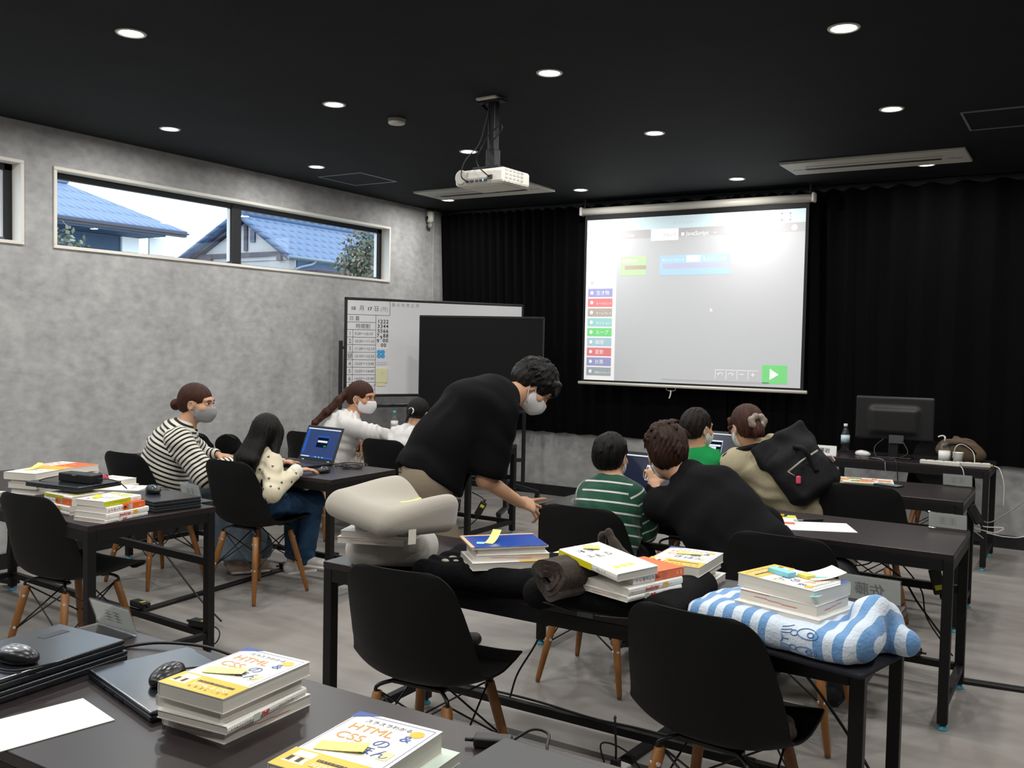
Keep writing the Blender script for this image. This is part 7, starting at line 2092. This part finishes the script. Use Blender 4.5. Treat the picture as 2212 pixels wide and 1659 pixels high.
# ---------------------------------------------------------------- woman in the striped sweater
def woman_striped():
    F = nz((.62, .78, 0)); Rt = V3((F.y, -F.x, 0))
    pel = V3((-4.80, 3.71, .535)); wai = V3((-4.78, 3.72, .66)); che = V3((-4.73, 3.755, .81)); upc = V3((-4.70, 3.775, .885)); nek = V3((-4.665, 3.8, .96)); hd = V3((-4.615, 3.838, 1.085))
    rs, ls = upc + Rt * .165 + V3((0, 0, -.015)), upc - Rt * .165
    re, rw = V3((-4.42, 3.73, .675)), V3((-4.36, 3.97, .735)); le, lw = V3((-4.80, 4.03, .725)), V3((-4.665, 4.04, .745))
    hr, hl = pel + Rt * .09, pel - Rt * .09; D = nz((.35, .93, 0)); kr, kl = hr + D * .40, hl + D * .38
    ar, al = V3((-4.5, 4.08, .085)), V3((-4.62, 4.16, .085)); tr, tl = ar + V3((.1, .14, -.055)), al + V3((.06, .15, -.055))
    HM = headM(hd, (.9, .42, -.12), (0, 0, 1), .98)
    st = [(pel, Rt, .165, .12), (wai, Rt, .135, .1), (che, Rt, .145, .105), (upc, Rt, .145, .085), (nek - V3((0, 0, .01)), Rt, .058, .052)]
    p = torso(st) + head_prims(HM, nek) + limb([rs, re, rw], [.045, .037, .024]) + limb([ls, le, lw], [.045, .037, .024])
    p += hand(rw, (.4, .9, 0), (0, 0, -1), 1, .93) + hand(lw, (.93, .3, -.06), (.1, .1, -1), -1, .93, (.3, .35, .4, .4)) + leg_prims(hr, kr, ar, tr, .92) + leg_prims(hl, kl, al, tl, .92)
    base = (pel.x, pel.y, 0)
    o = person('woman with a hair bun and grey mask in a black and white striped sweater', base, p)
    st2 = [(wai + V3((0, 0, -.05)), Rt, .18, .145), (wai, Rt, .188, .15), (che, Rt, .185, .145), (upc, Rt, .165, .11), (nek - V3((0, 0, .035)), Rt, .072, .064)]
    pr = torso(st2, 0, .035, u0=0.0) + limb([rs - Rt * .02, re, rw], [.08, .072, .045], .02, u0=.01) + limb([ls + Rt * .02, le, lw - V3((.03, 0, 0))], [.08, .07, .042], .02, u0=.01)
    pr.append(el(HM, (0, .015, -.155), (.048, .05, .045), .01, '-'))
    wear('sweater', pr, stripe_mat('black_white_knit', '#d8d5c8', '#17171a', .026, .58, .1), o, base, .0055, folds(.004, [((1, .3, .6), .1), ((.3, .2, 1), .08)], 15), 1)
    cl_ = MB(); Mo = Matrix.Translation(-V3(base)) @ HM
    nax = (HM @ V3((0, -.02, -.06)) - nek).normalized(); q0 = V3((0, 0, 1)).rotation_difference(nax).to_matrix()
    cl_.tube([tuple(nek - V3(base) - nax * .012 + q0 @ V3((.06 * math.cos(a), .06 * math.sin(a), 0))) for a in np.linspace(0, 2 * PI, 26)], .009, 8); cl_.build('neckband', mat('knit_black', '#17171a', .9), o)
    den = mat('denim_grey_blue', '#66737f', .9, .1, noise=(9, .18, 5), bump=(120, .25))
    tp = torso([(pel - V3((0, 0, .01)), Rt, .185, .15), (wai, Rt, .15, .12)], 0, .03) + [ec(pel + D * .05, (kr + kl) / 2, Rt, (.19, .1), (.17, .09), .05), ec((kr + kl) / 2, (ar + al) / 2 + V3((.02, .0, .06)), (.8, -.6, 0), (.17, .1), (.24, .19), .06), bx(T(), (-4.6, 4.0, -.4), (3, 3, 1.05), .01, .01, '-')]
    wear('skirt', tp, den, o, base, .007, folds(.012, [((.8, -.6, .05), .085), ((.6, -.8, .2), .13)], 4), 2)
    wear('hair', hair_cap(HM, 0, 16, .012, -.07, .05, .05, .002) + [el(HM, (0, -.135, -.03), (.036, .034, .036), .014), rcl(HM, (0, -.1, -.01), (0, -.13, -.025), .025, .02, .015)], M_HRED, o, base, .0046, strands(.0014, HM, 70))
    face_bits(HM, o, base, M_HRED); mask_on(HM, o, base, mat('mask_grey', '#8e9092', .8))
    for a, t_ in ((ar, tr), (al, tl)): shoe(a, t_, .95, mat('shoe_beige', '#b9a595', .6), o, base)
woman_striped()

# ---------------------------------------------------------------- girl with long black hair
def girl():
    F = nz((.12, 1, 0)); Rt = V3((F.y, -F.x, 0))
    pel = V3((-4.07, 3.815, .525)); wai = V3((-4.065, 3.82, .62)); che = V3((-4.055, 3.825, .735)); upc = V3((-4.05, 3.83, .795)); nek = V3((-4.045, 3.835, .845)); hd = V3((-4.035, 3.86, .945))
    rs, ls = upc + Rt * .12 + V3((0, 0, -.01)), upc - Rt * .12
    re, rw = V3((-3.845, 3.715, .63)), V3((-3.87, 3.935, .73)); le, lw = V3((-4.26, 3.95, .68)), V3((-4.2, 4.14, .73))
    hr, hl = pel + Rt * .065, pel - Rt * .065; kr, kl = hr + V3((.1, .30, .0)), hl + V3((.05, .30, 0))
    ar, al = V3((-3.98, 4.12, .15)), V3((-4.1, 4.15, .15)); tr, tl = ar + V3((.14, .03, -.01)), al + V3((.05, .12, -.08))
    HM = headM(hd, (-.12, 1, -.2), (0, 0, 1), .87)
    st = [(pel, Rt, .12, .09), (wai, Rt, .11, .08), (che, Rt, .118, .082), (upc, Rt, .11, .068), (nek, Rt, .046, .042)]
    p = torso(st) + head_prims(HM, nek - V3((0, 0, .02))) + limb([rs, re, rw], [.036, .03, .02]) + limb([ls, le, lw], [.036, .03, .02])
    p += hand(rw, (.25, .95, .02), (0, 0, -1), 1, .82, (.3, .28, .3, .35), .16) + hand(lw, (.2, .95, 0), (0, 0, -1), -1, .78) + leg_prims(hr, kr, ar, tr, .7) + leg_prims(hl, kl, al, tl, .7)
    base = (pel.x, pel.y, 0)
    o = person('girl with long black hair in a cream top, one hand on a mouse', base, p, None, .0052)
    M_CRM = mat('cream_cotton', '#d6cdb4', .9, .15, bump=(120, .15))
    st2 = [(pel + V3((0, 0, .02)), Rt, .148, .12), (wai, Rt, .145, .115), (che, Rt, .142, .108), (upc, Rt, .126, .085), (nek - V3((0, 0, .02)), Rt, .06, .054)]
    cuff0 = rw - (rw - re).normalized() * .06
    pr = torso(st2, 0, .03) + limb([rs - Rt * .015, re, cuff0], [.055, .052, .043], .02) + limb([ls + Rt * .015, le, lw - V3((0, .05, 0))], [.055, .052, .043], .02)
    top = wear('blouse', pr, M_CRM, o, base, .0052, folds(.0035, [((1, .3, .6), .09), ((.3, .2, 1), .07)], 17))
    wear('cuff', [ec(cuff0 - (rw - re).normalized() * .01, rw - (rw - re).normalized() * .015, (0, 0, 1), (.042, .037), (.045, .04), .01)], mat('cuff_white', '#e4e0d4', .9), top, base, .005)
    # scattered black triangles printed on the cloth
    me = top.data; rng = np.random.RandomState(4); tri = MB()
    pk = []
    n = len(me.vertices)
    for i in rng.permutation(n):
        q = me.vertices[int(i)].co
        if all((q - k).length > .045 for k in pk):
            pk.append(q.copy()); nn = me.vertices[int(i)].normal
            a = nn.orthogonal().normalized(); b = nn.cross(a); an = rng.rand() * 6.28
            tri.add([tuple(q + nn * .002 + (a * math.cos(an + k) + b * math.sin(an + k)) * .010) for k in (0, 2.094, 4.189)], [(0, 1, 2)])
        if len(pk) > 110: break
    tri.build('triangle_print', mat('print_black', '#2a2a2c', .5), top)
    tp = torso([(pel - V3((0, 0, .01)), Rt, .135, .115), (wai - V3((0, 0, .03)), Rt, .12, .1)], 0, .03) + limb([hr, kr, ar + V3((0, 0, .03))], [.085, .062, .056], .03) + limb([hl, kl, al + V3((0, 0, .03))], [.085, .062, .056], .03)
    wear('jeans', tp, mat('denim_blue', '#2d4763', .9, .1, noise=(10, .25, 5), bump=(120, .25)), o, base, .006, folds(.0035, [((.3, 1, .6), .06), ((.2, .1, 1), .07)], 4))
    B = lambda x, y, z: HM @ V3((x, y, z))
    hp = hair_cap(HM, 0, 18, .012, -.3, .05, .02, .003, False)
    pt = lambda x, y, z: V3((x, y, z))
    hp += [ec(B(0, -.045, .02), pt(-4.06, 3.725, .80), Rt, (.075, .05), (.1, .045), .03), ec(pt(-4.06, 3.725, .80), pt(-4.065, 3.685, .62), Rt, (.1, .045), (.08, .026), .03),
           rc(B(.062, .03, .01), pt(-3.935, 3.80, .77), .03, .026, .02), rc(pt(-3.935, 3.80, .77), pt(-3.945, 3.73, .66), .026, .01, .02), rc(B(-.066, .02, .01), pt(-4.15, 3.82, .76), .024, .022, .02), rc(pt(-4.15, 3.82, .76), pt(-4.15, 3.79, .64), .022, .01, .02)]
    hp += [el(HM, (s * .058, .015, -.03), (.034, .062, .085), .03) for s in (-1, 1)]
    hp = [q for q in hp if not (q.op == '-' and q.hi[2] < .85)]
    wear('hair', hp, M_HBLK, o, base, .0048, strands(.0022, HM, 64), 1)
    face_bits(HM, o, base, M_HBLK); mask_on(HM, o, base, mat('mask_white', '#dcdcdf', .8))
    for a, t_ in ((ar, tr), (al, tl)): shoe(a, t_, .8, mat('shoe_white', '#d6d3cf', .6), o, base)
girl()

# ---------------------------------------------------------------- woman in white
def woman_white():
    F = nz((.72, .7, 0)); Rt = V3((F.y, -F.x, 0))
    pel = V3((-4.86, 5.3, .53)); wai = V3((-4.83, 5.31, .65)); che = V3((-4.785, 5.335, .79)); upc = V3((-4.755, 5.35, .86)); nek = V3((-4.725, 5.375, .925)); hd = V3((-4.68, 5.425, 1.055))
    rs, ls = upc + Rt * .165 + V3((0, 0, -.01)), upc - Rt * .165
    re, rw = V3((-4.505, 5.35, .80)), V3((-4.43, 5.58, .755)); le, lw = V3((-4.84, 5.56, .735)), V3((-4.715, 5.47, .725))
    hr, hl = pel + Rt * .09, pel - Rt * .09; D = nz((.25, .97, 0)); kr, kl = hr + D * .42, hl + D * .4
    ar, al = kr + V3((0, 0, -.42)), kl + V3((0, 0, -.42)); ar.z = al.z = .085; tr, tl = ar + V3((.03, .16, -.055)), al + V3((.02, .16, -.055))
    HM = headM(hd, (.94, .16, -.14), (.05, 0, 1), 1.0)
    st = [(pel, Rt, .165, .12), (wai, Rt, .14, .105), (che, Rt, .15, .11), (upc, Rt, .148, .088), (nek - V3((0, 0, .01)), Rt, .06, .054)]
    p = torso(st) + head_prims(HM, nek) + limb([rs, re, rw], [.047, .038, .025]) + limb([ls, le, lw], [.047, .038, .026])
    p += hand(rw, (.5, .8, -.1), (0, 0, -1), 1, .95) + hand(lw, (.75, -.45, -.5), (.3, -.3, -.9), -1, .98, (.55, .65, .75, .8), .12, .5) + leg_prims(hr, kr, ar, tr, .95) + leg_prims(hl, kl, al, tl, .95)
    base = (pel.x, pel.y, 0)
    o = person('woman with a long ponytail in a white top, reaching over a desk', base, p, M_SKIN2)
    M_WT = mat('white_jersey', '#d9d6d4', .9, .15, bump=(120, .15))
    st2 = [(wai + V3((0, 0, -.1)), Rt, .165, .13), (wai, Rt, .165, .13), (che, Rt, .178, .14), (upc, Rt, .165, .108), (nek - V3((0, 0, .04)), Rt, .078, .068)]
    cf = rw - (rw - re).normalized() * .05; cl2 = le * .45 + lw * .55
    pr = torso(st2, 0, .04) + limb([rs - Rt * .02, re, cf], [.074, .062, .044], .03) + limb([ls + Rt * .02, le, cl2], [.074, .062, .048], .03)
    pr.append(el(HM, (0, .015, -.16), (.05, .052, .045), .01, '-'))
    wear('top', pr, M_WT, o, base, .0058, folds(.005, [((1, .6, .3), .05), ((.3, .2, 1), .1)], 19), 1)
    tp = torso([(pel, Rt, .185, .15), (wai, Rt, .15, .12)], 0, .03) + limb([hr, kr, ar], [.105, .09, .11], .05) + limb([hl, kl, al], [.105, .09, .11], .05)
    wear('trousers', tp, mat('cream_trousers', '#cfcac0', .9), o, base, .0075, folds(.006, [((1, .2, .1), .09)], 4))
    P_ = lambda *q: V3(q)
    hp = hair_cap(HM, 0, 20, .012, -.07, .05, .048, .003) + [rcl(HM, (0, -.1, .03), (0, -.135, .03), .03, .022, .015)]
    tail = [HM @ V3((0, -.13, .03)), P_(-4.81, 5.32, 1.03), P_(-4.87, 5.25, .94), P_(-4.93, 5.19, .86), P_(-4.955, 5.165, .81)]
    hp += limb(tail, [.018, .032, .03, .022, .006], .02)
    wear('hair', hp, M_HRED, o, base, .0048, strands(.0016, HM, 64))
    m = MB(); c = HM @ V3((0, -.134, .03)) - V3(base); add_solid(m, [el(T(*c) @ T(.012 * math.cos(a), .012 * math.sin(a), .018 * math.sin(a)), (0, 0, 0), (.012, .012, .012), .004) for a in np.linspace(0, 6, 6)], .003); m.build('hair_tie', mat('tie_pearl', '#cfcfa8', .4), o)
    face_bits(HM, o, base, M_HRED); mask_on(HM, o, base, mat('mask_white', '#dcdcdf', .8))
    w_ = MB(); dd = (lw - le).normalized()
    q = Vector((0, 0, 1)).rotation_difference(dd).to_matrix().to_4x4()
    w_.tube([tuple(lw - dd * .012 - V3(base) + q @ V3((.03 * math.cos(a), .03 * math.sin(a), 0))) for a in np.linspace(0, 2 * PI, 24)], .004, 6); w_.build('bracelet', mat('bracelet_silver', '#b5b3ad', .3, metal=.8), o)
    for a, t_ in ((ar, tr), (al, tl)): shoe(a, t_, .95, mat('shoe_white', '#d6d3cf', .6), o, base)
woman_white()

# ---------------------------------------------------------------- child in white behind the bending man
def child_white():
    F = nz((-.2, 1, 0)); Rt = V3((F.y, -F.x, 0))
    pel = V3((-4.17, 5.25, .52)); wai = V3((-4.17, 5.28, .62)); che = V3((-4.17, 5.33, .74)); upc = V3((-4.165, 5.36, .8)); nek = V3((-4.155, 5.39, .855)); hd = V3((-4.15, 5.44, .965))
    rs, ls = upc + Rt * .13, upc - Rt * .13
    re, rw = V3((-3.98, 5.52, .73)), V3((-4.05, 5.68, .735)); le, lw = V3((-4.36, 5.46, .74)), V3((-4.33, 5.66, .735))
    hr, hl = pel + Rt * .07, pel - Rt * .07; kr, kl = hr + F * .3, hl + F * .3; ar, al = kr + V3((0, 0, -.36)), kl + V3((0, 0, -.36)); tr, tl = ar + V3((0, .12, -.05)), al + V3((0, .12, -.05))
    HM = headM(hd, (-.1, .9, -.4), (0, .3, 1), .87)
    st = [(pel, Rt, .12, .09), (wai, Rt, .11, .08), (che, Rt, .12, .085), (upc, Rt, .112, .07), (nek, Rt, .047, .043)]
    p = torso(st) + head_prims(HM, nek - V3((0, 0, .02))) + limb([rs, re, rw], [.038, .031, .021]) + limb([ls, le, lw], [.038, .031, .021])
    p += hand(rw, (-.2, .9, 0), (0, 0, -1), 1, .78) + hand(lw, (.2, .9, 0), (0, 0, -1), -1, .78) + leg_prims(hr, kr, ar, tr, .72) + leg_prims(hl, kl, al, tl, .72)
    base = (pel.x, pel.y, 0)
    o = person('child in white with a white hair band, mostly hidden by the bending man', base, p, None, .0056)
    st2 = [(pel, Rt, .145, .115), (wai, Rt, .14, .11), (che, Rt, .145, .11), (upc, Rt, .13, .09), (nek - V3((0, 0, .03)), Rt, .062, .056)]
    wear('top', torso(st2, 0, .03) + limb([rs - Rt * .02, re, rw], [.064, .056, .042], .03) + limb([ls + Rt * .02, le, lw], [.064, .056, .042], .03), mat('white_jersey', '#d9d6d4', .9), o, base, .006, folds(.004, [((1, .6, .3), .07), ((.3, .2, 1), .08)], 21))
    wear('trousers', torso(st[:2], .018, .03) + limb([hr, kr, ar], [.082, .064, .052], .03) + limb([hl, kl, al], [.082, .064, .052], .03), mat('dark_trousers', '#23252b', .9), o, base, .008)
    wear('hair', hair_cap(HM, 0, 22, .012, -.07, .05, .04, .003) + [rcl(HM, (0, -.09, -.02), (0, -.13, -.03), .03, .016, .015), rcl(HM, (0, -.13, -.03), (0, -.15, -.13), .022, .008, .015)], M_HBLK, o, base, .005, strands(.0016, HM, 64))
    m = MB(); c = HM @ V3((0, -.125, -.028)) - V3(base); m.tube([tuple(c + (HM.to_3x3().normalized() @ V3((.021 * math.cos(a), 0, .021 * math.sin(a))))) for a in np.linspace(0, 2 * PI, 18)], .006, 8); m.build('hair_tie', mat('tie_white', '#e2e2e0', .6), o)
    face_bits(HM, o, base, M_HBLK); mask_on(HM, o, base, mat('mask_white', '#dcdcdf', .8))
    for a, t_ in ((ar, tr), (al, tl)): shoe(a, t_, .8, mat('shoe_white', '#d6d3cf', .6), o, base)
child_white()

# grey cloth left on the seat of the right-hand empty chair
gc = thing('cloth', 'crumpled beige cloth on the seat of the chair below the striped towel', 'cloth', (-.78, 2.54, .424), 0)
m = MB(); add_solid(m, [rc((-.02, -.06, .035), (.1, .02, .03), .035, .03, .02), rc((.05, -.1, .04), (.12, -.04, .035), .03, .03, .02), bx(T(), (0, 0, -.1), (1, 1, .2), .004, .01, '-')], .005, folds(.004, [((1, .4, .4), .05)], 3)); m.build('fabric', mat('cloth_beige', '#8d7f6c', .9), gc)
